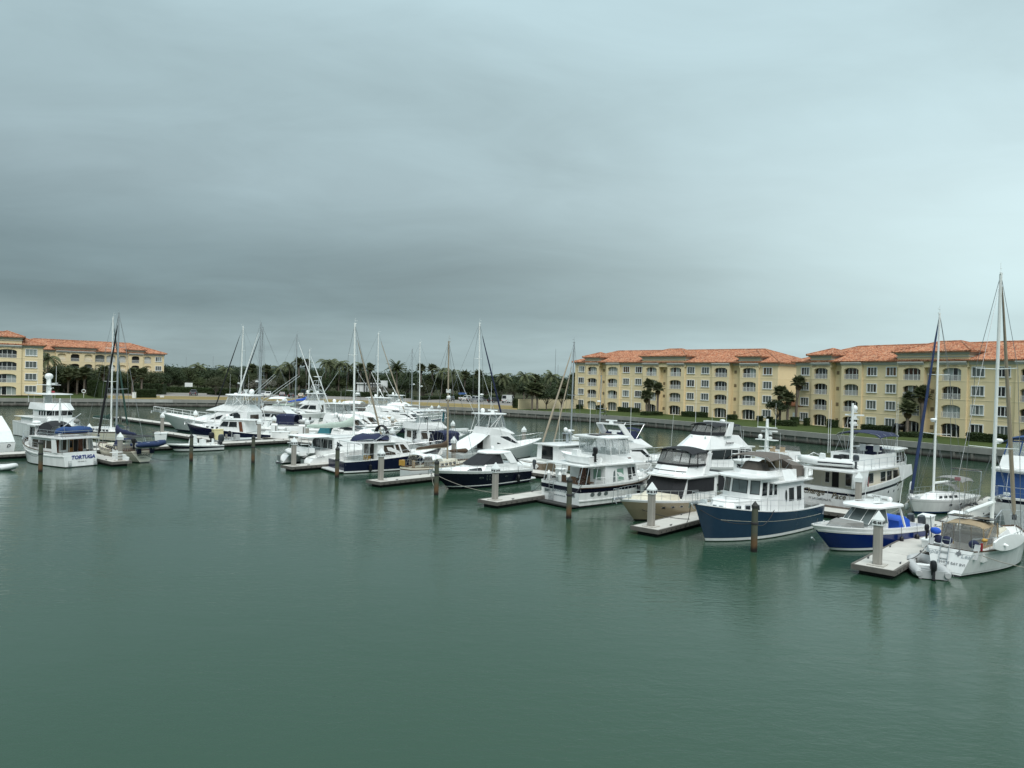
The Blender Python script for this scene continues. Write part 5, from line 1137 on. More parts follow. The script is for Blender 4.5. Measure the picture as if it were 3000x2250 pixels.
def rib(name, label, loc, rz, L=3.2, w=1.6, tube=.21, m_='hypalon', floor='grey_gel', motor=None, console=False, group=None, stripe=None, cover=None, tiltm=0.0):
    t_ = thing(name, label, 'dinghy', loc, rz, group); mb = MB(); a = w / 2 - tube; P = []
    for i in range(15):
        u = i / 14
        if u < .36: P.append((-L / 2 + (L * .62) * (u / .36), a, tube))
        elif u > .64: P.append((-L / 2 + (L * .62) * ((1 - u) / .36), -a, tube))
        else: q = math.pi * (u - .36) / .28; P.append((-L / 2 + L * .62 + (L * .38 - tube) * math.sin(q), a * math.cos(q), tube + .16 * math.sin(q)))
    rings = []
    for i, p in enumerate(P):
        p0, p1 = Vector(P[max(0, i - 1)]), Vector(P[min(14, i + 1)]); d = (p1 - p0).normalized(); n1_ = Vector((-d.y, d.x, 0)).normalized(); r = tube * (.55 if i in (0, 14) else 1)
        rings.append([Vector(p) + n1_ * (r * math.cos(2 * math.pi * j / 9)) + Vector((0, 0, r * math.sin(2 * math.pi * j / 9))) for j in range(9)])
    mb.loft(rings); mb.build('tube', m_, t_, 60)
    fl = MB(); fl.loft([[(-L / 2 + .12, y * .8, .12) for y in (-a, 0, a)] , [(L * .2, y * .8, .14) for y in (-a, 0, a)], [(L / 2 - tube * 1.5, y * .15, .22) for y in (-a, 0, a)]], closed=False)
    fl.loft([[(-L / 2 + .05, -a, .02), (-L / 2 + .05, 0, -.16), (-L / 2 + .05, a, .02)], [(L * .2, -a, .03), (L * .2, 0, -.14), (L * .2, a, .03)], [(L / 2 - .2, -.1, .2), (L / 2 - .2, 0, .12), (L / 2 - .2, .1, .2)]], closed=False)
    fl.box(-L / 2 + .10, -L / 2 + .16, -a, a, .02, .46); fl.build('floor', floor, t_)
    MB().box(-.2, .12, -a, a, .36, .41).build('thwart', 'plastic_white' if floor != 'plastic_white' else 'grey_gel', t_)
    if stripe:
        st = MB()
        for sg in (1, -1): st.box(-L / 2 + .1, L * .1, sg * (w / 2 + .004) - .008, sg * (w / 2 + .004) + .008, tube - .05, tube + .05)
        st.build('rubbing_strake', stripe, t_)
    if console: MB().loft([[(.05, -.3, .14), (.6, -.25, .14), (.6, .25, .14), (.05, .3, .14)], [(.1, -.28, .9), (.45, -.22, .95), (.45, .22, .95), (.1, .28, .9)]]).build('console', 'plastic_white', t_)
    if motor:
        b = Boat.__new__(Boat); b.t = t_; b.outboard(-L / 2 + .02, 0, .42, .8, motor, tiltm)
    if cover: MB().loft([[(-L * .45, -.25, .4), (-L * .45, .25, .4), (-L * .45, .1, .55), (-L * .45, -.1, .55)], [(0, -.6, .4), (0, .6, .4), (0, .3, .75), (0, -.3, .75)], [(L * .4, -.2, .45), (L * .4, .2, .45), (L * .4, .1, .6), (L * .4, -.1, .6)]]).build('cover', cover, t_, 60)
    return t_
def on(boat, x, y, z, rz=0.0):
    "a point and heading on a boat, in world terms (for things that rest on it)"
    o = boat.t; a = o.rotation_euler[2]; x *= o.scale[0]; p = Vector((x * math.cos(a) - y * math.sin(a), x * math.sin(a) + y * math.cos(a), z)) + o.location
    return (p.x, p.y, p.z), a + rz
def rope(name, label, a, b_, sag=.5, r=.022, m_='rope_dark', n=10):
    a = Vector(a); b_ = Vector(b_); pts = [a.lerp(b_, i / n) - Vector((0, 0, sag * 4 * (i / n) * (1 - i / n))) for i in range(n + 1)]
    mb = MB(); o = a.copy(); mb.path([p - o for p in pts], r, 5); return mb.build(name, m_, None, loc=o, label=label, cat='rope', group='mooring lines')
# ================================================================== boats, near side of the main dock
AF = 'antifoul'
# --- cabin boat, royal blue hull
b = Boat('cabin_boat', 'royal blue and white hardtop cabin boat with grey bow cushion cover', 'motorboat', (.315, 2.3), (.10, 11.8), 3.15, 1.15, 1.2, 1.72, rake=2.0, flare=.3, tw=.92, full=2.0)
b.hull([.06, .20, ('f', .80, 0), ('f', 1, 0)], [AF, 'hull_white', 'royal', 'hull_white'], bw=.10, well=[(0, .45), (.55, .45), (.56, 0), (.61, 0), (.62, .42), (.90, .34), (.93, 0), (1, 0)], deck='deck_white', capw=.22)
h = b.L / 2
b.band(('f', .76, 0), ('f', .84, 0), 'gel_white', .0, .99)
F = b.house('helm_house', 'gel_white', .85, 1.55, -1.2, 1.35, -1.2, .75, .95, .85, .95, .80, nose=.25)
F = b.house('windscreen', 'glass_grey', 1.56, 2.5, -.9, 1.05, -.75, -.05, 1.12, .9, 1.02, .82, nose=.25)
b.tubes('windscreen_frame', 'gel_white', [[(1.05, y * .5, 1.56), (-.05, y * .45, 2.5)] for y in (.9, -.9)] + [[(-.9, y, 1.56), (-.75, y * .92, 2.5)] for y in (1.12, -1.12)] + [[(.8, y, 1.56), (-.3, y * .92, 2.5)] for y in (.92, -.92)], .02)
b.slab_roof('hardtop', 'gel_white', [(-2.6, 1.05), (-2.2, 1.32), (.2, 1.30), (.95, .75)], 2.52, .10, .12)
MB().box(-1.0, -.2, -.75, -.55, 2.745, 2.75).box(-1.0, -.2, .55, .75, 2.745, 2.75).build('roof_hatch', 'glass', b.t)
b.radar_bar(-1.5, 0, 2.74, 1.3, .1); text(b.t, 'GARMIN', .15, 'ink', (-1.32, 0, 3.0), (0, 1, 0), (0, 0, 1)); b.dome(-2.0, .5, 2.72, .16); b.antenna(-1.9, 1.2, 2.6, 2.6, -.5); b.antenna(-1.9, -1.2, 2.6, 2.6, -.5)
b.tubes('hardtop_leg', 'gel_white', [[(-2.7, y, .95), (-2.1, y * .9, 2.55)] for y in (1.2, -1.2)], .07)
b.house('bow_cushion', 'canvas_grey', 1.15, 1.72, 1.3, 3.4, 1.3, 2.7, 1.0, .62, .95, .55, nose=.3)
MB().box(1.05, 1.28, -.75, .75, .95, 1.75).build('lounge_backrest', 'plastic_white', b.t)
mb = MB().loft([[(-2.55, -.85, .7), (-2.55, .85, .7), (-2.55, .8, 1.5), (-2.55, -.8, 1.5)], [(-3.3, -.8, .7), (-3.3, .8, .7), (-3.3, .7, 1.75), (-3.3, -.7, 1.75)], [(-3.9, -.8, .7), (-3.9, .8, .7), (-3.9, .7, 1.45), (-3.9, -.7, 1.45)]]); mb.build('seat_cover', 'canvas_bright', b.t, 60)
for y in (-.75, 0, .75): b.outboard(-h - .25, y, .95, 1.05, 'motor_grey', R(8))
b.seat(-.6, .35, .7); b.seat(-.6, -.35, .7)
b.fenders([.18], 1, 'motor_black', .14, .75); b.fenders([.35], 1, 'motor_black', .12, .6)
b.rail(.60, .97, .10, 5, inset=.2, mid=0, name='bow_rail')
MB().tube((h - .35, 0, .75), (h - .1, 0, .95), .06).build('bow_eye', 'steel', b.t)
BLUE = b
# --- slate blue trawler
b = Boat('trawler_yacht', 'slate blue hulled trawler yacht with white pilothouse and taupe canvas', 'trawler', (.755, -.6), (.635, 12.2), 4.5, 1.55, 1.42, 2.5, rake=1.5, flare=.26, tw=.86, full=2.3, dl=15)
b.hull([.05, .22, ('f', .93, 0), ('f', 1, 0)], [AF, 'hull_white', 'slate_blue', 'slate_blue'], bw=.16, well=[(0, .5), (.17, .5), (.18, 0), (1, 0)], deck='deck_white', capw=.16)
b.band(('f', .63, 0), ('f', .64, 0), 'cream', .04, .9, 'cove_line', .02, 40)
h = b.L / 2
F1 = b.house('trunk_cabin', 'gel_white', 1.5, 2.42, 1.3, 4.9, 1.3, 4.4, 1.75, 1.0, 1.6, .85, nose=.5, roof='gel_white', over=.03, roofname='trunk_roof', th=.05)
b.wins(F1, 'S', .18, .92, .35, .72, 3, .16, 'glass', 'steel', name='portlight', both=True); b.wins(F1, 'F', .1, .9, .3, .68, 2, .25, 'glass', 'steel', name='portlight')
F = b.house('saloon', 'gel_white', 1.3, 3.5, -4.5, -.6, -4.5, -.6, 1.75, 1.8, 1.65, 1.7)
b.win(F, 'S', [(.12, .38), (.30, .38), (.30, .82), (.12, .82)], 'glass', 'gel_white'); b.win(F, 'P', [(.12, .38), (.30, .38), (.30, .82), (.12, .82)], 'glass', 'gel_white'); b.wins(F, 'P', .42, .62, .4, .8, 1, 0, 'glass', 'gel_white')
b.win(F, 'P', [(.73 + .035 * math.cos(a), .58 + .17 * math.sin(a)) for a in [2 * math.pi * i / 12 for i in range(12)]], 'glass', 'steel', 'portlight')
b.win(F, 'A', [(.15, .05), (.42, .05), (.42, .85), (.15, .85)], 'glass_brown', 'gel_white', 'saloon_door'); b.win(F, 'A', [(.52, .35), (.88, .35), (.88, .8), (.52, .8)], 'glass', 'gel_white')
b.slab_roof('boat_deck', 'gel_white', [(-5.4, 1.95), (.4, 1.98)], 3.50, .09, .02)
F = b.house('pilothouse', 'gel_white', 1.6, 3.85, -.6, 2.0, -.6, 1.55, 1.72, 1.45, 1.66, 1.35, nose=.35)
b.wins(F, 'F', .12, .88, .55, .9, 1, .06, 'glass_grey', 'canvas_black', name='windscreen')
b.win(F, 'FP', [(.14, .55), (.86, .55), (.86, .9), (.14, .9)], 'glass_grey', 'canvas_black', 'windscreen'); b.win(F, 'FS', [(.14, .55), (.86, .55), (.86, .9), (.14, .9)], 'glass_grey', 'canvas_black', 'windscreen')
for f_ in 'PS':
    b.win(F, f_, [(.66, .50), (.93, .50), (.93, .88), (.66, .88)], 'glass', 'gel_white'); b.win(F, f_, [(.36, .50), (.54, .50), (.54, .88), (.36, .88)], 'glass', 'gel_white', 'door_window'); b.win(F, f_, [(.10, .50), (.26, .50), (.26, .88), (.10, .88)], 'glass', 'gel_white')
    b.win(F, f_, [(.30, .03), (.60, .03), (.60, .42), (.30, .42)], 'gel_white', 'grey_gel', 'cabin_door', .02, .02)
b.slab_roof('pilothouse_roof', 'gel_white', [(-.9, 1.86), (1.5, 1.78), (2.5, 1.0)], 3.86, .09, .05)
b.tubes('wiper', 'motor_black', [[(1.85, y, 3.7), (1.95, y + .12, 3.0)] for y in (-.9, 0, .9)], .018)
F = b.house('flybridge', 'gel_white', 3.62, 4.25, -3.6, .7, -3.6, .45, 1.55, 1.3, 1.5, 1.2, nose=.3, open_top=True)
b.wins(F, 'P', .2, .5, .25, .6, 1, 0, 'glass_brown')
b.canopy('bimini', 'canvas_taupe', -3.0, .55, 1.55, 5.15, .22, .12); b.frame_canopy(-2.9, .4, 1.5, 5.15, 4.2)
b.house('console_cover', 'canvas_taupe', 4.0, 4.75, -.9, .35, -.75, 0, .95, .9, .7, .6, nose=.15); b.house('seat_cover', 'canvas_tan', 3.75, 4.75, -3.35, -2.2, -3.0, -2.3, .9, .8, .5, .5)
mb = MB().loft([[(-5.3, y, z) for y, z in ((-1.3, 3.7), (1.3, 3.7), (1.25, 4.35), (.4, 4.65), (-.4, 4.65), (-1.25, 4.35))], [(-3.4, y, z) for y, z in ((-1.3, 3.7), (1.3, 3.7), (1.25, 4.5), (.4, 4.9), (-.4, 4.9), (-1.25, 4.5))]]); mb.build('dinghy_cover', 'canvas_taupe', b.t, 50)
b.house('deck_locker', 'gel_white', 3.6, 4.3, -2.9, -1.1, -2.6, -1.3, 1.9, 1.9, 1.55, 1.55)
MB().loft([[(-5.0 + .13 * math.cos(a), 1.6 + .13 * math.sin(a), z) for a in [2 * math.pi * i / 8 for i in range(8)]] for z in (3.6, 4.35)]).build('vent_pipe', 'plastic_white', b.t, 40)
mb = MB().tube((-1.9, 0, 4.0), (-1.9, 0, 6.4), .05).tube((-1.9, -.5, 5.7), (-1.9, .5, 5.7), .03); mb.build('signal_mast', 'mast_white', b.t); b.antenna(-1.0, 1.5, 4.0, 2.8); b.antenna(-1.4, -1.5, 4.0, 2.8)
b.rail(.24, 1.0, .72, 11, inset=.1, mid=1); b.anchor(2.48, .45)
b.rail(.02, .16, .55, 2, inset=.1, mid=1, name='cockpit_rail', close=False)
for x, y in ((3.1, .5), (2.5, -.5)): MB().box(x - .25, x + .25, y - .2, y + .2, 2.50, 2.53).build('deck_hatch', 'glass_grey', b.t)
b.platform(.7, .35)
MB().box(-h + .1, -h + 1.6, -1.6, 1.6, 1.55, 1.60).build('cockpit_cover', 'canvas_grey', b.t)
SLATE = b
# --- tan sedan cruiser with black enclosure
b = Boat('motor_cruiser', 'tan hulled flybridge cruiser with black framed clear enclosure', 'motor cruiser', (1.24, 1.3), (1.17, 13.6), 4.4, 1.25, 1.25, 1.75, rake=2.0, flare=.28, tw=.88, full=2.1, dl=13.4)
b.hull([.16, ('f', .55, 0), ('f', .90, 0), ('f', 1, 0)], ['black_gel', 'tan_hull', 'tan_hull', 'gel_white'], bw=.05, well=[(0, .55), (.2, .55), (.21, 0), (1, 0)], deck='deck_cream', capw=.14)
h = b.L / 2
b.portlights((.62, .69, .76, .83), 1.02, 1, rect=(.16, .07)); b.portlights((.62, .69, .76, .83), 1.02, -1, rect=(.16, .07))
F1 = b.house('trunk_cabin', 'deck_cream', 1.3, 1.72, 1.2, 4.4, 1.2, 3.5, 1.7, .9, 1.5, .6, nose=.6, roof='deck_cream', over=0, roofname='trunk_roof', th=.03)
MB().box(2.3, 2.8, -.3, .3, 1.80, 1.86).build('deck_hatch', 'glass_grey', b.t)
F = b.house('saloon', 'gel_white', 1.3, 2.95, -3.8, 1.6, -3.9, .6, 1.85, 1.7, 1.8, 1.6, nose=.4)
for f_ in 'PS': b.win(F, f_, [(.1, .3), (.9, .3), (.97, .92), (.1, .92)], 'canvas_black', None, 'window_cover')
for f_ in ('F', 'FP', 'FS'): b.win(F, f_, [(.0, .12), (1.0, .12), (1.0, .95), (.0, .95)], 'canvas_black', None, 'windscreen_cover')
b.slab_roof('saloon_roof', 'gel_white', [(-5.0, 1.95), (.5, 1.95), (1.15, 1.25)], 2.95, .10, .02)
F = b.house('flybridge', 'gel_white', 3.05, 3.75, -2.4, .75, -2.9, .15, 1.75, 1.5, 1.7, 1.35, nose=.35, open_top=True)
for f_ in ('F', 'FP', 'FS'): b.win(F, f_, [(.02, .42), (.98, .42), (.98, .50), (.02, .50)], 'black_gel', None, 'pinstripe')
Fe = {}
e0, e1 = 3.76, 4.75
ring0 = [(-2.6, 1.66), (-1.2, 1.6), (-.2, 1.38), (.12, .72), (.12, -.72), (-.2, -1.38), (-1.2, -1.6), (-2.6, -1.66)]; ring1 = [(-2.7, 1.5), (-1.4, 1.48), (-.75, 1.28), (-.5, .66), (-.5, -.66), (-.75, -1.28), (-1.4, -1.48), (-2.7, -1.5)]
for i in range(7):
    (x, y), (x2, y2), (x3, y3), (x4, y4) = ring0[i], ring0[i + 1], ring1[i + 1], ring1[i]
    b.panel('enclosure_panel', 'vinyl_smoke', [(x, y, e0), (x2, y2, e0), (x3, y3, e1), (x4, y4, e1)])
b.tubes('enclosure_frame', 'canvas_black', [[(x, y, e0 - .1), (x2, y2, e1)] for (x, y), (x2, y2) in zip(ring0, ring1)] + [[(x, y, e0 + .1) for x, y in ring0], [(x, y, e1) for x, y in ring1]] + [[(x, y, e0) for x, y in ring0]], .045)
b.canopy('canopy', 'canvas_black', -3.0, -.45, 1.58, 4.85, .24, .12)
b.slab_roof('radar_arch', 'gel_white', [(-3.2, 1.72), (-2.7, 1.72)], 4.55, .12, .02); mb = MB()
for sg in (1, -1): mb.hexa([(-2.6, sg * 1.6, 3.1), (-1.9, sg * 1.6, 3.1), (-1.9, sg * 1.78, 3.1), (-2.6, sg * 1.78, 3.1), (-3.2, sg * 1.58, 4.6), (-2.75, sg * 1.58, 4.6), (-2.75, sg * 1.7, 4.6), (-3.2, sg * 1.7, 4.6)])
mb.build('arch_leg', 'gel_white', b.t); b.radome(-2.9, .6, 4.72, .26); b.dome(-2.9, -.5, 4.7, .22); b.antenna(-2.6, 1.75, 3.4, 4.5, -.4); b.antenna(-2.6, -1.75, 3.4, 4.2, -.4)
for sg in (1, -1):
    b.panel('cockpit_curtain', 'canvas_black', [(-4.9, sg * 1.9, 1.75), (-3.9, sg * 1.9, 1.75), (-3.9, sg * 1.88, 2.93), (-4.9, sg * 1.88, 2.93)]); b.panel('cockpit_screen', 'vinyl_smoke', [(-6.4, sg * 1.85, 1.7), (-4.95, sg * 1.88, 1.7), (-4.95, sg * 1.86, 2.9), (-6.2, sg * 1.8, 2.85)])
b.canopy('cockpit_canopy', 'canvas_black', -6.5, -4.6, 1.9, 2.95, .16, .1)
b.tubes('flood_light', 'steel', [[(.2, 1.2, 3.1), (.35, 1.25, 3.35)], [(.2, .9, 3.1), (.35, .95, 3.35)]], .05)
b.rail(.46, 1.0, .72, 9, inset=.1, mid=1, fwd=.5); b.anchor(1.75, .7); b.platform(.8, .3)
TAN = b
# --- white trawler with hardtop enclosure and solar panels
b = Boat('trawler_yacht', 'white trawler with navy sheer stripe, clear flybridge enclosure and roof solar panels', 'trawler', (1.68, 15.4), (1.80, 4.6), 4.7, 1.78, 1.5, 2.15, rake=1.2, flare=.2, tw=.95, full=2.4, dl=11.8)
b.hull([.04, .16, ('f', .66, 0), ('f', .86, 0), ('f', 1, 0)], ['antifoul_blue', 'black_gel', 'hull_white', 'ink_navy', 'hull_white'], bw=.5, deck='deck_white', capw=.08)
h = b.L / 2
b.band(('f', .86, 0), ('f', .90, 0), 'teak', 0, .99, 'rub_rail', .05); b.band(('f', .28, 0), ('f', .33, 0), 'hull_white', .0, .72, 'spray_rail', .07)
for x in (.13, .20, .27): b.portlights((x,), .98, -1, rect=(.21, .15), m_='glass_grey'); b.portlights((x,), .98, 1, rect=(.21, .15), m_='glass_grey')
for y in (1.45, -1.35):
    x = b.pt(0, .95).x; MB().box(x - .04, x - .005, y - .36, y + .36, .82, 1.16).build('transom_window', 'steel', b.t); MB().box(x - .055, x - .041, y - .28, y + .28, .88, 1.10).build('window', 'glass_grey', b.t)
b.platform(1.0, .22, 'float_dark', 2.2); b.ladder(b.pt(0, .3).x - .12, .9, .25, 1.8, .5, 6); b.name_aft('SEAWATER', .34, 'ink_teal', 1.02, .05); b.name_aft('HAVRE DE GRACE, MD', .13, 'ink_teal', .70, .0)
F = b.house('saloon', 'gel_white', 1.25, 3.15, -2.6, 2.7, -2.6, 2.2, 2.05, 1.6, 2.0, 1.5, nose=.3)
for f_ in 'PS':
    b.win(F, f_, [(.22, .28), (.30, .28), (.30, .78), (.25, .70)], 'glass_grey', 'gel_white'); b.win(F, f_, [(.36, .30), (.56, .30), (.56, .80), (.36, .80)], 'glass_green', 'grey_gel'); b.win(F, f_, [(.70, .28), (.82, .28), (.82, .82), (.70, .82)], 'glass', 'gel_white', 'door_window'); b.win(F, f_, [(.85, .42), (.94, .42), (.94, .82), (.85, .82)], 'glass', 'gel_white')
for f_ in ('F', 'FP', 'FS'): b.win(F, f_, [(.08, .45), (.92, .45), (.92, .88), (.08, .88)], 'glass', 'gel_white', 'windscreen')
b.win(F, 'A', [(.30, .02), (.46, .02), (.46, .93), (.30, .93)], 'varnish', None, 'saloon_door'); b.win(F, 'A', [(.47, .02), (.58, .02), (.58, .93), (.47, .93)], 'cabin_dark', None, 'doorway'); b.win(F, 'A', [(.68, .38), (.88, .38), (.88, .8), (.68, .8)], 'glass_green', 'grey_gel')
b.slab_roof('boat_deck', 'gel_white', [(-5.6, 2.15), (2.4, 2.1), (2.7, 1.2)], 3.15, .10, .02)
mb = MB()
for x in (-5.4, -4.6, -3.5):
    for sg in (1, -1): mb.tube((x - .45 if x < -5 else x - .35, sg * 2.0, 1.75), (x, sg * 2.02, 3.16), .028)
mb.build('deck_support', 'steel', b.t)
b.ladder(-3.0, .55, 1.3, 3.15, .55, 6, 'varnish', .6, 'boarding_ladder')
MB().loft([[(-4.2 + .55 * math.cos(a), -.3 + .8 * math.sin(a), z) for a in [2 * math.pi * i / 12 for i in range(12)]] for z in (1.95, 2.0)]).tube((-4.2, -.3, 1.3), (-4.2, -.3, 1.96), .06).build('deck_table', 'teak', b.t)
for x, y in ((-4.9, .3), (-3.6, -1.2), (-5.0, -.9)): b.seat(x, y, 1.25, 'teak')
F = b.house('flybridge', 'gel_white', 3.26, 3.95, -1.6, 2.1, -1.7, 1.5, 1.9, 1.5, 1.85, 1.35, nose=.35, open_top=True)
for f_ in 'PS': b.win(F, f_, [(.55, .35), (.95, .35), (.95, .5), (.55, .5)], 'varnish', None, 'wood_trim')
r0 = [(-1.7, 1.8), (-.6, 1.8), (.5, 1.7), (1.35, 1.3), (1.55, .65), (1.55, -.65), (1.35, -1.3), (.5, -1.7), (-.6, -1.8), (-1.7, -1.8)]; r1 = [(-1.8, 1.8), (-.8, 1.8), (.2, 1.72), (.95, 1.35), (1.1, .65), (1.1, -.65), (.95, -1.35), (.2, -1.72), (-.8, -1.8), (-1.8, -1.8)]
z0, z1 = 3.96, 5.25
for i in range(10):
    (x, y), (x2, y2), (x3, y3), (x4, y4) = r0[i], r0[(i + 1) % 10], r1[(i + 1) % 10], r1[i]; b.panel('enclosure_panel', 'vinyl', [(x, y, z0), (x2, y2, z0), (x3, y3, z1), (x4, y4, z1)])
b.tubes('enclosure_frame', 'gel_white', [[(x, y, z0), (x2, y2, z1)] for (x, y), (x2, y2) in zip(r0, r1)] + [[(x, y, z1) for x, y in r1 + r1[:1]]], .04)
b.slab_roof('hardtop', 'gel_white', [(-2.4, 1.95), (.6, 1.95), (1.3, 1.3)], 5.25, .10, .10)
for x in (-1.5, -.1): MB().box(x - .6, x + .6, -.62, .62, 5.47, 5.50).build('solar_panel', 'solar', b.t)
b.seat(.3, .6, 3.3); b.seat(.3, -.6, 3.3); b.radar_bar(.9, .1, 5.42, 1.2, .1)
MB().loft([[(-2.35 + .32 * math.cos(a), .0 + .3 * math.sin(a), z) for a in [2 * math.pi * i / 10 for i in range(10)]] for z in (3.27, 3.7)]).build('raft_canister', 'plastic_white', b.t, 40)
MB().tube((-2.35, -1.25, 3.5), (-2.35, -.25, 3.5), .24, n=10).build('liferaft', 'plastic_white', b.t, 40)
b.antenna(-.3, 1.9, 3.9, 6.2, -.05, .022); b.antenna(.9, -1.7, 3.9, 6.2, 0, .022)
b.rail(.16, 1.0, .55, 11, inset=.04, mid=1, m_='gel_white', r=.022); b.anchor(2.1, .6)
b.fenders((.62,), -1, 'motor_black', .17, .8)
MB().tube((-h - .1, 1.7, 1.8), (-h - .45, 1.1, 2.3), .05).build('davit', 'motor_black', b.t)
for y in (1.5, .2): MB().loft([[(-h + .15 + q * .16 * math.cos(a), y + q * .16 * math.sin(a), z) for a in [2 * math.pi * i / 8 for i in range(8)]] for q, z in ((.5, 1.8), (1, 1.9), (1, 2.3), (1.15, 2.35), (.3, 2.6))]).build('stern_lantern', 'plastic_white', b.t, 40)
p, a = on(b, -3.9, 0, 3.36, R(90)); DEF = b
t_ = thing('skiff', 'small white skiff with black outboard lying across the trawler boat deck', 'skiff', p, a)
sk = Boat.__new__(Boat); sk.t = t_; sk.L = 3.9; sk.B = 1.6; sk.fs, sk.fm, sk.fb = .5, .48, .66; sk.rake, sk.tw, sk.trk, sk.flare, sk.full, sk.pw, sk.tumble = .6, .85, 0, .25, 2.0, 1.25, 0
sk.hull([.05, ('f', 1, 0)], ['plastic_white', 'gel_white'], bw=.32, capw=.08); MB().box(-.2, .4, -.25, .25, .2, .95).build('console', 'plastic_white', t_); MB().box(-1.1, -.8, -.6, .6, .35, .42).build('thwart', 'plastic_white', t_); sk.outboard(-2.0, 0, .75, .8, 'motor_black')
# --- black hulled sport cruiser
b = Boat('sport_cruiser', 'sleek black hulled sport cruiser with smoked wraparound windscreen', 'motor cruiser', (2.62, 1.2), (2.64, 12.8), 4.1, 1.25, 1.5, 1.85, rake=2.6, flare=.3, tw=.9, full=2.0, trk=-.3, dl=13.4)
b.hull([.10, .24, .32, ('f', .86, 0), ('f', 1, 0)], ['black_gel', 'ink_navy', 'gel_white', 'ink_navy', 'gel_white'], bw=.03, deck='gel_white', capw=.12, well=[(0, .35), (.17, .35), (.18, 0), (1, 0)]); h = b.L / 2
b.portlights((.5, .53, .56), .95, 1, rect=(.06, .2)); b.portlights((.62,), .98, 1, rect=(.22, .07)); b.portlights((.33,), .9, 1, rect=(.16, .04))
F1 = b.house('foredeck_trunk', 'gel_white', 1.35, 1.95, .2, 4.6, .2, 2.9, 1.55, .8, 1.25, .35, nose=1.0)
for f_ in 'PS': b.win(F1, f_, [(.12, .25), (.9, .2), (.75, .6), (.2, .75)], 'glass', None, 'deck_window')
F = b.house('cabin', 'gel_white', 1.35, 2.05, -4.6, 1.6, -4.5, 1.0, 1.65, 1.45, 1.62, 1.4, nose=.8)
F = b.house('windscreen', 'canvas_black', 2.05, 2.95, -2.3, 1.35, -2.1, -1.0, 1.55, 1.3, 1.25, 1.0, nose=.75)
b.slab_roof('hardtop', 'gel_white', [(-4.0, 1.2), (-3.2, 1.42), (-1.8, 1.32), (-.75, .6)], 2.92, .10, .16)
mb = MB()
for sg in (1, -1): mb.hexa([(-4.5, sg * 1.5, 2.0), (-3.4, sg * 1.5, 2.0), (-3.4, sg * 1.64, 2.0), (-4.5, sg * 1.64, 2.0), (-3.8, sg * 1.22, 2.98), (-2.4, sg * 1.22, 2.98), (-2.4, sg * 1.38, 2.98), (-3.8, sg * 1.38, 2.98)])
mb.build('hardtop_pillar', 'gel_white', b.t)
for sg in (1, -1): b.panel('side_glass', 'glass', [(-4.9, sg * 1.6, 2.06), (-4.4, sg * 1.6, 2.06), (-3.7, sg * 1.34, 2.95), (-4.0, sg * 1.3, 2.93)]); b.panel('vinyl_curtain', 'vinyl_smoke', [(-5.6, sg * 1.55, 1.7), (-4.85, sg * 1.58, 2.0), (-4.0, sg * 1.25, 2.95), (-4.1, sg * 1.2, 2.9)])
b.box('transom_pad', 'gel_white', -5.9, -4.9, -1.5, 1.5, .9, 1.65); b.platform(1.1, .38, 'gel_white')
b.rail(.30, 1.0, .42, 10, inset=.12, mid=0, r=.018); b.anchor(1.75, .25); b.antenna(-3.6, 1.2, 3.0, 2.0, -.6); b.dome(-3.0, -.4, 3.15, .18)
b.fenders((.2,), 1, 'motor_black', .15, .7); SUN = b
# --- beige double ended sailboat
b = Boat('sailing_yacht', 'small beige sailboat with canvas dodger and furled brown sails', 'sailboat', (3.26, 15.0), (3.17, 4.9), 3.3, 1.1, .85, 1.2, rake=1.2, flare=.2, tw=.42, full=2.2)
b.hull([.1, ('f', .75, 0), ('f', .84, 0), ('f', 1, 0)], [AF, 'hull_pale', 'teak', 'cream'], bw=.12, deck='deck_cream', cap='teak'); h = b.L / 2
F = b.house('coachroof', 'cream', .8, 1.35, -1.2, 2.8, -1.2, 2.6, 1.05, .7, .98, .6, nose=.4, roof='cream', over=0, roofname='coachroof_top', th=.03)
b.wins(F, 'P', .1, .85, .3, .7, 4, .1, 'glass_brown', 'teak', name='portlight', both=True)
b.canopy('dodger', 'canvas_white', -2.2, -.6, 1.0, 1.95, .2, .2); b.panel('dodger_window', 'vinyl', [(-.5, .9, 1.35), (-.5, -.9, 1.35), (-.75, -.85, 2.0), (-.75, .85, 2.0)])
b.canopy('bimini', 'canvas_white', -3.6, -2.5, 1.0, 2.15, .18, .15); b.frame_canopy(-3.6, -.7, .98, 2.15, 1.0, n=4)
for sg in (1, -1): b.panel('side_curtain', 'vinyl_smoke', [(-3.5, sg * 1.0, 1.1), (-2.2, sg * 1.02, 1.1), (-2.3, sg * 1.0, 2.05), (-3.5, sg * 1.0, 2.1)])
MB().tube((-2.9, 0, .7), (-2.9, 0, 1.45), .07).build('binnacle', 'plastic_white', b.t)
tp = b.mast(1.3, 1.3, 12.2, .10, 'mast_tan', ((.5, .95),), .25, 0, fore=(h + .6, 0, 1.4), back=(-h, 0, 1.2)); b.boom(1.15, -3.6, 2.7, 'mast_tan', 'canvas_brown', .26)
MB().loft([[(1.7 + i * .38, q * math.cos(a), 2.25 - i * .02 + q * math.sin(a)) for a in [2 * math.pi * j / 8 for j in range(8)]] for i, q in enumerate((.1, .17, .19, .18, .2, .22, .24, .26, .05))]).build('staysail_cover', 'canvas_brown', b.t, 60)
b.rail(.03, .97, .6, 12, inset=.08, mid=1, r=.013); b.name_side('CRAZY LOVE', .24, 'ink', .20, .72, 1, bold=.004)
for y, z in ((.75, 1.1), (-.6, 1.1)): MB().tube((-h + .5, y, z), (-h + .5, y, z + .65), .16, n=9).build('rolled_cushion', 'canvas_tan', b.t, 40)
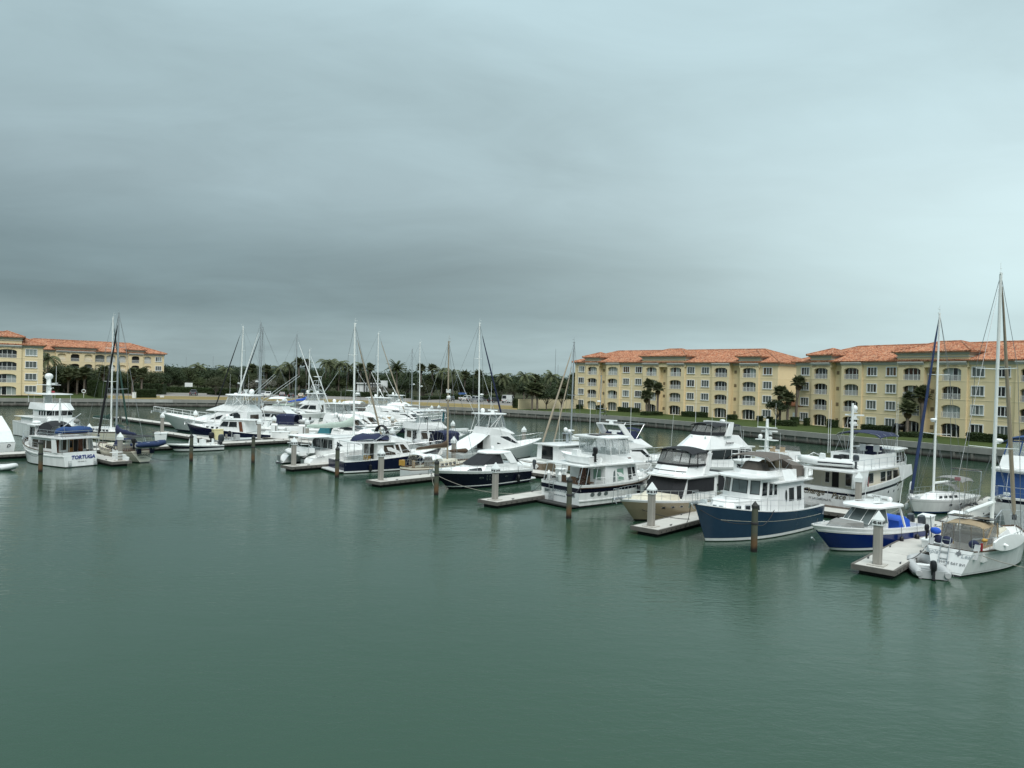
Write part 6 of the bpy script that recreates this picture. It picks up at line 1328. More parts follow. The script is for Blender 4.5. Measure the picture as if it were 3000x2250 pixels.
mb = MB(); mb.box(-h - .1, -h + .1, .15, .75, 1.25, 1.75); mb.build('horseshoe_buoy', 'yellow', b.t); b.radar_bar(1.2, 0, 8.3, .5); b.dome(1.25, .0, 7.6, .22)
# --- navy hulled trawler with white house
b = Boat('trawler_yacht', 'navy hulled white trawler with navy canvas bundle on its flybridge', 'trawler', (3.57, 15.0), (3.77, 2.9), 4.3, 1.15, 1.25, 2.2, rake=1.4, flare=.2, tw=.95, full=2.2)
b.hull([.08, .22, ('f', .98, 0), ('f', 1, 0)], ['antifoul_red', 'hull_white', 'navy', 'hull_white'], bw=.08, deck='deck_white', well=[(0, .25), (.26, .25), (.27, 0), (1, 0)]); h = b.L / 2
b.platform(.9, .3)
F = b.house('saloon', 'gel_white', 1.05, 2.95, -2.5, 2.3, -2.5, 1.3, 1.85, 1.65, 1.75, 1.5, nose=.4)
for f_ in 'PS': b.win(F, f_, [(.18, .32), (.52, .32), (.52, .86), (.20, .86)], 'glass_brown', 'gel_white'); b.win(F, f_, [(.58, .36), (.69, .36), (.69, .88), (.58, .88)], 'glass_brown', 'gel_white'); b.win(F, f_, [(.74, .40), (.98, .42), (.86, .88), (.74, .88)], 'glass_brown', 'gel_white')
for f_ in ('F', 'FP', 'FS'): b.win(F, f_, [(.06, .4), (.94, .4), (.94, .88), (.06, .88)], 'glass_brown', 'gel_white', 'windscreen')
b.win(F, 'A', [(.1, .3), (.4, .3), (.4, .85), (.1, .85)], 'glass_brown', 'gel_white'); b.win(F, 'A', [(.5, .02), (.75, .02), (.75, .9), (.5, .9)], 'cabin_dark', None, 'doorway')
b.slab_roof('boat_deck', 'gel_white', [(-5.2, 1.95), (-.5, 1.9)], 2.95, .09, .02); mb = MB()
for sg in (1, -1):
    for x in (-5.1, -4.2): mb.tube((x, sg * 1.8, 1.0), (x, sg * 1.85, 2.95), .03)
mb.build('deck_support', 'steel', b.t); b.ladder(-3.3, -.6, 1.0, 2.95, .5, 6, 'steel', .5)
b.house('pilothouse_brow', 'gel_white', 2.95, 3.55, -1.0, 2.0, -.9, .1, 1.75, 1.4, 1.6, 1.2, nose=.4)
mb = MB()
for x0_, x1_, hh, ww in ((-4.6, -1.2, .75, 1.2), (-1.9, .6, .55, 1.35)): mb.loft([[(x0_ + (x1_ - x0_) * u, ww * k * math.cos(a), 3.05 + hh * max(.12, q) * (.35 + .75 * max(0, math.sin(a)))) for a in [2 * math.pi * j / 10 for j in range(10)]] for u, k, q in ((0, .3, .1), (.15, .85, .7), (.4, 1, 1.0), (.7, .95, .8), (.88, .8, .95), (1, .3, .15))])
mb.build('canvas_bundle', 'canvas_navy', b.t, 60)
b.canopy('folded_bimini', 'canvas_black', -1.4, -1.0, 1.4, 4.2, .5, .3); b.tubes('bimini_frame', 'steel', [[(-2.6, y, 3.1), (-1.2, y, 4.25), (.4, y, 3.2)] for y in (1.4, -1.4)] + [[(-2.8, y, 3.1), (.6, y, 4.6), (1.2, y, 3.2)] for y in (1.3, -1.3)], .022)
b.rail(.0, .40, .62, 6, inset=.08, mid=2, name='cockpit_rail', close=False); b.rail(.42, 1.0, .65, 8, inset=.12, mid=1); b.anchor(2.2, .3)
mb = MB().tube((-1.0, 0, 3.1), (-1.0, 0, 5.4), .06, .05); mb.build('signal_mast', 'mast_white', b.t); b.dome(-1.2, .3, 5.3, .2); b.radome(-.8, -.2, 5.0, .28); b.portlights((.66, .75), 1.35, -1, rect=(.18, .10)); b.fenders((.22, .3), -1, 'motor_black', .16, .7)
b.house('yellow_locker', 'yellow', 1.0, 1.5, -3.0, -2.6, -3.0, -2.6, .5, .5)
NAVY = b
# --- white sailing catamaran
bow, st = g(4.25, 14.8), g(4.27, 2.0); d = (bow - st).normalized(); nn = Vector((-d.y, d.x))
cat = None
c0 = (bow + st) / 2; t_ = thing('catamaran', 'white sailing catamaran with sage green boom cover and twin stepped sterns', 'catamaran', (c0.x, c0.y, 0), math.atan2(d.y, d.x))
hulls = []
for sg in (1, -1):
    hb = Boat.__new__(Boat); hb.t = bpy.data.objects.new('hull_side', None); bpy.data.objects.remove(hb.t); hb.L = (bow - st).length; hb.B = 1.75; hb.fs, hb.fm, hb.fb = .95, 1.75, 1.75; hb.rake, hb.tw, hb.trk, hb.flare, hb.full, hb.pw, hb.tumble = .5, .8, .9, .12, 2.2, 1.1, 0
    hb.t = t_; n0 = set(t_.children); hb.hull([.15, ('f', 1, 0)], [AF, 'hull_white'], bw=.03); 
    for o in set(t_.children) - n0: o.location = (0, sg * 2.35, 0); hulls.append(o)
    for i in range(4): o = MB().box(-hb.L / 2 + .15 + i * .42, -hb.L / 2 + .55 + i * .42, sg * 2.35 - .55, sg * 2.35 + .55, .32 + i * .22, .36 + i * .22).build('step', 'deck_white', t_)
    o = link('ladder_grille', MB().box(-hb.L / 2 + .0, -hb.L / 2 + .06, sg * 2.35 - .3, sg * 2.35 + .3, .3, .9).mesh('ladder_grille', 'steel'), t_)
b = Boat.__new__(Boat); b.t = t_; b.L = (bow - st).length; b.B = 6.2; b.fs = b.fm = b.fb = 1.75; h = b.L / 2; CATB = b
MB().box(-h + 2.2, 3.0, -2.3, 2.3, .75, 1.62).build('bridge_deck', 'hull_white', t_)
F = b.house('saloon', 'gel_white', 1.62, 2.85, -2.4, 3.1, -2.3, 1.6, 2.3, 1.7, 2.0, 1.35, nose=.9, roof='gel_white', over=.05, roofname='saloon_roof')
for f_ in 'PS': b.win(F, f_, [(.08, .3), (.95, .28), (.72, .72), (.35, .85), (.12, .82)], 'glass', None)
for f_ in ('F', 'FP', 'FS'): b.win(F, f_, [(.06, .25), (.94, .25), (.94, .78), (.06, .78)], 'glass', None, 'windscreen')
b.wins(F, 'A', .08, .92, .08, .85, 4, .03, 'glass', 'gel_white', name='sliding_door')
b.slab_roof('cockpit_hardtop', 'canvas_white', [(-5.6, 2.0), (-2.4, 2.1)], 3.05, .08, .1); mb = MB()
for x in (-5.4, -3.9):
    for sg in (1, -1): mb.tube((x, sg * 1.95, 1.5), (x, sg * 1.9, 3.06), .03)
mb.build('hardtop_post', 'steel', t_); b.box('cockpit_seat', 'plastic_white', -5.3, -4.5, -1.7, 1.7, 1.4, 1.9)
MB().loft([[(-2.9, .9 + .38 * math.cos(a), 2.3 + .38 * math.sin(a)) for a in [2 * math.pi * i / 14 for i in range(14)]], [(-2.86, .9 + .33 * math.cos(a), 2.3 + .33 * math.sin(a)) for a in [2 * math.pi * i / 14 for i in range(14)]]]).build('steering_wheel', 'motor_black', t_)
top = b.mast(1.7, 2.9, 12.8, .13, 'mast_white', ((.40, 1.3), (.72, .9)), .2, 0, fore=(h - .3, 0, 1.7), chain=2.6); b.furled((h - .4, 0, 1.8), (1.6, 0, 14.8), 'mast_tan', .11); b.boom(1.5, -4.6, 4.0, 'mast_white', 'canvas_sage', .42, droop=.10); b.radome(2.1, 0, 7.6, .3); MB().box(1.75, 2.35, -.12, .12, 7.5, 7.59).build('radar_bracket', 'mast_white', t_)
MB().tube((h - .35, -2.2, 1.65), (h - .35, 2.2, 1.65), .09).build('cross_beam', 'alu', t_); MB().slab([(3.1, -2.0, 1.55), (h - .45, -2.0, 1.55), (h - .45, 2.0, 1.55), (3.1, 2.0, 1.55)], .012).build('trampoline', 'canvas_grey', t_)
for sg in (1, -1): MB().path([(x, sg * 3.05, 2.35) for x in (-3.5, -1, 1.5, 4, h - .6)], .014).path([(x, sg * 3.05, 2.05) for x in (-3.5, 4, h - .6)], .01).build('guard_wire', 'wire', t_)
mb = MB()
for sg in (1, -1):
    for x in (-3.5, -1, 1.5, 4, h - .6): mb.tube((x, sg * 3.05, 1.7), (x, sg * 3.05, 2.36), .016)
mb.build('stanchion', 'steel', t_); text(t_, 'PEARL', .42, 'ink_grey', (-h + 1.6, -3.22, 1.05), (1, 0, 0), (0, 0, 1)); b.fender(-1.5, -3.45, .9, .16, .7)
mb = MB()
for sg in (1, -1): mb.path([(-h + 2.2, sg * 1.3, 1.5), (-h + 1.4, sg * 1.3, 2.3), (-h + .4, sg * 1.3, 2.35)], .05)
mb.build('davit', 'alu', t_)
p, a = on(b, -h + .75, .2, 1.1, R(90)); rib('inflatable_dinghy', 'white inflatable dinghy hoisted between the catamaran sterns', p, a, 3.2, 1.6, .24, 'hypalon_white', 'plastic_white')
# --- white sailing yacht, right foreground
b = Boat('sailing_yacht', 'large white sailing yacht with tan dodger, solar panels and a board on its rail', 'sailboat', (-.31, 13.6), (-.195, 2.7), 3.65, 1.38, 1.2, 1.55, rake=1.1, flare=.14, tw=.62, full=2.3, trk=.55, dl=12.2, sfl=.38)
b.hull([.10, .16, .2, ('f', .84, 0), ('f', .87, 0), ('f', 1, 0)], [AF, 'hull_white', 'grey_gel', 'hull_white', 'grey_gel', 'hull_white'], bw=.06, deck='deck_white', cap='teak', capw=.06, well=[(0, .0), (.06, .0), (.065, .4), (.30, .4), (.31, 0), (1, 0)]); h = b.L / 2
F = b.house('coachroof', 'gel_white', 1.05, 1.72, -2.1, 3.7, -2.1, 3.1, 1.25, .75, 1.12, .55, nose=.6, roof='deck_cream', over=-.05, roofname='coachroof_top', th=.03, camber=.08)
b.wins(F, 'P', .12, .8, .35, .68, 3, .06, 'glass', None, both=True); MB().box(1.9, 2.5, -.28, .28, 1.83, 1.87).build('deck_hatch', 'glass_grey', b.t)
for sg in (1, -1): b.box('cockpit_seat', 'gel_white', -4.6, -2.2, min(sg * .7, sg * 1.35), max(sg * .7, sg * 1.35), .75, 1.35)
dz = 2.52
b.canopy('dodger_top', 'canvas_tan', -3.5, -1.3, 1.08, dz, .12, .12, 1.0)
for sg in (1, -1):
    b.panel('dodger_window', 'vinyl_smoke', [(-3.6, sg * 1.08, 1.45), (-1.75, sg * 1.08, 1.5), (-1.3, sg * 1.0, 2.4), (-3.6, sg * 1.06, 2.4)]); b.panel('dodger_skirt', 'canvas_tan', [(-3.65, sg * 1.095, 1.3), (-1.5, sg * 1.09, 1.35), (-1.6, sg * 1.09, 1.5), (-3.65, sg * 1.095, 1.46)])
b.panel('dodger_windscreen', 'vinyl_smoke', [(-.75, 1.0, 1.8), (-.75, -1.0, 1.8), (-1.0, -1.0, 2.48), (-1.0, 1.0, 2.48)]); b.panel('cockpit_curtain', 'vinyl_smoke', [(-3.75, 1.04, 1.5), (-3.75, -1.04, 1.5), (-3.72, -1.0, 2.42), (-3.72, 1.0, 2.42)])
b.tubes('dodger_frame', 'canvas_tan', [[(-3.7, y, 1.35), (-3.7, y * .97, 2.45)] for y in (1.08, .45, -.45, -1.08)] + [[(-1.2, y, 1.5), (-1.1, y * .93, 2.5)] for y in (1.05, -1.05)] + [[(-3.6, y, 1.4), (-2.4, y, 2.4)] for y in (1.09, -1.09)], .035)
for y in (.62, -.62): b.panel('solar_panel', 'solar', [(-2.6, y - .5, dz + .26), (-1.5, y - .5, dz + .24), (-1.5, y + .5, dz + .24), (-2.6, y + .5, dz + .26)], .02)
tp = b.mast(1.35, 1.75, 15.1, .115, 'mast_white', ((.32, 1.35), (.63, 1.1)), .45, -.2, fore=(h - .15, 0, 1.6), chain=1.55); b.furled((h - .25, 0, 1.65), (1.1, -.2, 16.6), 'mast_tan', .12, .03, .97)
b.boom(1.6, -3.2, 3.35, 'mast_white', None, r=.12, z1=3.15); b.tubes('backstay', 'wire', [[(-h + .5, .5, 1.3), (-h + 1.6, 0, 5.5), (1.0, -.2, 16.7)], [(-h + .5, -.5, 1.3), (-h + 1.6, 0, 5.5)]], .013); b.radome(2.1, 0, 6.9, .27); MB().box(1.75, 2.3, -.1, .1, 6.82, 6.9).build('radar_bracket', 'mast_white', b.t)
mb = MB(); mb.box(-h + 1.35, -h + 1.37, -.15, .15, 5.0, 5.2); mb.build('ensign', 'flag', b.t)
b.rail(.0, .97, .68, 12, inset=.06, mid=1, r=.015); b.tubes('pulpit', 'steel', [[(h - 1.5, 1.0, 1.5), (h - .7, .62, 2.45), (h + .15, .3, 2.45), (h + .15, -.3, 2.45), (h - .7, -.62, 2.45), (h - 1.5, -1.0, 1.5)], [(h - .1, .3, 1.55), (h + .15, .3, 2.45)], [(h - .1, -.3, 1.55), (h + .15, -.3, 2.45)], [(h - .9, .65, 1.5), (h - .7, .62, 2.45)], [(h - .9, -.65, 1.5), (h - .7, -.62, 2.45)]], .022)
tx = b.pt(0, .6).x
b.ladder(tx - .15, .25, .35, 1.95, .42, 5, 'steel', .62); b.name_aft('Maple', .33, 'mast_grey', 1.0, .95, shear=.25); b.name_aft('Leaf', .33, 'mast_grey', 1.0, -.85, shear=.25); b.name_aft('WHITE BAY BVI', .20, 'ink_grey', .58, -.15)
mb = MB(); lf = [(0, .0), (.06, .10), (.17, .12), (.10, .18), (.12, .26), (.04, .24), (0, .36), (-.04, .24), (-.12, .26), (-.10, .18), (-.17, .12), (-.06, .10)]
x2 = b.pt(0, 1.3).x; mb.slab([(tx + (x2 - tx) * (z + .42) / .7 - .03, -.45 - y, 1.02 + z) for y, z in lf], .004); mb.build('leaf_emblem', 'ink_grey', b.t)
for y, c in ((.9, 'canvas_navy'), (.45, 'canvas_navy'), (-.9, 'canvas_navy')): MB().ell((tx + 1.15, y, 1.65), .22, .28, .24, 9, 6).build('stern_cushion', c, b.t, 60)
for y in (1.15, -1.15): b.panel('rudder_blade', 'grey_gel', [(tx + .45, y - .14, .95), (tx + .45, y + .14, .95), (tx + .95, y + .14, 1.7), (tx + .95, y - .14, 1.7)], .02)
mb = MB().tube((tx + 1.1, 1.2, 1.3), (tx + .9, 1.25, 2.9), .03); mb.build('wind_vane_post', 'steel', b.t); b.outboard(tx + .95, 1.45, 2.0, .55, 'motor_black'); MB().ell((tx + 1.0, 1.0, 2.1), .2, .3, .2, 8, 5).build('blue_bag', 'canvas_bright', b.t, 60)
MB().box(tx + .95, tx + 1.1, -1.35, -1.27, 1.4, 1.8).build('horseshoe_buoy', 'red', b.t); MB().ell((tx + 1.3, -1.35, 1.95), .25, .16, .1, 8, 5).build('throw_line', 'yellow', b.t, 60)
# board lashed along the starboard rail: a thing of its own
S_ = b; q0, q1 = b.pt(.16, 1.3, -1), b.pt(.48, 1.3, -1); mb = MB(); pr = []
for i in range(13):
    u = i / 12; wv_ = .42 * math.sin(math.pi * min(1, .06 + u * .92)) ** .55; c = q0.lerp(q1, u) + Vector((0, -.28, .42)); pr.append([c + Vector((0, o, 0)) + Vector((0, 0, s * wv_)) for o, s in ((-.05, -1), (-.07, 0), (-.05, 1), (.05, 1), (.07, 0), (.05, -1))])
mb.loft(pr); o = mb.build('paddle_board', 'plastic_white', None, 50, label='long white paddle board strapped outside the sailing yacht rail', cat='paddle board'); o.location = b.t.location; o.rotation_euler = b.t.rotation_euler
fn = MB().loft([[(q0.x + .9, q0.y - .36, q0.z + .35), (q0.x + 1.15, q0.y - .36, q0.z + .40), (q0.x + 1.1, q0.y - .36, q0.z + .5), (q0.x + .9, q0.y - .36, q0.z + .42)], [(q0.x + 1.1, q0.y - .62, q0.z + .30), (q0.x + 1.2, q0.y - .62, q0.z + .33), (q0.x + 1.18, q0.y - .62, q0.z + .36), (q0.x + 1.1, q0.y - .62, q0.z + .33)]]); fn.build('fin', 'plastic_white', o)
MAPLE = b
p = at(2712, 1676, 0); rib('inflatable_dinghy', 'grey inflatable dinghy with black outboard tied astern of the large sailing yacht', (p.x, p.y, .02), ANG_V + R(24), 3.7, 1.9, .27, 'hypalon', 'grey_gel', 'motor_black', stripe='ink_grey', tiltm=R(10))
# ================================================================== boats, far side of the main dock
# --- small white sloop
b = Boat('sailing_yacht', 'small white sloop with blue furled headsail and grey bimini', 'sailboat', (.29, 22.7), (.13, 31.4), 3.3, 1.1, 1.0, 1.25, rake=.8, flare=.14, tw=.75, full=2.2, sfl=.5)
b.hull([.12, .2, ('f', .82, 0), ('f', .85, 0), ('f', 1, 0)], ['antifoul_blue', 'antifoul_blue', 'hull_white', 'grey_gel', 'hull_white'], bw=.05, deck='deck_white', capw=.06); h = b.L / 2
F = b.house('coachroof', 'gel_white', .98, 1.42, -1.4, 2.6, -1.3, 2.0, 1.15, .6, 1.0, .4, nose=.5, roof='gel_white', over=-.03, roofname='coachroof_top', th=.03)
b.wins(F, 'P', .12, .8, .35, .75, 4, .08, 'glass', None, both=True); b.portlights((.45, .62), .72, 1, rect=(.16, .08)); b.portlights((.45,), .72, -1, rect=(.16, .08))
tp = b.mast(.9, 1.45, 14.7, .10, 'mast_white', ((.33, 1.1), (.66, .9)), .15, 0, fore=(h - .1, 0, 1.3), back=(-h, 0, 1.2)); b.furled((h - .15, 0, 1.35), (.85, 0, 15.7), 'canvas_deep', .12, .02, .97); b.boom(.75, -3.0, 2.3, 'mast_white', None, r=.10); b.radome(1.2, 0, 7.4, .26); MB().box(.9, 1.4, -.1, .1, 7.32, 7.4).build('radar_bracket', 'mast_white', b.t)
b.canopy('bimini', 'canvas_grey', -3.4, -1.4, 1.15, 2.55, .18, .12); b.frame_canopy(-3.3, -1.5, 1.1, 2.55, 1.2); b.canopy('dodger', 'vinyl_smoke', -1.4, -.5, 1.05, 2.05, .2, .3)
b.tubes('stern_arch', 'steel', [[(-h + .3, 1.25, 1.2), (-h - .05, 1.2, 3.1), (-h - .05, -1.2, 3.1), (-h + .3, -1.25, 1.2)]], .035); b.panel('solar_panel', 'solar', [(-h - .5, -1.1, 3.18), (-h + .4, -1.1, 3.16), (-h + .4, 1.1, 3.16), (-h - .5, 1.1, 3.18)], .02)
b.rail(.03, .97, .6, 10, inset=.06, mid=1, r=.013); b.anchor(1.2, .15); b.fenders((.2, .32), 1, 'motor_black', .2, .7); b.fenders((.9,), -1)
MB().loft([[(h - 1.0 + .9 * math.cos(a) * .25, -.5 + .02 * k, 1.75 + .75 * math.sin(a)) for a in [2 * math.pi * i / 12 for i in range(12)]] for k in (0, 4)]).build('upright_board', 'plastic_white', b.t, 40)
# --- white trawler with script on the transom
b = Boat('trawler_yacht', 'big white raised bow trawler with script lettering on its transom and navy bimini', 'trawler', (.56, 34.6), (.69, 19.6), 5.2, 1.85, 2.0, 3.35, rake=1.4, flare=.22, tw=.94, full=2.3)
b.hull([.10, .22, ('f', .30, 0), ('f', .72, 0), ('f', .82, 0), ('f', 1, 0)], [AF, 'hull_white', 'hull_white', 'hull_white', 'ink_navy', 'hull_white'], bw=.75, deck='deck_white', capw=.12); h = b.L / 2
b.portlights((.42, .5, .58, .66, .74, .82), 1.25, -1, .11); b.portlights((.55, .72), 1.7, -1, rect=(.16, .12))
b.name_aft('Change', .62, 'ink_bronze', 1.18, .95, shear=.35, bold=.012); b.name_aft('Pace', .62, 'ink_bronze', 1.02, -1.15, shear=.35, bold=.012); b.name_aft('FT LAUDERDALE FL', .22, 'ink', .74, .35)
F = b.house('saloon', 'cream', 1.2, 3.2, -5.6, 2.2, -5.6, 2.2, 2.05, 2.1, 2.0, 2.05)
for f_ in 'PS': b.wins(F, f_, .10, .30, .45, .85, 1, .03, 'glass', 'gel_white'); b.wins(F, f_, .48, .92, .45, .85, 3, .04, 'glass', 'gel_white')
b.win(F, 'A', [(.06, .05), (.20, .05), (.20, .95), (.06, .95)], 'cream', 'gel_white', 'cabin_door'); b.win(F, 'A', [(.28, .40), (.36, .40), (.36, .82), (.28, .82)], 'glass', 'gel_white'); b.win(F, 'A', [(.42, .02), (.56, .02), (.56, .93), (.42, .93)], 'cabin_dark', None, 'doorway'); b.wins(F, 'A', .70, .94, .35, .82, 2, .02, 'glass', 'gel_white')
b.slab_roof('boat_deck', 'gel_white', [(-8.0, 2.5), (1.0, 2.5)], 3.2, .12, .02)
for sg in (1, -1):
    b.panel('wing_panel', 'gel_white', [(-8.0, sg * 2.42, 2.0), (-6.9, sg * 2.45, 2.0), (-7.4, sg * 2.45, 3.2), (-7.95, sg * 2.45, 3.2)], .03); b.panel('side_curtain', 'canvas_white', [(-6.9, sg * 2.47, 1.95), (-5.5, sg * 2.5, 1.95), (-5.3, sg * 2.5, 3.18), (-6.9, sg * 2.48, 3.18)])
    b.panel('bulwark_wing', 'gel_white', [(1.2, sg * 2.5, 2.0), (4.0, sg * 2.35, 2.4), (3.6, sg * 2.4, 3.3), (.6, sg * 2.5, 3.3)], .04)
F = b.house('pilothouse', 'gel_white', 2.6, 4.55, 1.8, 5.2, 1.9, 4.9, 1.75, 1.5, 1.7, 1.4, nose=.4, roof='gel_white', over=.3, roofname='pilothouse_roof')
for f_ in 'PS': b.wins(F, f_, .12, .95, .42, .88, 3, .06, 'glass', 'gel_white')
for f_ in ('F', 'FP', 'FS'): b.win(F, f_, [(.06, .42), (.94, .42), (.94, .9), (.06, .9)], 'glass', 'gel_white', 'windscreen')
F = b.house('flybridge', 'gel_white', 3.3, 4.35, -2.6, 2.0, -2.8, 1.9, 1.9, 1.8, 1.85, 1.75, open_top=True)
b.canopy('bimini', 'canvas_navy', -1.8, 2.2, 1.9, 6.0, .22, .18); b.frame_canopy(-1.7, 2.1, 1.85, 6.0, 4.3, n=4); b.seat(.9, .6, 3.9); b.seat(.9, -.6, 3.9); b.house('console_cover', 'canvas_navy', 3.6, 4.8, 1.0, 1.9, 1.1, 1.7, .8, .7); b.box('bench', 'plastic_white', -2.4, -1.8, -1.5, 1.5, 3.5, 4.1)
MB().tube((-2.9, 0, 3.3), (-2.9, 0, 8.6), .13, .10, 10).build('signal_mast', 'mast_white', b.t, 40); b.dome(-2.55, 0, 7.9, .26); b.radar_bar(-2.5, 0, 7.3, 1.5, .2); b.radome(-2.5, .1, 6.8, .3); MB().box(-2.8, -2.2, -.25, .25, 7.2, 7.29).box(-2.8, -2.2, -.2, .2, 6.7, 6.79).box(-2.8, -2.3, -.15, .15, 7.8, 7.88).build('mast_bracket', 'mast_white', b.t)
b.tubes('mast_stay', 'wire', [[(-2.9, 0, 8.2), (-6.0, .0, 4.6)], [(-2.9, 0, 7.5), (1.6, 1.7, 4.3)]], .014)
for x, y in ((-3.0, 2.0), (-2.6, 2.0), (2.2, -1.6), (2.5, -1.6)): b.antenna(x, y, 4.2, 4.6, 0, .022)
for x, y, z in ((-5.2, 1.4, 3.3), (-4.2, -1.9, 3.3)): b.house('motor_cover', 'canvas_black', z, z + 1.0, x - .35, x + .3, x - .3, x + .2, .35, .35)
b.rail(.62, 1.0, .8, 7, inset=.1, mid=2, r=.022); b.tubes('deck_rail', 'steel', [[(x, y, 4.15) for x, y in ((-7.9, 2.4), (-3, 2.4))], [(x, y, 4.15) for x, y in ((-7.9, -2.4), (1.2, -2.4))], [(x, y, 3.75) for x, y in ((-5.9, -2.4), (1.2, -2.4))]] + [[(x, -2.4, 3.3), (x, -2.4, 4.15)] for x in (-5.9, -4.5, -3.0, -1.5, 0, 1.2)] + [[(x, 2.4, 3.3), (x, 2.4, 4.15)] for x in (-7.9, -5, -3)], .02)
b.anchor(3.3, .5); b.platform(.7, .4, 'teak')
b.tubes('transom_rail', 'steel', [[(-h - .3, -.4, .9), (-h - .3, -.4, 1.6), (-h - .3, -2.2, 1.6), (-h - .3, -2.2, .9)]], .02)
MB().tube((-5.4, -2.45, 1.9), (-5.7, -2.75, 2.9), .025).build('flag_staff', 'teak', b.t); mb = MB(); mb.slab([(-5.72, -2.74, 2.8), (-5.95, -2.75, 2.1), (-5.7, -2.72, 2.0), (-5.5, -2.6, 2.5)], .01); mb.build('ensign', 'flag', b.t)
CH = b; p, a = on(b, -6.3, .55, 3.5, R(105)); rib('rigid_inflatable', 'white rigid inflatable with grey outboard stowed across the big trawler boat deck', p, a, 4.6, 1.9, .27, 'hypalon_white', 'plastic_white', 'motor_grey', True, stripe='ink_navy')
# --- white trawler with tall mast, hidden behind the slate blue one
b = Boat('trawler_yacht', 'white trawler with short white radar mast and curved bow pulpit', 'trawler', (1.04, 31.5), (1.20, 19.2), 4.3, 1.5, 1.5, 2.2, rake=1.0, flare=.2, tw=.93)
b.hull([.1, ('f', .8, 0), ('f', 1, 0)], [AF, 'hull_white', 'gel_white'], bw=.25); h = b.L / 2
F = b.house('saloon', 'gel_white', 1.3, 3.1, -4.6, 1.6, -4.6, 1.4, 1.85, 1.7, 1.8, 1.6, roof='gel_white', over=.25, roofname='boat_deck'); b.wins(F, 'P', .08, .9, .4, .85, 4, .05, 'glass_brown', 'gel_white', both=True); b.wins(F, 'A', .1, .9, .3, .85, 3, .05, 'glass', 'gel_white'); b.wins(F, 'F', .08, .92, .42, .85, 3, .04, 'glass', 'gel_white', name='windscreen')
F = b.house('flybridge', 'gel_white', 3.2, 3.95, -1.6, 1.4, -1.7, 1.1, 1.6, 1.4, open_top=True); b.seat(-.3, .5, 3.3, 'seat_tan'); b.seat(-.3, -.5, 3.3, 'seat_tan'); b.panel('flybridge_screen', 'vinyl_smoke', [(1.15, 1.3, 3.95), (1.15, -1.3, 3.95), (.95, -1.25, 4.4), (.95, 1.25, 4.4)])
MB().loft([[(-2.3 + q * .2 * math.cos(a), q * .14 * math.sin(a), z) for a in [2 * math.pi * i / 8 for i in range(8)]] for q, z in ((1.4, 3.2), (1, 5.2), (.7, 6.9))]).box(-2.6, -2.0, -1.0, 1.0, 5.0, 5.07).box(-2.5, -2.1, -.9, .9, 6.1, 6.17).build('signal_mast', 'mast_white', b.t, 40); b.radar_bar(-1.9, 0, 5.5, 1.4, .5); b.radome(-1.8, .1, 5.08, .28); b.dome(-2.4, .6, 5.1, .2)
for y in (.9, -.9): b.antenna(-2.4, y, 6.17, 2.2)
b.tubes('deck_rail', 'gel_white', [[(-4.8, y, z), (-1.8, y, z)] for y in (1.9, -1.9) for z in (4.1, 3.7)] + [[(-4.8, 1.9, 4.1), (-4.8, -1.9, 4.1)], [(-4.8, 1.9, 3.7), (-4.8, -1.9, 3.7)]] + [[(x, y, 3.2), (x, y, 4.1)] for x in (-4.8, -3.8, -2.8, -1.8) for y in (1.9, -1.9)], .025); b.rail(.55, 1.0, .8, 7, inset=.1, mid=1, m_='gel_white', r=.026); b.tubes('bow_pulpit', 'gel_white', [[(h - 1.2, .7, 3.0), (h + .2, .5, 3.5), (h + .6, 0, 3.2), (h + .2, -.5, 3.5), (h - 1.2, -.7, 3.0)]], .035); b.anchor(2.2, .3)
# --- large motor yacht with black canopy
b = Boat('motor_yacht', 'large white motor yacht with black flybridge canopy and dark saloon windows', 'motor yacht', (1.84, 19.1), (1.66, 33.6), 4.9, 1.5, 1.6, 2.4, rake=2.0, flare=.26, tw=.93, full=2.1)
b.hull([.1, ('f', .84, 0), ('f', .88, 0), ('f', 1, 0)], [AF, 'hull_white', 'grey_gel', 'gel_white'], bw=.1); h = b.L / 2
F1 = b.house('trunk_cabin', 'gel_white', 1.8, 2.6, 1.0, 5.2, 1.0, 4.3, 1.9, .9, 1.7, .6, nose=.8)
F = b.house('saloon', 'gel_white', 1.5, 3.45, -6.0, 2.6, -6.0, 1.2, 2.15, 1.9, 2.1, 1.75, nose=.6)
for f_ in 'PS': b.win(F, f_, [(.30, .48), (.62, .48), (.62, .95), (.30, .95)], 'glass', None); b.win(F, f_, [(.63, .48), (.99, .50), (.93, .95), (.63, .95)], 'glass', None); b.win(F, f_, [(.02, .35), (.28, .42), (.28, .97), (.02, .9)], 'canvas_black', None, 'cockpit_curtain')
for f_ in ('F', 'FP', 'FS'): b.win(F, f_, [(.01, .45), (.99, .45), (.99, .95), (.01, .95)], 'glass_grey' if f_ == 'F' else 'glass', None, 'windscreen')
F = b.house('flybridge', 'gel_white', 3.47, 4.75, -5.6, 2.0, -4.2, .35, 2.15, 1.8, 1.7, 1.3, nose=.6)
text(b.t, 'Endeavor', .34, 'ink', (-2.4, 1.98, 3.95), (-1, 0, 0), (0, -.35, 1), shear=.3, bold=.008)
zz0, zz1 = 4.76, 5.75; r0 = [(-2.8, 1.6), (-1.2, 1.55), (-.2, 1.25), (.15, .6), (.15, -.6), (-.2, -1.25), (-1.2, -1.55), (-2.8, -1.6)]; r1 = [(-2.8, 1.45), (-1.5, 1.42), (-.75, 1.15), (-.5, .55), (-.5, -.55), (-.75, -1.15), (-1.5, -1.42), (-2.8, -1.45)]
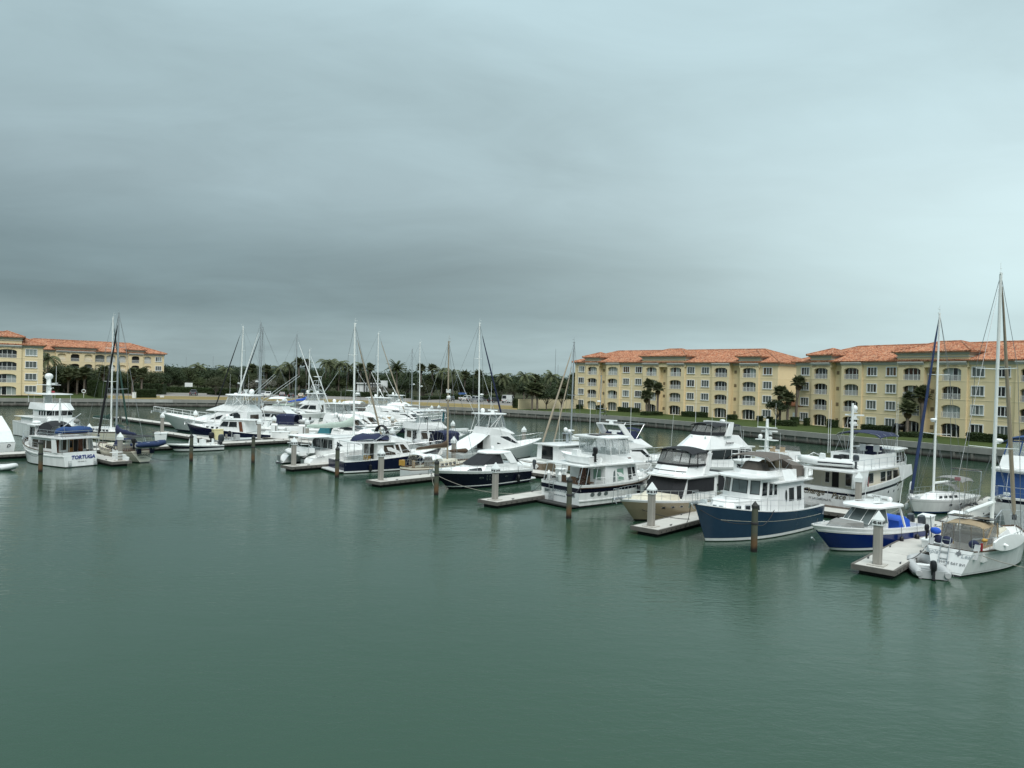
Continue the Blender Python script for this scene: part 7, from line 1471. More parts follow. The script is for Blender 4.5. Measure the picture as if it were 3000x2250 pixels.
for i in range(7):
    (x, y), (x2, y2), (x3, y3), (x4, y4) = r0[i], r0[i + 1], r1[i + 1], r1[i]
    m1 = lambda f_: [tuple(Vector((x, y, zz0)).lerp(Vector((x4, y4, zz1)), f_)), tuple(Vector((x2, y2, zz0)).lerp(Vector((x3, y3, zz1)), f_))]
    a0, a1 = m1(0), m1(.34); b.panel('canopy_skirt', 'canvas_black', [a0[0], a0[1], a1[1], a1[0]]); a2 = m1(1); b.panel('enclosure_panel', 'vinyl_smoke', [a1[0], a1[1], a2[1], a2[0]])
b.tubes('enclosure_frame', 'canvas_black', [[(x, y, zz0), (x2, y2, zz1)] for (x, y), (x2, y2) in zip(r0, r1)] + [[(x, y, zz1) for x, y in r1]], .04); b.canopy('canopy', 'canvas_black', -3.0, -.4, 1.55, 5.85, .2, .12)
mb = MB()
for sg in (1, -1): mb.hexa([(-2.9, sg * 1.62, 4.7), (-1.9, sg * 1.62, 4.7), (-1.9, sg * 1.82, 4.7), (-2.9, sg * 1.82, 4.7), (-3.4, sg * 1.5, 5.95), (-2.8, sg * 1.5, 5.95), (-2.8, sg * 1.66, 5.95), (-3.4, sg * 1.66, 5.95)])
mb.box(-3.4, -2.8, -1.66, 1.66, 5.95, 6.08).build('radar_arch', 'gel_white', b.t); b.radome(-3.1, .5, 6.08, .28); b.antenna(-1.8, 1.9, 3.8, 6.5, 0, .024); b.antenna(-1.8, -1.9, 3.8, 6.5, 0, .024); b.tubes('spotlight', 'plastic_white', [[(.4, 1.1, 4.5), (.6, 1.15, 4.75)], [(.5, -.4, 4.5), (.7, -.4, 4.75)]], .09)
b.box('boat_deck', 'gel_white', -6.6, -4.0, -2.1, 2.1, 3.48, 3.6); p, a = on(b, -5.2, 0, 3.85, 0); END = b
rib('inflatable_dinghy', 'small grey dinghy with frame on the motor yacht upper deck', p, a + R(180), 3.0, 1.5, .2, 'hypalon_white', 'plastic_white', 'motor_black'); b.tubes('davit_frame', 'steel', [[(-6.2, y, 3.6), (-5.6, y, 5.6), (-4.4, y, 5.7)] for y in (.9, -.9)] + [[(-5.6, .9, 5.6), (-5.6, -.9, 5.6)]], .03); b.canopy('aft_bimini', 'canvas_black', -5.6, -4.2, 1.2, 5.75, .1, .06)
b.rail(.38, 1.0, .75, 10, inset=.1, mid=1); b.portlights((.6, .68), 1.5, 1, rect=(.25, .08)); b.anchor(2.4, .4)
# --- navy canvas express flybridge
b = Boat('motor_cruiser', 'white flybridge cruiser with radar arch and navy canvas cover', 'motor cruiser', (2.22, 32.5), (2.36, 19.3), 4.3, 1.4, 1.5, 2.0, rake=1.8, flare=.26, tw=.93)
b.hull([.1, ('f', .84, 0), ('f', 1, 0)], [AF, 'hull_white', 'gel_white'], bw=.1); h = b.L / 2
F = b.house('saloon', 'gel_white', 1.3, 3.0, -4.4, 2.6, -4.3, .9, 1.9, 1.6, 1.8, 1.4, nose=.6)
for f_ in 'PS': b.win(F, f_, [(.04, .3), (.36, .3), (.36, .92), (.04, .92)], 'glass', None); b.win(F, f_, [(.44, .38), (.97, .42), (.88, .90), (.48, .92)], 'glass', None)
for f_ in ('F', 'FP', 'FS'): b.win(F, f_, [(.02, .35), (.98, .35), (.98, .92), (.02, .92)], 'glass', None, 'windscreen')
b.wins(F, 'A', .08, .92, .05, .9, 3, .03, 'glass', None, name='saloon_door')
F = b.house('flybridge', 'gel_white', 3.02, 3.95, -4.4, 2.3, -3.6, .6, 1.9, 1.4, 1.7, 1.1, nose=.6); b.house('flybridge_cover', 'canvas_navy', 3.95, 4.75, -3.2, -.3, -2.7, -.6, 1.4, 1.2, 1.2, 1.0); b.panel('flybridge_screen', 'glass_green', [(.5, 1.0, 3.95), (.5, -1.0, 3.95), (-.2, -.9, 4.6), (-.2, .9, 4.6)]); b.canopy('folded_bimini', 'canvas_navy', -.6, .3, 1.2, 4.9, .15, .1)
mb = MB()
for sg in (1, -1): mb.hexa([(-2.6, sg * 1.6, 3.9), (-1.7, sg * 1.6, 3.9), (-1.7, sg * 1.78, 3.9), (-2.6, sg * 1.78, 3.9), (-4.0, sg * 1.45, 5.45), (-3.2, sg * 1.45, 5.45), (-3.2, sg * 1.6, 5.45), (-4.0, sg * 1.6, 5.45)])
mb.box(-4.0, -3.2, -1.6, 1.6, 5.45, 5.57).build('radar_arch', 'gel_white', b.t); b.radar_bar(-3.4, 0, 5.57, 1.3, .2); b.tubes('bimini_frame', 'steel', [[(-.9, y, 4.0), (.3, y, 5.5), (-2.8, y, 5.5)] for y in (1.3, -1.3)] + [[(.3, 1.3, 5.5), (.3, -1.3, 5.5)]], .024)
b.rail(.45, 1.0, .75, 8, inset=.1, mid=1); b.anchor(2.0, .4); p, a = on(b, -5.6, 0, 2.6, R(90)); rib('inflatable_dinghy', 'grey inflatable dinghy hoisted at the stern of the navy canvas cruiser', p, a, 3.4, 1.6, .26, 'hypalon', 'grey_gel'); BC = b; b.slab_roof('cockpit_roof', 'gel_white', [(-6.4, 1.8), (-4.3, 1.85)], 2.5, .07, .02)
# --- low bronze hulled boat
b = Boat('motor_cruiser', 'low bronze hulled motor cruiser with white roof and radar mast', 'motor cruiser', (2.80, 31.6), (2.90, 19.2), 4.2, 1.1, 1.3, 1.75, rake=1.4, flare=.22, tw=.93)
b.hull([.1, ('f', .93, 0), ('f', 1, 0)], [AF, 'bronze_hull', 'gel_white'], bw=.12, well=[(0, .25), (.22, .25), (.23, 0), (1, 0)]); h = b.L / 2
F = b.house('saloon', 'gel_white', 1.1, 2.75, -3.6, 3.2, -3.6, 1.9, 1.75, 1.4, 1.65, 1.2, nose=.5, roof='gel_white', over=.35, roofname='cabin_roof')
for f_ in 'PS': b.win(F, f_, [(.18, .42), (.98, .42), (.94, .9), (.18, .9)], 'glass', None)
for f_ in ('F', 'FP', 'FS'): b.win(F, f_, [(.02, .4), (.98, .4), (.98, .9), (.02, .9)], 'glass', None, 'windscreen')
b.win(F, 'A', [(.22, .04), (.72, .04), (.72, .92), (.22, .92)], 'glass', None, 'sliding_door'); MB().tube((-.6, 0, 2.9), (-.6, 0, 3.9), .18, .14, 8).box(-1.0, -.2, -.5, .5, 3.9, 3.98).build('signal_mast', 'mast_grey', b.t); b.dome(-.6, .3, 4.1, .24); b.dome(-.6, -.3, 4.0, .2); b.radar_bar(-.3, 0, 4.0, 1.2, .3); b.antenna(-1.0, .9, 2.9, 4.2)
b.tubes('roof_rail', 'steel', [[(-1.5, y, 3.15), (1.2, y, 3.15)] for y in (1.3, -1.3)] + [[(x, y, 2.8), (x, y, 3.15)] for x in (-1.5, 0, 1.2) for y in (1.3, -1.3)], .018); b.rail(.3, 1.0, .7, 9, inset=.1, mid=1); b.portlights((.5, .6), 1.0, -1, rect=(.3, .05)); b.anchor(1.75, .3); b.platform(.8, .35)
p, a = on(b, -h - .7, .2, .45, R(92)); rib('inflatable_dinghy', 'white inflatable dinghy lying on the stern platform of the low bronze boat', p, a, 3.0, 1.5, .25, 'hypalon_white', 'plastic_white', 'motor_grey')
# --- ketch behind, bow to the camera
b = Boat('sailing_yacht', 'white ketch with two beige furled headsails and a wind generator on its mizzen', 'sailboat', (3.20, 26.5), (3.14, 39.5), 3.6, 1.2, 1.0, 1.5, rake=1.2, flare=.16, tw=.6)
b.hull([.12, ('f', .86, 0), ('f', 1, 0)], [AF, 'hull_white', 'gel_white'], bw=.08); h = b.L / 2
F = b.house('coachroof', 'gel_white', 1.0, 1.6, -3.0, 2.6, -3.0, 2.3, 1.2, .8, roof='gel_white', over=0, roofname='coachroof_top', th=.03); b.wins(F, 'P', .1, .9, .3, .75, 5, .06, 'glass', None, both=True)
b.mast(1.6, 1.6, 12.9, .10, 'mast_grey', ((.5, 1.0),), .2, 0, fore=(h + .5, 0, 1.6)); b.furled((h + .45, 0, 1.7), (1.5, 0, 14.2), 'mast_tan', .12); b.furled((h - 1.6, 0, 1.6), (1.5, 0, 12.4), 'mast_tan', .09, name='furled_staysail')
b.mast(-4.0, 1.3, 9.2, .08, 'mast_grey', ((.55, .7),), .1, 0, name='mizzen_mast'); b.boom(1.4, -3.0, 2.6, 'mast_white', 'canvas_white', .2); mb = MB()
for i in range(6): a = i * math.pi / 3; mb.slab([(-4.4, .5 + .05 * math.cos(a), 6.0 + .05 * math.sin(a)), (-4.4, .5 + .6 * math.cos(a + .12), 6.0 + .6 * math.sin(a + .12)), (-4.43, .5 + .6 * math.cos(a - .05), 6.0 + .6 * math.sin(a - .05))], .008)
mb.tube((-4.5, .5, 6.0), (-4.1, .5, 6.0), .07).build('wind_generator', 'cap_dark', b.t); MB().tube((-4.0, 0, 5.9), (-4.2, .5, 5.9), .03).build('generator_bracket', 'steel', b.t); b.radome(-3.7, 0, 7.2, .25); b.rail(.03, .97, .6, 10, inset=.06, mid=1, r=.013)
# --- white sportfisher with tarpaulin over the cockpit
b = Boat('sportfishing_boat', 'white sportfishing boat with white tarpaulin sloping over its cockpit', 'sportfisher', (3.62, 33.4), (3.77, 19.4), 4.7, 1.05, 1.2, 2.3, rake=2.0, flare=.3, tw=.93, full=2.0)
b.hull([.1, ('f', .86, 0), ('f', 1, 0)], [AF, 'hull_pale', 'gel_white'], bw=.06, well=[(0, .35), (.28, .35), (.29, 0), (1, 0)]); h = b.L / 2
F = b.house('saloon', 'gel_white', 1.3, 3.05, -2.9, 3.2, -2.9, 1.2, 1.95, 1.5, 1.75, 1.3, nose=.6)
for f_ in 'PS': b.win(F, f_, [(.22, .38), (.97, .35), (.80, .86), (.50, .90), (.32, .72)], 'glass', None)
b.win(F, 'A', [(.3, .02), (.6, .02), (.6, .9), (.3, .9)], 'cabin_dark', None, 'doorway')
F = b.house('flybridge', 'gel_white', 3.06, 3.95, -3.0, 1.9, -2.7, .2, 1.75, 1.2, 1.6, 1.0, nose=.5, open_top=True); zz0, zz1 = 3.95, 5.5
for sg in (1, -1): b.panel('clear_curtain', 'vinyl', [(-2.6, sg * 1.5, zz0), (.0, sg * 1.2, zz0), (-.5, sg * 1.2, zz1), (-2.6, sg * 1.4, zz1)])
b.panel('clear_curtain', 'vinyl', [(.1, 1.0, zz0), (.1, -1.0, zz0), (-.4, -1.0, zz1), (-.4, 1.0, zz1)]); b.slab_roof('hardtop', 'gel_white', [(-3.3, 1.6), (-.4, 1.55), (.3, .9)], 5.5, .08, .08)
b.tubes('tower_leg', 'gel_white', [[(-3.4, y, 3.1), (-2.7, y * .9, 5.5)] for y in (1.6, -1.6)] + [[(-.6, y, 3.9), (-.9, y * .9, 5.5)] for y in (1.3, -1.3)] + [[(-2.7, y, 4.0), (-1.0, y, 5.5)] for y in (1.5, -1.5)] + [[(-2.0, y, 4.0), (-1.0, y, 5.4)] for y in (1.45, -1.45)], .035); b.radar_bar(-1.2, 0, 5.66, 1.3, .4); b.dome(-2.4, .5, 5.64, .28); b.antenna(-.4, 1.4, 5.5, 4); b.antenna(-2.6, -1.4, 5.5, 3.5)
mb = MB().loft([[(-h + .3, y, 1.2) for y in (-2.1, 0, 2.1)], [(-h + 2.5, y, 2.3) for y in (-1.95, 0, 1.95)], [(-2.6, y, 3.35) for y in (-1.5, 0, 1.5)]], closed=False); mb.build('tarpaulin', 'canvas_white', b.t)
for sg in (1, -1): b.tubes('outrigger', 'alu', [[(-1.2, sg * 1.9, 3.0), (-5.2, sg * 2.6, 11.0)]], .028)
b.rail(.55, 1.0, .7, 7, inset=.08, mid=1); b.seat(-1.4, .4, 3.2); b.house('flybridge_cover', 'canvas_grey', 3.5, 4.4, -1.0, -.2, -.9, -.3, .8, .7)
# --- white sloop with furled navy headsail behind it
b = Boat('sailing_yacht', 'white sailboat with wind turbine, navy cockpit canvas and dark furled headsail', 'sailboat', (4.08, 34.0), (4.15, 20.5), 3.7, 1.2, 1.0, 1.4, rake=1.0, flare=.15, tw=.7)
b.hull([.12, ('f', .86, 0), ('f', 1, 0)], [AF, 'hull_white', 'gel_white'], bw=.06); h = b.L / 2
F = b.house('coachroof', 'gel_white', 1.0, 1.6, -2.6, 3.0, -2.6, 2.6, 1.2, .8, roof='gel_white', over=0, roofname='coachroof_top', th=.03); b.wins(F, 'P', .1, .9, .3, .75, 5, .05, 'glass', None, both=True)
b.mast(1.4, 1.6, 15.4, .11, 'mast_white', ((.38, 1.0), (.70, .85)), .35, 0, fore=(h, 0, 1.5), back=(-h, 0, 1.4)); b.furled((h - .05, 0, 1.5), (1.2, 0, 16.4), 'canvas_navy', .12); b.boom(1.25, -3.6, 3.0, 'mast_white', None, r=.11); b.box('lazy_bag', 'canvas_white', -3.4, -.6, -.18, .18, 3.05, 3.35); b.radome(1.75, 0, 7.6, .27)
b.canopy('bimini', 'canvas_navy', -5.6, -3.0, 1.4, 3.0, .2, .3); 
for sg in (1, -1): b.panel('side_curtain', 'canvas_navy', [(-5.6, sg * 1.42, 1.4), (-3.2, sg * 1.42, 1.4), (-3.2, sg * 1.4, 2.9), (-5.6, sg * 1.4, 2.9)])
b.tubes('stern_arch', 'steel', [[(-h + .2, y, 1.2), (-h - .6, y, 3.0), (-h - 1.3, y, 3.0)] for y in (1.1, -1.1)] + [[(-h - .6, 1.1, 3.0), (-h - .6, -1.1, 3.0)]], .04); mb = MB()
for i in range(3): a = i * 2.094 + .5; mb.slab([(-h + .1, 1.0 + .04 * math.cos(a + 1.5), 4.6 + .04 * math.sin(a + 1.5)), (-h + .1, 1.0 + .75 * math.cos(a), 4.6 + .75 * math.sin(a)), (-h + .06, 1.0 - .05 * math.cos(a + 1.5), 4.6 - .05 * math.sin(a + 1.5))], .008)
mb.tube((-h + .5, 1.0, 4.6), (-h + .05, 1.0, 4.6), .07).tube((-h + .4, 1.0, 1.3), (-h + .4, 1.0, 4.6), .03).build('wind_turbine', 'motor_black', b.t); b.rail(.03, .97, .6, 10, inset=.06, mid=1, r=.013)
p, a = on(b, -h - 1.1, 0, 1.5, R(90)); rib('inflatable_dinghy', 'grey inflatable dinghy on stern davits before the navy cockpit canvas', p, a, 3.2, 1.6, .25, 'hypalon', 'grey_gel', 'motor_black')
# --- flybridge cruiser with long hardtop
b = Boat('motor_cruiser', 'white flybridge cruiser with long flat hardtop and covered seats', 'motor cruiser', (4.50, 31.8), (4.61, 20.0), 4.3, 1.3, 1.35, 2.1, rake=1.6, flare=.25, tw=.93)
b.hull([.1, ('f', .84, 0), ('f', .88, 0), ('f', 1, 0)], [AF, 'hull_pale', 'grey_gel', 'gel_white'], bw=.06, well=[(0, .3), (.26, .3), (.27, 0), (1, 0)]); h = b.L / 2
F = b.house('saloon', 'gel_white', 1.2, 3.0, -3.0, 2.6, -3.0, 1.4, 1.8, 1.55, 1.7, 1.4, nose=.4)
for f_ in 'PS': b.win(F, f_, [(.06, .3), (.28, .3), (.28, .88), (.06, .88)], 'glass_brown', 'gel_white'); b.win(F, f_, [(.36, .34), (.62, .34), (.55, .88), (.36, .88)], 'glass', 'gel_white'); b.win(F, f_, [(.66, .36), (.96, .36), (.86, .88), (.60, .88)], 'glass', 'gel_white')
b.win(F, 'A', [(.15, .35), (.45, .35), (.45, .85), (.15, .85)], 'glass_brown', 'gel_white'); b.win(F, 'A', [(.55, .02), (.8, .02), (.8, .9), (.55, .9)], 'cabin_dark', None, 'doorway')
F = b.house('flybridge', 'gel_white', 3.02, 3.85, -3.4, 2.2, -3.3, 1.2, 1.75, 1.45, 1.65, 1.2, nose=.4, open_top=True); b.house('seat_cover', 'canvas_white', 3.4, 4.5, -2.4, -1.4, -2.0, -1.6, .6, .6, .3, .3); b.house('seat_cover', 'canvas_white', 3.4, 4.5, -1.1, -.1, -.8, -.4, .6, .6, .3, .3)
b.slab_roof('hardtop', 'gel_white', [(-3.6, 1.65), (1.2, 1.6), (1.9, .8)], 5.35, .07, .05); b.tubes('hardtop_post', 'gel_white', [[(x, y, 3.8), (x + .1, y, 5.35)] for x in (-2.9, .6, 1.2) for y in (1.45, -1.45)], .035); b.panel('blue_curtain', 'canvas_teal', [(.9, -1.3, 3.9), (1.4, -1.0, 3.9), (1.4, -1.0, 5.2), (.9, -1.3, 5.2)])
b.rail(.5, 1.0, .7, 7, inset=.08, mid=1, m_='gel_white', r=.024); b.anchor(2.1, .6); b.ladder(-3.3, -.7, 1.2, 3.0, .45, 5)
# ================================================================== second walkway and the boats beyond
dq0, dq1 = Vector((-33.9, 110.5)), Vector((-37.6, 184))
dock('main_dock', 'walkway leading straight away from the white power pedestals towards the far seawall', dq0, dq1, 2.6)
def sy(name, label, bow, stern, B, mast_x, mast_h, mm='mast_white', fur='mast_tan', sail=None, cock=None, boomz=3.0, col_='hull_white', furled=True, **k):
    b = Boat(name, label, 'sailboat', bow, stern, B, 1.2, 1.0, 1.45, grid=k.get('grid', False), rake=1.0, flare=.15, tw=.7)
    b.hull([.12, ('f', .86, 0), ('f', 1, 0)], [AF, col_, k.get('cap', 'gel_white')], bw=.06); h = b.L / 2
    F = b.house('coachroof', 'gel_white', 1.0, 1.6, -2.4, 2.8, -2.4, 2.4, B * .33, B * .22, roof='gel_white', over=0, roofname='coachroof_top', th=.03); b.wins(F, 'P', .1, .9, .3, .75, 5, .05, 'glass', None, both=True)
    b.mast(mast_x, 1.6, mast_h, k.get('mr', .12), mm, k.get('sp', ((.42, 1.0), (.72, .8))), k.get('mrake', .25), k.get('lean', 0), fore=(h, 0, 1.5), back=(-h, 0, 1.4))
    if furled: b.furled((h - .05, 0, 1.5), (mast_x - .1, 0, 1.6 + mast_h * .97), fur, .12)
    b.boom(mast_x - .15, mast_x - 5.2, boomz, mm, sail, k.get('sr', .28), z1=k.get('bz1', boomz))
    if cock:
        b.canopy('bimini', cock, -h + .8, -2.6, 1.4, 2.9, .2, .3); b.frame_canopy(-h + .9, -2.7, 1.35, 2.9, 1.2)
        if k.get('curt'):
            for sg in (1, -1): b.panel('side_curtain', k['curt'], [(-h + .8, sg * 1.42, 1.35), (-2.7, sg * 1.42, 1.35), (-2.7, sg * 1.4, 2.8), (-h + .8, sg * 1.4, 2.8)])
    if k.get('radar'): b.radome(mast_x + .4, 0, 1.6 + mast_h * k['radar'], .27); MB().box(mast_x, mast_x + .55, -.1, .1, 1.6 + mast_h * k['radar'] - .09, 1.6 + mast_h * k['radar'] - .005).build('radar_bracket', mm, b.t)
    b.rail(.03, .97, .6, 9, inset=.06, mid=1, r=.014); return b
# --- west of the walkway: bows to the left
b = Boat('sportfishing_boat', 'long white sportfishing yacht with enclosed flybridge, bow rail and outriggers', 'sportfisher', (-57.2, 124.0), (-35.6, 119.2), 5.6, 1.15, 1.5, 3.0, grid=False, rake=3.6, flare=.34, tw=.95, full=1.9)
b.hull([.35, ('f', .90, 0), ('f', 1, 0)], ['navy', 'hull_pale', 'gel_white'], bw=.06, well=[(0, .5), (.2, .5), (.21, 0), (1, 0)]); h = b.L / 2
F1 = b.house('foredeck_trunk', 'gel_white', 1.9, 3.1, -.5, 5.6, -.5, 1.2, 2.1, 1.0, 1.9, .9, nose=.8)
F = b.house('saloon', 'gel_white', 1.4, 3.6, -6.3, 3.6, -6.2, -.2, 2.35, 1.8, 2.1, 1.5, nose=.8)
for f_ in 'PS': b.win(F, f_, [(.16, .42), (.62, .42), (.50, .88), (.34, .95), (.22, .80)], 'glass', None); b.win(F, f_, [(.68, .42), (.90, .40), (.80, .66), (.72, .74)], 'glass', None)
b.win(F, 'A', [(.2, .05), (.75, .05), (.75, .8), (.2, .8)], 'glass_brown', None, 'saloon_door')
F = b.house('flybridge', 'gel_white', 3.6, 4.65, -6.2, 2.0, -5.2, -1.2, 2.1, 1.5, 1.85, 1.4, nose=.7); zz0, zz1 = 4.65, 6.1
r0 = [(-5.2, 1.8), (-3.4, 1.75), (-1.9, 1.5), (-1.3, .8), (-1.3, -.8), (-1.9, -1.5), (-3.4, -1.75), (-5.2, -1.8)]; r1 = [(-5.3, 1.7), (-3.6, 1.65), (-2.5, 1.45), (-2.1, .75), (-2.1, -.75), (-2.5, -1.45), (-3.6, -1.65), (-5.3, -1.7)]
for i in range(7):
    (x, y), (x2, y2), (x3, y3), (x4, y4) = r0[i], r0[i + 1], r1[i + 1], r1[i]; b.panel('clear_curtain', 'vinyl', [(x, y, zz0), (x2, y2, zz0), (x3, y3, zz1), (x4, y4, zz1)])
b.tubes('tower_leg', 'gel_white', [[(x, y, zz0 - .2), (x2, y2, zz1)] for (x, y), (x2, y2) in zip(r0, r1)] + [[(-5.2, y, zz0), (-3.6, y * .95, zz1)] for y in (1.8, -1.8)] + [[(-3.4, y, zz0), (-5.3, y * .95, zz1)] for y in (1.75, -1.75)] + [[(-7.0, y, 1.6), (-5.8, y * .95, zz1)] for y in (2.2, -2.2)] + [[(-6.6, y, 3.6), (-6.0, y * .95, zz1)] for y in (1.9, -1.9)], .04)
b.slab_roof('hardtop', 'gel_white', [(-6.6, 1.9), (-2.6, 1.85), (-1.6, 1.0)], 6.1, .10, .14); b.radar_bar(-4.6, 0, 6.7, 2.2, .3); MB().tube((-4.6, 0, 6.2), (-4.6, 0, 6.7), .25, .15, 8).build('radar_pedestal', 'plastic_white', b.t); b.dome(-5.6, .0, 6.3, .42); b.radome(-3.2, .6, 6.25, .3)
for x, y in ((-2.6, 1.3), (-3.3, -1.4), (-6, 1.6)): b.antenna(x, y, 6.2, 3.2)
for sg in (1, -1): b.tubes('outrigger', 'alu', [[(-3.4, sg * 2.1, 3.5), (-11.5, sg * 3.6, 9.6)], [(-4.2, sg * 2.1, 3.5), (-11.8, sg * 3.7, 9.4)]], .03)
b.rail(.46, 1.0, .85, 10, inset=.08, mid=1, m_='gel_white', r=.028, fwd=.8); b.anchor(3.0, 1.3); b.house('fighting_chair', 'plastic_white', 1.3, 2.2, -8.6, -8.0, -8.8, -8.3, .4, .4); SPF = b
b = Boat('lobster_yacht', 'navy hulled lobster yacht with white cabin and long side windows', 'motor cruiser', (-48.9, 115.3), (-34.2, 111.9), 3.9, .85, 1.0, 1.95, grid=False, rake=.9, flare=.18, tw=.85)
b.hull([.06, .3, ('f', .97, 0), ('f', 1, 0)], [AF, 'hull_white', 'navy', 'hull_white'], bw=.05, well=[(0, .2), (.25, .2), (.26, 0), (1, 0)]); h = b.L / 2
F1 = b.house('trunk_cabin', 'gel_white', 1.1, 1.95, .5, 4.9, .5, 4.5, 1.5, .8, 1.35, .65, nose=.5); b.wins(F1, 'P', .2, .85, .3, .6, 3, .14, 'glass', 'steel', name='portlight', both=True)
F = b.house('wheelhouse', 'gel_white', 1.0, 2.75, -3.4, 1.5, -3.0, .7, 1.6, 1.45, 1.5, 1.35, roof='gel_white', over=.12, roofname='cabin_roof'); b.win(F, 'P', [(.30, .42), (.62, .42), (.62, .86), (.31, .86)], 'glass', 'gel_white'); b.win(F, 'P', [(.66, .42), (.97, .42), (.90, .86), (.66, .86)], 'glass', 'gel_white'); b.win(F, 'S', [(.30, .42), (.62, .42), (.62, .86), (.31, .86)], 'glass', 'gel_white'); b.win(F, 'S', [(.66, .42), (.97, .42), (.90, .86), (.66, .86)], 'glass', 'gel_white'); b.win(F, 'P', [(.08, .05), (.20, .05), (.24, .88), (.10, .88)], 'varnish', None, 'cabin_door'); b.wins(F, 'F', .05, .95, .42, .86, 3, .04, 'glass', 'gel_white', name='windscreen')
b.slab_roof('aft_roof', 'gel_white', [(-4.6, 1.45), (-3.0, 1.5)], 2.76, .07, .03); b.radome(.0, 0, 2.95, .3); b.dome(.6, .2, 2.9, .3); b.rail(.4, 1.0, .6, 9, inset=.1, mid=0); b.antenna(-1, 1.2, 2.85, 3); b.anchor(1.95, .3)
t_ = thing('jon_boat', 'grey aluminium work boat with black outboard and steering console behind the dock', 'boat', (-37.6, 104.9, 0), R(45))
w_ = Boat.__new__(Boat); w_.t = t_; w_.L = 6.6; w_.B = 2.0; w_.fs, w_.fm, w_.fb = .62, .58, .7; w_.rake, w_.tw, w_.trk, w_.flare, w_.full, w_.pw, w_.tumble = .5, .95, 0, .15, 3.2, 1.1, 0
w_.hull([.1, ('f', 1, 0)], ['grey_gel', 'grey_gel'], bw=.3, deck='grey_gel', cap='alu'); w_.outboard(-3.5, 0, .75, 1.25, 'motor_black'); MB().box(-.3, .3, -.35, .35, .3, 1.25).build('console', 'grey_gel', t_); MB().path([(-.9, -.5, .3), (-.9, -.5, 1.6), (-.5, .5, 1.6), (-.5, .5, .3)], .03).build('grab_rail', 'steel', t_); w_.seat(-1.2, 0, .3, 'canvas_grey'); MB().ell((-1.0, 0, 1.5), .25, .3, .3, 8, 5).build('gear_bag', 'canvas_black', t_, 60)
b = sy('sailing_yacht', 'sailboat with navy cockpit enclosure moored stern to the walkway', (-47.5, 129.0), (-34.4, 126.2), 3.9, 1.4, 16.5, 'mast_grey', 'canvas_white', 'canvas_grey', 'canvas_navy', curt='canvas_navy', radar=.4, mrake=.1); o, a = on(b, -b.L / 2 - .5, 0, 1.6, R(90)); rib('inflatable_dinghy', 'grey inflatable dinghy hung on davits beside the walkway piles', o, a, 3.3, 1.7, .28, 'hypalon', 'grey_gel', 'motor_black')
b = sy('sailing_yacht', 'tall masted sailboat with black furled headsail, nearer of the dark rigged pair', (-61.5, 158.0), (-46.5, 154.0), 4.3, 1.6, 17.4, 'mast_white', 'canvas_black', 'canvas_grey', None, boomz=3.2, mrake=.35, radar=.33, mr=.16)
b = sy('sailing_yacht', 'tall silver masted sailboat with black furled headsail, set back behind its twin', (-60.5, 166.5), (-45.0, 162.5), 4.3, 1.6, 17.8, 'mast_grey', 'canvas_black', 'canvas_grey', None, boomz=3.2, mrake=.35, radar=.34, mr=.16)
# --- east of the walkway: bows to the right
b = Boat('express_cruiser', 'white express cruiser hull with navy bow flash and swept foredeck', 'motor cruiser', (-15.6, 108.5), (-29.0, 110.2), 4.1, 1.0, 1.25, 2.15, grid=False, rake=2.4, flare=.3, tw=.93, full=2.0)
b.hull([.12, ('f', .45, 0), ('f', .92, 0), ('f', 1, 0)], [AF, 'hull_white', 'hull_pale', 'gel_white'], bw=.05, well=[(0, .35), (.25, .35), (.26, 0), (1, 0)]); h = b.L / 2
F = b.house('cabin', 'gel_white', 1.3, 2.1, -3.0, 3.6, -2.8, 2.2, 1.6, .9, 1.5, .5, nose=.8); F = b.house('windscreen', 'glass', 2.1, 2.6, -1.2, 1.2, -1.2, .3, 1.4, 1.1, 1.35, 1.0, nose=.4); b.house('cockpit_cover', 'canvas_teal', 1.4, 2.5, -5.0, -3.2, -4.6, -3.3, 1.5, 1.5, 1.2, 1.3); b.canopy('canopy', 'canvas_brown', -3.2, -1.0, 1.4, 2.9, .15, .2)
mb = MB()
for sg in (1, -1): mb.hexa([(-2.6, sg * 1.5, 2.0), (-1.9, sg * 1.5, 2.0), (-1.9, sg * 1.62, 2.0), (-2.6, sg * 1.62, 2.0), (-3.1, sg * 1.3, 3.6), (-2.8, sg * 1.3, 3.6), (-2.8, sg * 1.4, 3.6), (-3.1, sg * 1.4, 3.6)])
mb.box(-3.1, -2.8, -1.4, 1.4, 3.6, 3.7).build('radar_arch', 'gel_white', b.t); b.dome(-2.95, .3, 3.7, .32); b.rail(.5, 1.0, .6, 8, inset=.1, mid=0); b.portlights((.6,), 1.35, -1, rect=(.3, .07))
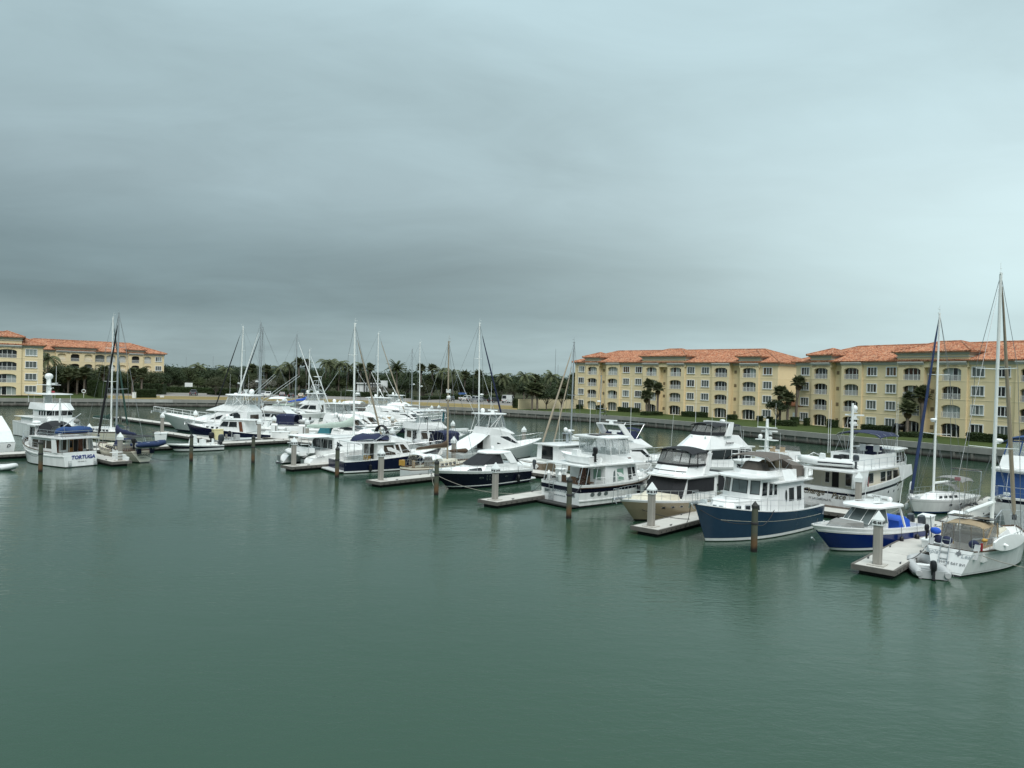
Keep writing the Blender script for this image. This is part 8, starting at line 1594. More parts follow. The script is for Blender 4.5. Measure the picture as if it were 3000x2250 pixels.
def cruiser(label, bow, stern, B, fb=2.1, hull_='hull_white', fly=None, win_='glass', top=None, tower=False, cat_='motor cruiser', name='motor_cruiser', sal=1.0, boot=AF, tarp=None, deckmat='gel_white', arch=False, band_=None, z1=3.0, outr=False, bimini=None):
    b = Boat(name, label, cat_, bow, stern, B, 1.15, 1.3, fb, grid=False, rake=2.0, flare=.28, tw=.93, full=2.0)
    b.hull([.12, ('f', .86, 0), ('f', 1, 0)], [boot, hull_, band_ or 'gel_white'], bw=.06, well=[(0, .35), (.24, .35), (.25, 0), (1, 0)]); k = b.L / 13.5
    F = b.house('saloon', 'gel_white', 1.2, z1, -3.4 * k, 2.8 * k, -3.3 * k, 1.0 * k, B * .42, B * .35, B * .39, B * .3, nose=.5)
    for f_ in 'PS': b.win(F, f_, [(.12, .4), (.50, .4), (.50, .88), (.14, .88)], win_, 'gel_white'); b.win(F, f_, [(.55, .4), (.95, .4), (.82, .88), (.55, .88)], win_, 'gel_white')
    for f_ in ('F', 'FP', 'FS'): b.win(F, f_, [(.04, .38), (.96, .38), (.96, .9), (.04, .9)], win_, None, 'windscreen')
    b.win(F, 'A', [(.3, .04), (.7, .04), (.7, .9), (.3, .9)], 'glass_brown', None, 'saloon_door')
    zt = z1
    if fly:
        F = b.house('flybridge', 'gel_white', z1 + .02, z1 + .85, -3.3 * k, 2.0 * k, -3.0 * k, .6 * k, B * .38, B * .28, B * .35, B * .24, nose=.4, open_top=True); zt = z1 + .85; b.seat(-1.2 * k, .4, z1 + .1); b.seat(-1.2 * k, -.4, z1 + .1)
        if fly in MATS:
            for sg in (1, -1): b.panel('clear_curtain', fly, [(-2.9 * k, sg * B * .34, zt), (-.1 * k, sg * B * .26, zt), (-.5 * k, sg * B * .26, zt + 1.45), (-2.9 * k, sg * B * .33, zt + 1.45)])
            b.panel('clear_curtain', fly, [(.1, B * .24, zt), (.1, -B * .24, zt), (-.4, -B * .24, zt + 1.45), (-.4, B * .24, zt + 1.45)])
        if top: b.slab_roof('hardtop', top, [(-3.4 * k, B * .36), (-.4 * k, B * .34), (.3 * k, B * .2)], zt + 1.45, .08, .08); b.tubes('hardtop_post', 'gel_white', [[(x * k, y * B * .33, zt - .1), (x * k, y * B * .33, zt + 1.46)] for x in (-2.9, -1.6, -.5) for y in (1, -1)], .035); b.radar_bar(-1.5 * k, 0, zt + 1.58, 1.2, .3); b.dome(-2.4 * k, .4, zt + 1.58, .28)
    if tower:
        zz = zt + 1.5; b.tubes('tuna_tower', 'alu', [[(-3.6, y * 1.7, z1), (-2.6, y * .7, zz + 2.9)] for y in (1, -1)] + [[(0, y * 1.4, zt), (-1.6, y * .6, zz + 2.9)] for y in (1, -1)] + [[(-2.6, y * .7, zz + 2.9), (-1.6, y * .6, zz + 2.9)] for y in (1, -1)] + [[(-2.6, .7, zz + 2.9), (-2.6, -.7, zz + 2.9)], [(-1.6, .6, zz + 2.9), (-1.6, -.6, zz + 2.9)]] + [[(-3.1, y * 1.2, zz + .8), (-.6, y * .9, zz + .8)] for y in (1, -1)] + [[(-3.3, y * 1.4, zz), (-1.0, y * .8, zz + 1.6)] for y in (1, -1)] + [[(-2.8, y * .9, zz + 2.0), (-.9, y * .9, zz + .8)] for y in (1, -1)] + [[(-2.7, y * .8, zz + 3.6), (-1.5, y * .7, zz + 3.8)] for y in (1, -1)] + [[(-2.6, y * .7, zz + 2.9), (-2.7, y * .8, zz + 3.6)] for y in (1, -1)], .045)
        MB().box(-2.7, -1.5, -.7, .7, zz + 1.9, zz + 2.0).build('tower_platform', 'gel_white', b.t); b.slab_roof('tower_top', 'gel_white', [(-2.8, .75), (-1.4, .7)], zz + 3.75, .06, .05); b.dome(-.2, .9, zz + .1, .3)
    if outr or tower:
        for sg in (1, -1): b.tubes('outrigger', 'alu', [[(-.8, sg * B * .42, 2.8), (-5.5, sg * (B * .42 + 1.6), 10.5)], [(-.8, sg * B * .42, 3.0), (-3.5, sg * (B * .42 + 1.2), 7.2)]], .03)
    if tarp: MB().loft([[(-b.L / 2 + .2, y, 1.2) for y in (-B * .42, 0, B * .42)], [(-4.2 * k, y, 2.5) for y in (-B * .4, 0, B * .4)], [(-3.2 * k, y, 3.2) for y in (-B * .35, 0, B * .35)]], closed=False).build('tarpaulin', tarp, b.t)
    if arch: b.tubes('radar_arch', 'gel_white', [[(-2.2, y * B * .42, z1), (-2.9, y * B * .38, z1 + 1.4)] for y in (1, -1)] + [[(-2.9, B * .38, z1 + 1.4), (-2.9, -B * .38, z1 + 1.4)]], .09); b.radome(-2.9, 0, z1 + 1.48, .28)
    if bimini: b.canopy('bimini', bimini, -3.4 * k, -.4 * k, B * .36, zt + 1.5, .2, .15); b.frame_canopy(-3.3 * k, -.5 * k, B * .35, zt + 1.5, zt - .1)
    b.rail(.5, 1.0, .65, 8, inset=.08, mid=1); b.antenna(-2, B * .36, zt, 3.4); b.anchor(fb, .4); return b
cruiser('white trawler with clear curtained flybridge and teal cockpit canvas', (-17.6, 117.0), (-32.2, 118.6), 4.5, 1.9, fly='vinyl', top='gel_white', bimini=None, win_='glass_brown')
cruiser('cream white cruiser with tan window canvas and dark lower hull', (-15.0, 132.0), (-29.0, 134.0), 4.4, 2.3, 'navy', win_='canvas_tan', z1=2.9, arch=True)
cruiser('large white convertible with cream flybridge curtains and white bow cover', (-15.5, 151.0), (-33.0, 154.0), 5.2, 2.6, fly='vinyl', top='gel_white', outr=True, cat_='sportfisher', name='sportfishing_boat', win_='glass')
cruiser('white covered motor boat lying behind the large convertible', (-14.0, 163.0), (-29.0, 166.0), 4.8, 2.3, tarp='canvas_white', arch=True)
cruiser('low white cruiser with blue striped side below the pale masts', (-12.0, 141.5), (-26.5, 143.5), 4.2, 2.2, 'hull_white', band_='antifoul_blue', arch=False, bimini='canvas_white')
cruiser('white sportfisher with tall tuna tower', (-52.0, 172.0), (-38.8, 169.5), 4.8, 2.3, fly='vinyl', top='gel_white', tower=True, cat_='sportfisher', name='sportfishing_boat')
cruiser('white express boat with swept grey windscreen near the tuna tower', (-54.0, 148.0), (-39.0, 145.5), 4.4, 2.0, arch=True, win_='glass_grey')
cruiser('white motor boat with pale canvas behind the grey dinghy davits', (-50.0, 139.0), (-36.8, 136.5), 4.2, 1.9, tarp='canvas_white', bimini='canvas_white', fly='plain')
cruiser('white motor boat with a red buoy pile beside its stern', (-17.0, 124.8), (-31.0, 126.4), 4.2, 2.0, bimini='canvas_white', fly='plain', win_='glass_brown')
cruiser('white boat with radar post seen before the dry grass shore', (-24.5, 178.0), (-36.0, 180.5), 4.0, 1.8, arch=True)
cruiser('white flybridge boat seen past the catamaran mast at the far end', (-18.0, 172.5), (-31.5, 175.0), 4.6, 2.1, fly='vinyl', top='gel_white', outr=True)
sy('sailing_yacht', 'white masted sailboat with bright blue boom cover', (-41.5, 176.0), (-54.5, 178.5), 3.8, 1.0, 13.6, 'mast_white', 'canvas_white', 'canvas_bright', None, boomz=3.6, bz1=2.9, sr=.4, mrake=0)
sy('sailing_yacht', 'silver masted sailboat just right of the blue boom cover', (-39.8, 162.0), (-53.5, 164.0), 3.9, .6, 16.4, 'mast_grey', 'canvas_white', 'canvas_sage', None, boomz=2.8, mrake=0)
sy('sailing_yacht', 'white masted sailboat with pale furled headsail among the far cruisers', (-21.5, 157.0), (-35.5, 160.0), 3.9, .8, 16.9, 'mast_white', 'mast_tan', None, None, mrake=.2, radar=.3)
sy('sailing_yacht', 'short masted sailboat with dark stays near the seawall piles', (-18.5, 184.0), (-31.0, 187.0), 3.6, .6, 14.6, 'mast_grey', 'canvas_black', None, None, furled=False, radar=.42)
sy('sailing_yacht', 'slender masted sailboat with black stays near the seawall piles', (-15.5, 178.5), (-28.5, 181.0), 3.7, .4, 16.1, 'mast_white', 'canvas_black', None, None, furled=False, radar=.36)
# ================================================================== boats on the cross dock
b = Boat('trawler_yacht', 'white wooden trimmed trawler with blue lettering on its rounded transom', 'trawler', (5.80, -16.9), (5.03, -14.7), 4.3, 1.6, 1.35, 2.5, rake=1.2, flare=.2, tw=.84, full=2.3, trk=.35)
b.hull([.10, ('f', .74, 0), ('f', .80, 0), ('f', 1, 0)], ['black_gel', 'hull_white', 'gel_white', 'hull_white'], bw=.35, deck='deck_white', cap='teak', capw=.09); h = b.L / 2
b.band(('f', .70, 0), ('f', .78, 0), 'gel_white', .0, .98, 'rub_rail', .07)
b.name_aft('TORTUGA', .54, 'ink_blue', .86, -.25, shear=.25, bold=.02, dx=.04); b.name_aft('KEY WEST, FL', .15, 'ink', .52, -.1, dx=.04)
for y in (1.3, -1.45): b.ladder(b.pt(0, .3).x - .12, y, .15, .75, .28, 3)
F = b.house('saloon', 'gel_white', 1.15, 3.0, -3.4, 1.2, -3.4, 1.2, 1.75, 1.75, 1.7, 1.7)
for y0, y1, m_, nm in ((.01, .13, 'varnish', 'cabin_door'), (.20, .36, 'glass_brown', 'window'), (.42, .58, 'oak_door', 'cabin_door'), (.59, .72, 'cabin_dark', 'doorway'), (.73, .88, 'varnish', 'cabin_door'), (.90, .98, 'glass_brown', 'window')): b.win(F, 'A', [(y0, .02 if 'indow' not in nm else .3), (y1, .02 if 'indow' not in nm else .3), (y1, .9), (y0, .9)], m_, None, nm)
b.win(F, 'A', [(.45, .42), (.55, .42), (.55, .84), (.45, .84)], 'glass', None, 'door_window', .03)
for f_ in 'PS': b.wins(F, f_, .1, .9, .4, .82, 3, .06, 'glass_brown', 'teak')
for sg in (1, -1): b.panel('wing_panel', 'gel_white', [(-4.3, sg * 1.98, 1.5), (-3.4, sg * 1.98, 1.5), (-3.2, sg * 1.95, 3.0), (-4.0, sg * 1.95, 3.0)], .03)
b.slab_roof('boat_deck', 'gel_white', [(-5.2, 2.05), (1.0, 2.0)], 3.0, .10, .05); mb = MB()
for y in (1.85, 1.1, -1.1, -1.85): mb.tube((-5.0, y, 1.5), (-5.0, y, 3.0), .03)
mb.build('deck_support', 'steel', b.t)
F = b.house('pilothouse', 'gel_white', 1.9, 4.15, .8, 3.0, .9, 2.7, 1.45, 1.25, 1.4, 1.15, nose=.35, roof='gel_white', over=.3, roofname='pilothouse_roof')
for f_ in 'PS': b.wins(F, f_, .1, .92, .45, .88, 2, .08, 'glass', 'teak')
for f_ in ('F', 'FP', 'FS'): b.win(F, f_, [(.06, .45), (.94, .45), (.94, .9), (.06, .9)], 'glass', 'teak', 'windscreen')
b.canopy('bridge_cover', 'canvas_black', -1.7, .8, 1.35, 4.35, .35, .7, endcurve=.4); b.radome(1.6, .9, 4.3, .42); b.dome(1.4, -.4, 4.3, .25)
MB().tube((-1.2, 0, 3.1), (-1.2, 0, 7.2), .10, .08, 8).build('steadying_mast', 'mast_white', b.t, 40); b.tubes('davit_boom', 'mast_white', [[(-1.3, 0, 3.8), (-3.6, -.9, 5.6)]], .05); b.tubes('mast_stay', 'wire', [[(-1.2, 0, 7.1), (-5.0, 1.5, 3.1)], [(-1.2, 0, 7.1), (-5.0, -1.5, 3.1)], [(-1.2, 0, 7.1), (2.0, 0, 4.4)]], .014)
b.tubes('deck_rail', 'steel', [[(-5.1, 1.9, z), (.4, 1.95, z)] for z in (3.5, 3.85)] + [[(-5.1, -1.9, z), (.4, -1.95, z)] for z in (3.5, 3.85)] + [[(-5.1, 1.9, z), (-5.1, -1.9, z)] for z in (3.5, 3.85)] + [[(x, y, 3.1), (x, y, 3.85)] for x in (-5.1, -3.7, -2.3, -.9, .4) for y in (1.9, -1.9)], .02); b.rail(.35, 1.0, .75, 9, inset=.06, mid=2, r=.02); b.antenna(2, 1.0, 4.2, 3.4); b.antenna(2, -1.0, 4.2, 3.4); b.anchor(2.5, .4)
b.t.scale = (.94, .94, .93); TOR = b; p, a = on(b, -3.4, -.25, 3.15, R(82)); t_ = thing('covered_dinghy', 'dinghy under a blue cover on the lettered trawler boat deck', 'dinghy', p, a)
MB().loft([[(x, w * math.cos(q), .10 + hh * (.5 + .5 * math.sin(q))) for q in [2 * math.pi * j / 10 for j in range(10)]] for x, w, hh in ((-1.75, .35, .35), (-1.5, .72, .6), (-.6, .8, .72), (.3, .78, .62), (.9, .62, .7), (1.5, .35, .5), (1.75, .1, .3))]).build('cover', 'canvas_blue', t_, 60); MB().box(-1.2, 1.0, -.3, .3, 0, .14).build('chock', 'teak', t_)
b = Boat('sailing_yacht', 'cream sailboat with teak trim, navy sail cover and lettered transom', 'sailboat', (5.79, -9.3), (5.05, -8.6), 3.5, 1.25, .95, 1.5, rake=1.4, flare=.18, tw=.72, full=2.2, trk=.5, sfl=.7)
b.hull([.10, ('f', .82, 0), ('f', .86, 0), ('f', 1, 0)], ['black_gel', 'cream', 'teak', 'cream'], bw=.12, deck='deck_cream', cap='teak'); h = b.L / 2
b.name_aft('SHUDDE', .36, 'ink', .72, .0, dx=.04); b.name_aft('MIAMI, FL', .15, 'ink', .48, .1, dx=.04); b.portlights((.36, .44, .52, .60), 1.12, 1, .09); MB().box(-h + .3, -h + .34, -.9, -.3, .25, .38).build('transom_step', 'plastic_white', b.t)
F = b.house('coachroof', 'cream', .9, 1.5, -1.0, 3.2, -1.0, 2.8, 1.15, .75, 1.05, .6, nose=.4, roof='deck_cream', over=0, roofname='coachroof_top', th=.03); b.wins(F, 'P', .08, .9, .3, .75, 5, .06, 'glass', 'teak', name='portlight', both=True)
MB().box(-3.6, -1.2, -1.3, 1.3, .9, 1.25).build('cockpit_coaming', 'teak', b.t); b.canopy('dodger', 'canvas_navy', -1.6, -.3, 1.1, 2.05, .3, .5)
b.mast(1.3, 1.5, 14.5, .11, 'mast_grey', ((.42, 1.1), (.74, .8)), .0, 0, fore=(h + .6, 0, 1.6), back=(-h, 0, 1.4)); b.furled((h + .55, 0, 1.7), (1.2, 0, 15.7), 'canvas_black', .13); b.boom(1.15, -3.2, 2.7, 'mast_grey', 'canvas_navy', .36); b.rail(.03, .97, .6, 10, inset=.06, mid=1, r=.014)
b.canopy('solar_bimini', 'canvas_black', -4.6, -2.4, 1.3, 2.75, .06, .03); b.frame_canopy(-4.5, -2.5, 1.25, 2.7, 1.0); b.tubes('davit', 'steel', [[(-h + .3, y, 1.2), (-h - .2, y, 2.3), (-h - 1.1, y, 2.3)] for y in (.9, -.9)], .035)
for y in (.5, -.9): b.box('folded_cushion', 'canvas_navy', -h + .2, -h + .5, y - .2, y + .2, .95, 1.75)
p, a = on(b, -h - .75, -.15, 1.75, R(-88)); rib('inflatable_dinghy', 'navy inflatable dinghy hoisted behind the cream sailboat', p, a, 3.6, 1.6, .25, 'canvas_deep', 'grey_gel', 'motor_black')
b = Boat('expedition_yacht', 'tall white expedition yacht with satellite dome mast and red covers aft', 'motor yacht', (6.95, -5.2), (8.25, -7.0), 5.4, 3.1, 2.4, 3.2, rake=1.4, flare=.22, tw=.95, full=2.3)
b.hull([.12, ('f', .93, 0), ('f', .96, 0), ('f', 1, 0)], [AF, 'hull_white', 'grey_gel', 'gel_white'], bw=.7, deck='deck_white'); h = b.L / 2
F0 = b.house('foredeck_trunk', 'gel_white', 2.3, 3.6, 2.5, 5.8, 2.5, 5.0, 1.9, 1.2, 1.75, 1.0, nose=.5); F = b.house('main_deck_house', 'gel_white', 2.2, 4.3, -6.5, 3.0, -6.5, 3.0, 2.3, 2.2, 2.25, 2.15)
F = b.house('pilothouse', 'gel_white', 4.0, 5.9, -2.2, 2.6, -2.2, 2.9, 2.15, 1.95, 2.15, 2.0, nose=.5)
for f_ in ('F', 'FP', 'FS'): b.wins(F, f_, .04, .96, .42, .92, 2 if f_ == 'F' else 1, .04, 'glass', 'gel_white', name='windscreen')
for f_ in 'PS': b.wins(F, f_, .45, .95, .42, .9, 3, .06, 'glass', 'gel_white')
F = b.house('flybridge', 'gel_white', 5.9, 7.3, -3.4, 3.3, -3.3, 2.3, 2.4, 2.2, 2.2, 1.9, nose=.8); b.tubes('bridge_rail', 'steel', [[(-3, 2.0, 7.7), (1.6, 2.0, 7.7), (2.0, 1.0, 7.7), (2.0, -1.0, 7.7), (1.6, -2.0, 7.7), (-3, -2.0, 7.7)]], .025)
MB().loft([[(-1.9 + q * .55 * math.cos(a), q * .35 * math.sin(a), z) for a in [2 * math.pi * i / 10 for i in range(10)]] for q, z in ((1.6, 7.3), (1.2, 9.0), (1, 9.3), (.85, 12.2))]).build('signal_mast', 'mast_white', b.t, 40); b.slab_roof('hardtop', 'gel_white', [(-4.8, 2.4), (1.6, 2.3), (2.4, 1.2)], 9.0, .10, .12); b.slab_roof('mast_platform', 'gel_white', [(-2.9, 1.6), (-1.0, 1.5)], 10.9, .06, .03); b.dome(-1.9, 0, 12.1, .62); b.radar_bar(-.9, .3, 11.0, 1.7, .4); b.radar_bar(-1.3, 0, 10.0, 1.1, .2)
b.t.scale = (.82, .86, .67)
for x, y in ((-2.6, 1.4), (-2.6, -1.4), (-3.6, 1.8)): b.antenna(x, y, 10.9, 4, 0, .03)
b.tubes('hardtop_post', 'gel_white', [[(x, y, 7.2), (x, y, 9.0)] for x in (-4.4, 1.4) for y in (2.0, -2.0)], .05)
MB().loft([[(-4.2 + .3 * math.cos(a), 1.3 + 1.0 * u, 9.3 + .26 * math.sin(a)) for a in [2 * math.pi * i / 9 for i in range(9)]] for u in (-.5, .5)]).build('kayak_cover', 'red', b.t, 50)
for y in (1.6, .9): MB().loft([[(-7.2 + .5 * k, y + .38 * math.cos(a), 4.8 + .55 * math.sin(a)) for a in [2 * math.pi * i / 9 for i in range(9)]] for k in (-1, 1)]).build('red_cover', 'red', b.t, 50)
b.slab_roof('boat_deck', 'gel_white', [(-8.4, 2.6), (-2.0, 2.6)], 4.1, .12, .02); MB().loft([[(-5.0 + 1.6 * u, w * math.cos(a), 4.3 + hh * (.5 + .5 * math.sin(a))) for a in [2 * math.pi * i / 10 for i in range(10)]] for u, w, hh in ((-1, .3, .4), (-.5, .9, 1.0), (.4, .9, 1.0), (1, .2, .5))]).build('tender_cover', 'canvas_black', b.t, 60)
b.rail(.5, 1.0, .9, 7, inset=.1, mid=2, r=.025); b.anchor(3.2, .4); b.tubes('crane', 'mast_white', [[(5.4, -.9, 3.2), (5.4, -.9, 4.6)]], .12); MB().ell((h - .8, 0, 4.0), .35, .5, .5, 8, 5).build('anchor_winch_cover', 'canvas_grey', b.t, 60)
b = sy('sailing_yacht', 'dark green canvassed cutter with white mast and raked rigging', (6.78, -.6), (7.62, -1.6), 3.7, 1.1, 15.3, 'mast_white', 'canvas_green', 'canvas_green', None, boomz=2.8, col_='cream', cap='teak', grid=True, mrake=.1, sr=.34); MB().loft([[(1.9 + i * .4, q * math.cos(a), 2.2 - i * .04 + q * math.sin(a)) for a in [2 * math.pi * j / 8 for j in range(8)]] for i, q in enumerate((.06, .2, .24, .22, .2, .2, .22, .05))]).build('staysail_cover', 'canvas_green', b.t, 60)
b = Boat('sportfishing_boat', 'covered sportfisher transom with a leaping fish painted beside its name', 'sportfisher', (7.5, -20.6), (6.13, -18.6), 4.9, 1.35, 1.4, 2.6, rake=2, flare=.3, tw=.95)
b.hull([.1, .28, ('f', 1, 0)], [AF, 'gel_white', 'gel_white'], bw=.06); h = b.L / 2; b.name_aft('Knock', .50, 'ink', .85, 1.55, shear=.35, bold=.01, dx=.04); b.name_aft('D', .50, 'ink', .85, -1.6, shear=.35, bold=.01, dx=.04)
x = b.pt(0, .9).x - .05; fish = [(0, 0), (.22, .16), (.45, .20), (.62, .12), (.95, .22), (.66, .02), (.5, -.10), (.28, -.14), (.05, -.28), (-.12, -.34), (-.02, -.16)]
MB().slab([(x, -.05 - u * .8, .95 + w * 1.1) for u, w in fish], .006).slab([(x, -.05 - u * .8, .95 + w * 1.1) for u, w in ((.2, .16), (.3, .42), (.42, .19))], .006).build('fish_emblem', 'ink', b.t)
MB().loft([[(-h + .05, y, z) for y, z in ((-2.3, 1.42), (0, 1.42), (2.3, 1.42))], [(-h + .9, y, z) for y, z in ((-2.2, 2.6), (0, 2.6), (2.2, 2.6))], [(-h + 2.6, y, z) for y, z in ((-1.9, 4.2), (0, 4.25), (1.9, 4.2))]], closed=False).build('cockpit_cover', 'canvas_white', b.t); F = b.house('saloon', 'canvas_white', 1.3, 3.9, -4.6, 2.5, -4.6, .8, 2.2, 1.7, 1.9, 1.4); b.slab_roof('cabin_roof', 'gel_white', [(-5.2, 2.0), (.6, 1.8)], 4.25, .09, .08); b.radar_bar(-2, .4, 4.5, 1.4, .3); b.dome(-3.5, -.6, 4.4, .3); b.antenna(-4, 1.6, 4.3, 4.2); b.antenna(-4, -1.8, 4.3, 4.2)
for sg in (1, -1): b.tubes('outrigger', 'alu', [[(-3, sg * 1.9, 4.0), (-3.6, sg * 2.4, 7.5)], [(-3.6, sg * 1.9, 4.0), (-3.6, sg * 2.4, 7.5)]], .03)
p = at(-4, 1378, 0); rib('inflatable_dinghy', 'white inflatable dinghy bow entering at the picture edge near the fishing boat', (p.x, p.y, .03), R(20), 3.2, 1.6, .24, 'hypalon_white', 'plastic_white', 'motor_grey', stripe='ink_navy')
b = Boat('center_console_boat', 'white open fishing boat with navy stripe and grey outboard', 'motorboat', (5.70, -2.3), (5.67, 4.4), 2.3, .62, .68, 1.0, rake=1.2, flare=.3, tw=.93, full=1.9)
b.hull([.10, .36, ('f', .84, 0), ('f', 1, 0)], [AF, 'hull_white', 'ink_navy', 'gel_white'], bw=.12, deck='deck_white', well=[(0, .1), (.7, .1), (.72, 0), (1, 0)]); h = b.L / 2
b.house('console', 'plastic_white', .5, 1.55, -.3, .6, -.2, .35, .45, .4); b.box('leaning_post', 'plastic_white', -1.3, -.8, -.45, .45, .5, 1.35); b.house('console_cover', 'canvas_white', 1.0, 1.95, -.1, .5, -.1, .3, .5, .45); b.seat(-1.9, .4, .4); b.outboard(-h - .05, 0, .95, 1.35, 'motor_grey'); b.outboard(-h + .3, .75, .7, .5, 'motor_black')
b = Boat('motor_cruiser', 'white flybridge cruiser with royal blue canvas panels and blue bimini', 'motor cruiser', (-.19, 18.9), (-.36, 33), 4.7, 1.6, 1.7, 2.6, rake=1.3, flare=.22, tw=.93)
b.hull([.1, ('f', .84, 0), ('f', .94, 0), ('f', 1, 0)], [AF, 'hull_pale', 'ink_navy', 'gel_white'], bw=.12); h = b.L / 2
F = b.house('saloon', 'gel_white', 1.8, 4.1, -5.0, 3.4, -5.0, 2.9, 2.05, 1.85, 2.0, 1.8, nose=.25)
for f_ in ('F', 'FP', 'FS'): b.win(F, f_, [(.01, .10), (.99, .10), (.99, .92), (.01, .92)], 'canvas_blue', 'gel_white', 'canvas_panel')
for f_ in 'PS': b.wins(F, f_, .2, .97, .3, .92, 3, .02, 'canvas_blue', 'gel_white', name='canvas_panel')
b.slab_roof('saloon_roof', 'gel_white', [(-5.4, 2.2), (2.8, 2.1), (3.3, 1.2)], 4.1, .12, .03); F = b.house('flybridge', 'gel_white', 4.22, 5.2, -2.6, 2.9, -2.7, 2.3, 1.95, 1.7, 1.9, 1.6, nose=.3, open_top=True)
for sg in (1, -1): b.panel('enclosure_panel', 'vinyl', [(-2.4, sg * 1.8, 5.2), (1.9, sg * 1.6, 5.2), (1.5, sg * 1.5, 6.2), (-2.4, sg * 1.7, 6.2)])
b.panel('enclosure_panel', 'vinyl', [(2.1, 1.5, 5.2), (2.1, -1.5, 5.2), (1.6, -1.4, 6.2), (1.6, 1.4, 6.2)]); b.tubes('enclosure_frame', 'canvas_blue', [[(2.1, y, 5.2), (1.6, y * .93, 6.2)] for y in (1.5, .5, -.5, -1.5)] + [[(0, y, 5.2), (0, y * .95, 6.2), (1.6, y * .82, 6.2)] for y in (1.7, -1.7)] + [[(1.6, 1.4, 6.2), (1.6, -1.4, 6.2)]], .05); b.canopy('bimini', 'canvas_blue', -2.6, 1.7, 1.75, 6.4, .3, .2)
b.rail(.45, 1.0, .75, 9, inset=.08, mid=1); b.anchor(2.6, .4); b.box('name_plate', 'plastic_white', 1.0, 1.6, 1.9, 1.95, 3.5, 4.4); RB = b
# ================================================================== dock furniture, ropes
def dbox(label, p, rz=ANG_V, w=1.15, d=.65, h_=.68, col_='plastic_white', cat='dock box'):
    t_ = thing('dock_box', label, cat, (p[0], p[1], .5), rz, 'white dock boxes'); MB().loft([[(-w / 2 * k, -d / 2 * k, z), (w / 2 * k, -d / 2 * k, z), (w / 2 * k, d / 2 * k, z), (-w / 2 * k, d / 2 * k, z)] for k, z in ((.86, .01), (1, h_))]).build('body', col_, t_)
    MB().loft([[(-w / 2 - .04, -d / 2 - .04, h_ + .003), (w / 2 + .04, -d / 2 - .04, h_ + .003), (w / 2 + .04, d / 2 + .04, h_ + .003), (-w / 2 - .04, d / 2 + .04, h_ + .003)], [(-w / 2 - .04, -d / 2 - .04, h_ + .06), (w / 2 + .04, -d / 2 - .04, h_ + .06), (w / 2 + .04, d / 2 + .04, h_ + .09), (-w / 2 - .04, d / 2 + .04, h_ + .09)]]).build('lid', col_, t_); MB().box(-.08, .08, -d / 2 - .06, -d / 2 - .04, h_ - .1, h_ + .03).build('latch', 'steel', t_); return t_
for a_, lb, w_ in ((g(.07, 14.6), 'white dock box at the head of the near finger dock', 1.4), (g(-.02, 17.6), 'white dock box where the finger dock crosses the main dock', 1.7), (g(-.07, 27.6), 'low white dock box near the sloop stern', 1.2), (g(3.0, 15.0), 'white dock box behind the small beige sailboat', 1.3), (g(2.1, 18.9), 'white dock box beside the low bronze boat', 1.5), (g(2.38, 15.2), 'round shouldered white bin on the dock edge by the black hulled cruiser', .9), (g(2.55, 18.4), 'white dock box beside the white dinghy', 1.2)):
    dbox(lb, a_, w=w_, d=.75, h_=.75)
dbox('small white step box at the edge of the near finger dock', g(-.055, 7.2), w=.7, d=.5, h_=.42); dbox('white dock box with gabled lid beside the open fishing boat', at(471, 1291, .5), R(20), 1.5, 1.0, .95); dbox('white dock box in front of the power pedestals', at(823, 1284, .5), R(5), 2.4, 1.0, .9); dbox('small white dock box left of the tall pedestal', at(792, 1278, .5), R(5), 1.3, .8, .7); dbox('white dock box behind the tall pedestal', at(818, 1272, .5), R(5), 1.6, .8, .8); dbox('white dock box on the walkway before the catamaran', at(905, 1284, .5), R(5), 1.8, .9, .8)
dbox('white dock box beside the far walkway piles', at(921, 1243, .5), R(5), 1.6, .9, .9)
for p, lb in ((at(803, 1281, .5), 'tall white power pedestal at the dock corner'), (at(884, 1285, .5), 'tall white power pedestal with arm at the walkway mouth')):
    t_ = thing('power_pedestal', lb, 'pedestal', (p.x, p.y, .5), R(10), 'white power pedestals'); MB().loft([[(-.45 * k, -.38 * k, z), (.45 * k, -.38 * k, z), (.45 * k, .38 * k, z), (-.45 * k, .38 * k, z)] for k, z in ((1, 0), (1, 1.85), (.82, 1.98))]).build('cabinet', 'plastic_white', t_); MB().box(.15, .36, -.40, -.382, .7, 1.7).build('meter_panel', 'canvas_grey', t_)
p = at(862, 1282, .5); t_ = thing('fish_table', 'white fish cleaning table with shelf next to the pedestal', 'table', (p.x, p.y, .5), R(10)); MB().box(-1.0, 1.0, -.4, .4, 1.0, 1.5).build('tabletop', 'plastic_white', t_)
lg = MB().box(-.05, .05, -.05, .05, 0, 1.0).mesh('leg', 'steel')
for x in (-.9, .9):
    for y in (-.3, .3): link('leg', lg, t_, (x, y, 0))
p = at(637, 1290, .5); t_ = thing('electrical_cabinet', 'pale yellow electrical cabinet on the cross dock', 'cabinet', (p.x, p.y, .5), ANG_V); MB().box(-.65, .65, -.35, .35, 0, 1.45).build('cabinet', 'pale_yellow', t_); MB().box(-.7, .7, -.4, .4, 1.455, 1.52).build('lid', 'pale_yellow', t_); MB().box(-.5, .5, -.365, -.352, .15, 1.3).build('door', 'pale_yellow', t_)
p = g(5.0, -12.9 + 1.6); t_ = thing('boarding_steps', 'white boarding steps on the short finger dock', 'steps', (p.x, p.y, .5), ANG_U)
stp = MB().box(-.45, .45, -.16, .16, 0, .06)
for i in range(4): link('step', stp.mesh('step', 'plastic_white') if i == 0 else bpy.data.meshes['step'], t_, (0, .3 * i - .4, .3 + .28 * i))
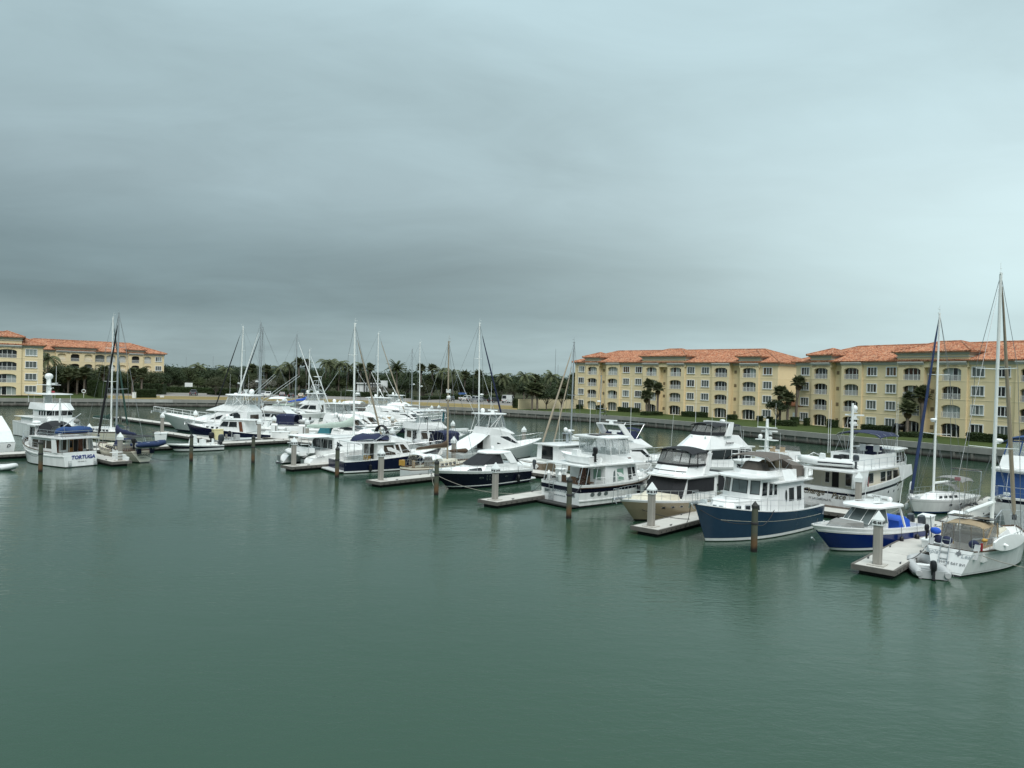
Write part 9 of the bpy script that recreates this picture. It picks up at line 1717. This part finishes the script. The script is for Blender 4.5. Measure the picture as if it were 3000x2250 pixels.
for s in (-1, 1): MB().hexa([(s * .45 - .03, -.6, 0), (s * .45 + .03, -.6, 0), (s * .45 + .03, .7, 0), (s * .45 - .03, .7, 0), (s * .45 - .03, -.6, .3), (s * .45 + .03, -.6, .3), (s * .45 + .03, .7, 1.2), (s * .45 - .03, .7, 1.2)]).build('side_panel', 'plastic_white', t_)
def W_(bt, x, y, z): return Vector(on(bt, x, y, z)[0])
for a_, b_, lb, sg, m_ in ((W_(SLATE, 7.2, -.3, 2.4), g(.5, .2, 1.7), 'dark bow line from the slate blue trawler to its pile', .45, 'rope_dark'), (W_(SLATE, 1.0, 2.2, 1.9), g(.5, .2, 1.7), 'dark spring line from the pile along the slate blue hull', .5, 'rope_dark'), (W_(SLATE, 7.0, -.6, 2.3), g(.93, 3.0, .55), 'dark line from the slate blue bow to the dock cleat', .3, 'rope_dark'),
                       (W_(TAN, 5.6, -.9, 1.6), g(.96, 4.2, .55), 'dark line from the tan bow to the finger dock', .35, 'rope_dark'), (W_(BLUE, -4.4, 1.4, 1.0), g(.06, 11.0, .55), 'white stern line from the royal blue boat to the dock', .25, 'rope'), (W_(BLUE, -4.6, 1.2, .9), g(.07, 8.2, .55), 'white spring line from the royal blue boat', .25, 'rope'), (W_(MAPLE, -5.0, 1.4, 1.2), g(-.06, 2.5, .55), 'dark stern line of the large sailing yacht', .2, 'rope_dark'),
                       (W_(MAPLE, -5.2, -1.5, 1.2), W_(MAPLE, 8.0, -6.0, .7), 'pale line drooping past the large sailing yacht hull', .9, 'rope'), (W_(SUN, 6.3, -.3, 1.6), g(2.5, .3, 1.3), 'white bow line looped from the pile to the black cruiser', .8, 'rope'), (W_(SUN, 6.3, .5, 1.4), g(2.06, 3.0, .6), 'pale line running low along the black hull', .4, 'rope'), (W_(DEF, -5.8, 2.0, 1.8), g(2.06, 5.5, .6), 'dark stern line of the white trawler with solar panels', .2, 'rope_dark'),
                       (W_(DEF, -5.6, -2.2, 1.9), g(1.5, .3, 1.7), 'dark line from the timber pile to the solar panelled trawler', .25, 'rope_dark'), (W_(TOR, 2.0, 2.0, 1.8), g(4.92, -19, 1.6), 'dark line from the timber pile to the lettered trawler side', .5, 'rope_dark'), (g(4.6, .3, 1.7), W_(CATB, -5.5, 3.0, .9), 'white line from the lone pile to the catamaran stern', .4, 'rope'), (g(4.93, -4.4, .9), g(5.02, -8.8, .9), 'dark slack line between pile and cream sailboat', .7, 'rope_dark'), (W_(CH, -8.2, -2.2, 1.6), g(.48, 18.4, .6), 'white stern line of the big white trawler', .2, 'rope'),
                       (W_(BLUE, 4.7, -.2, 1.2), W_(SLATE, -5.5, 2.3, .8), 'dark low line from the royal blue bow towards its neighbour', .35, 'rope_dark'), (g(.29, 22.7, 1.2), g(.3, 17.7, .6), 'pale bow line of the small sloop', .15, 'rope')):
    rope('mooring_line', lb, a_, b_, sg, .022, m_)
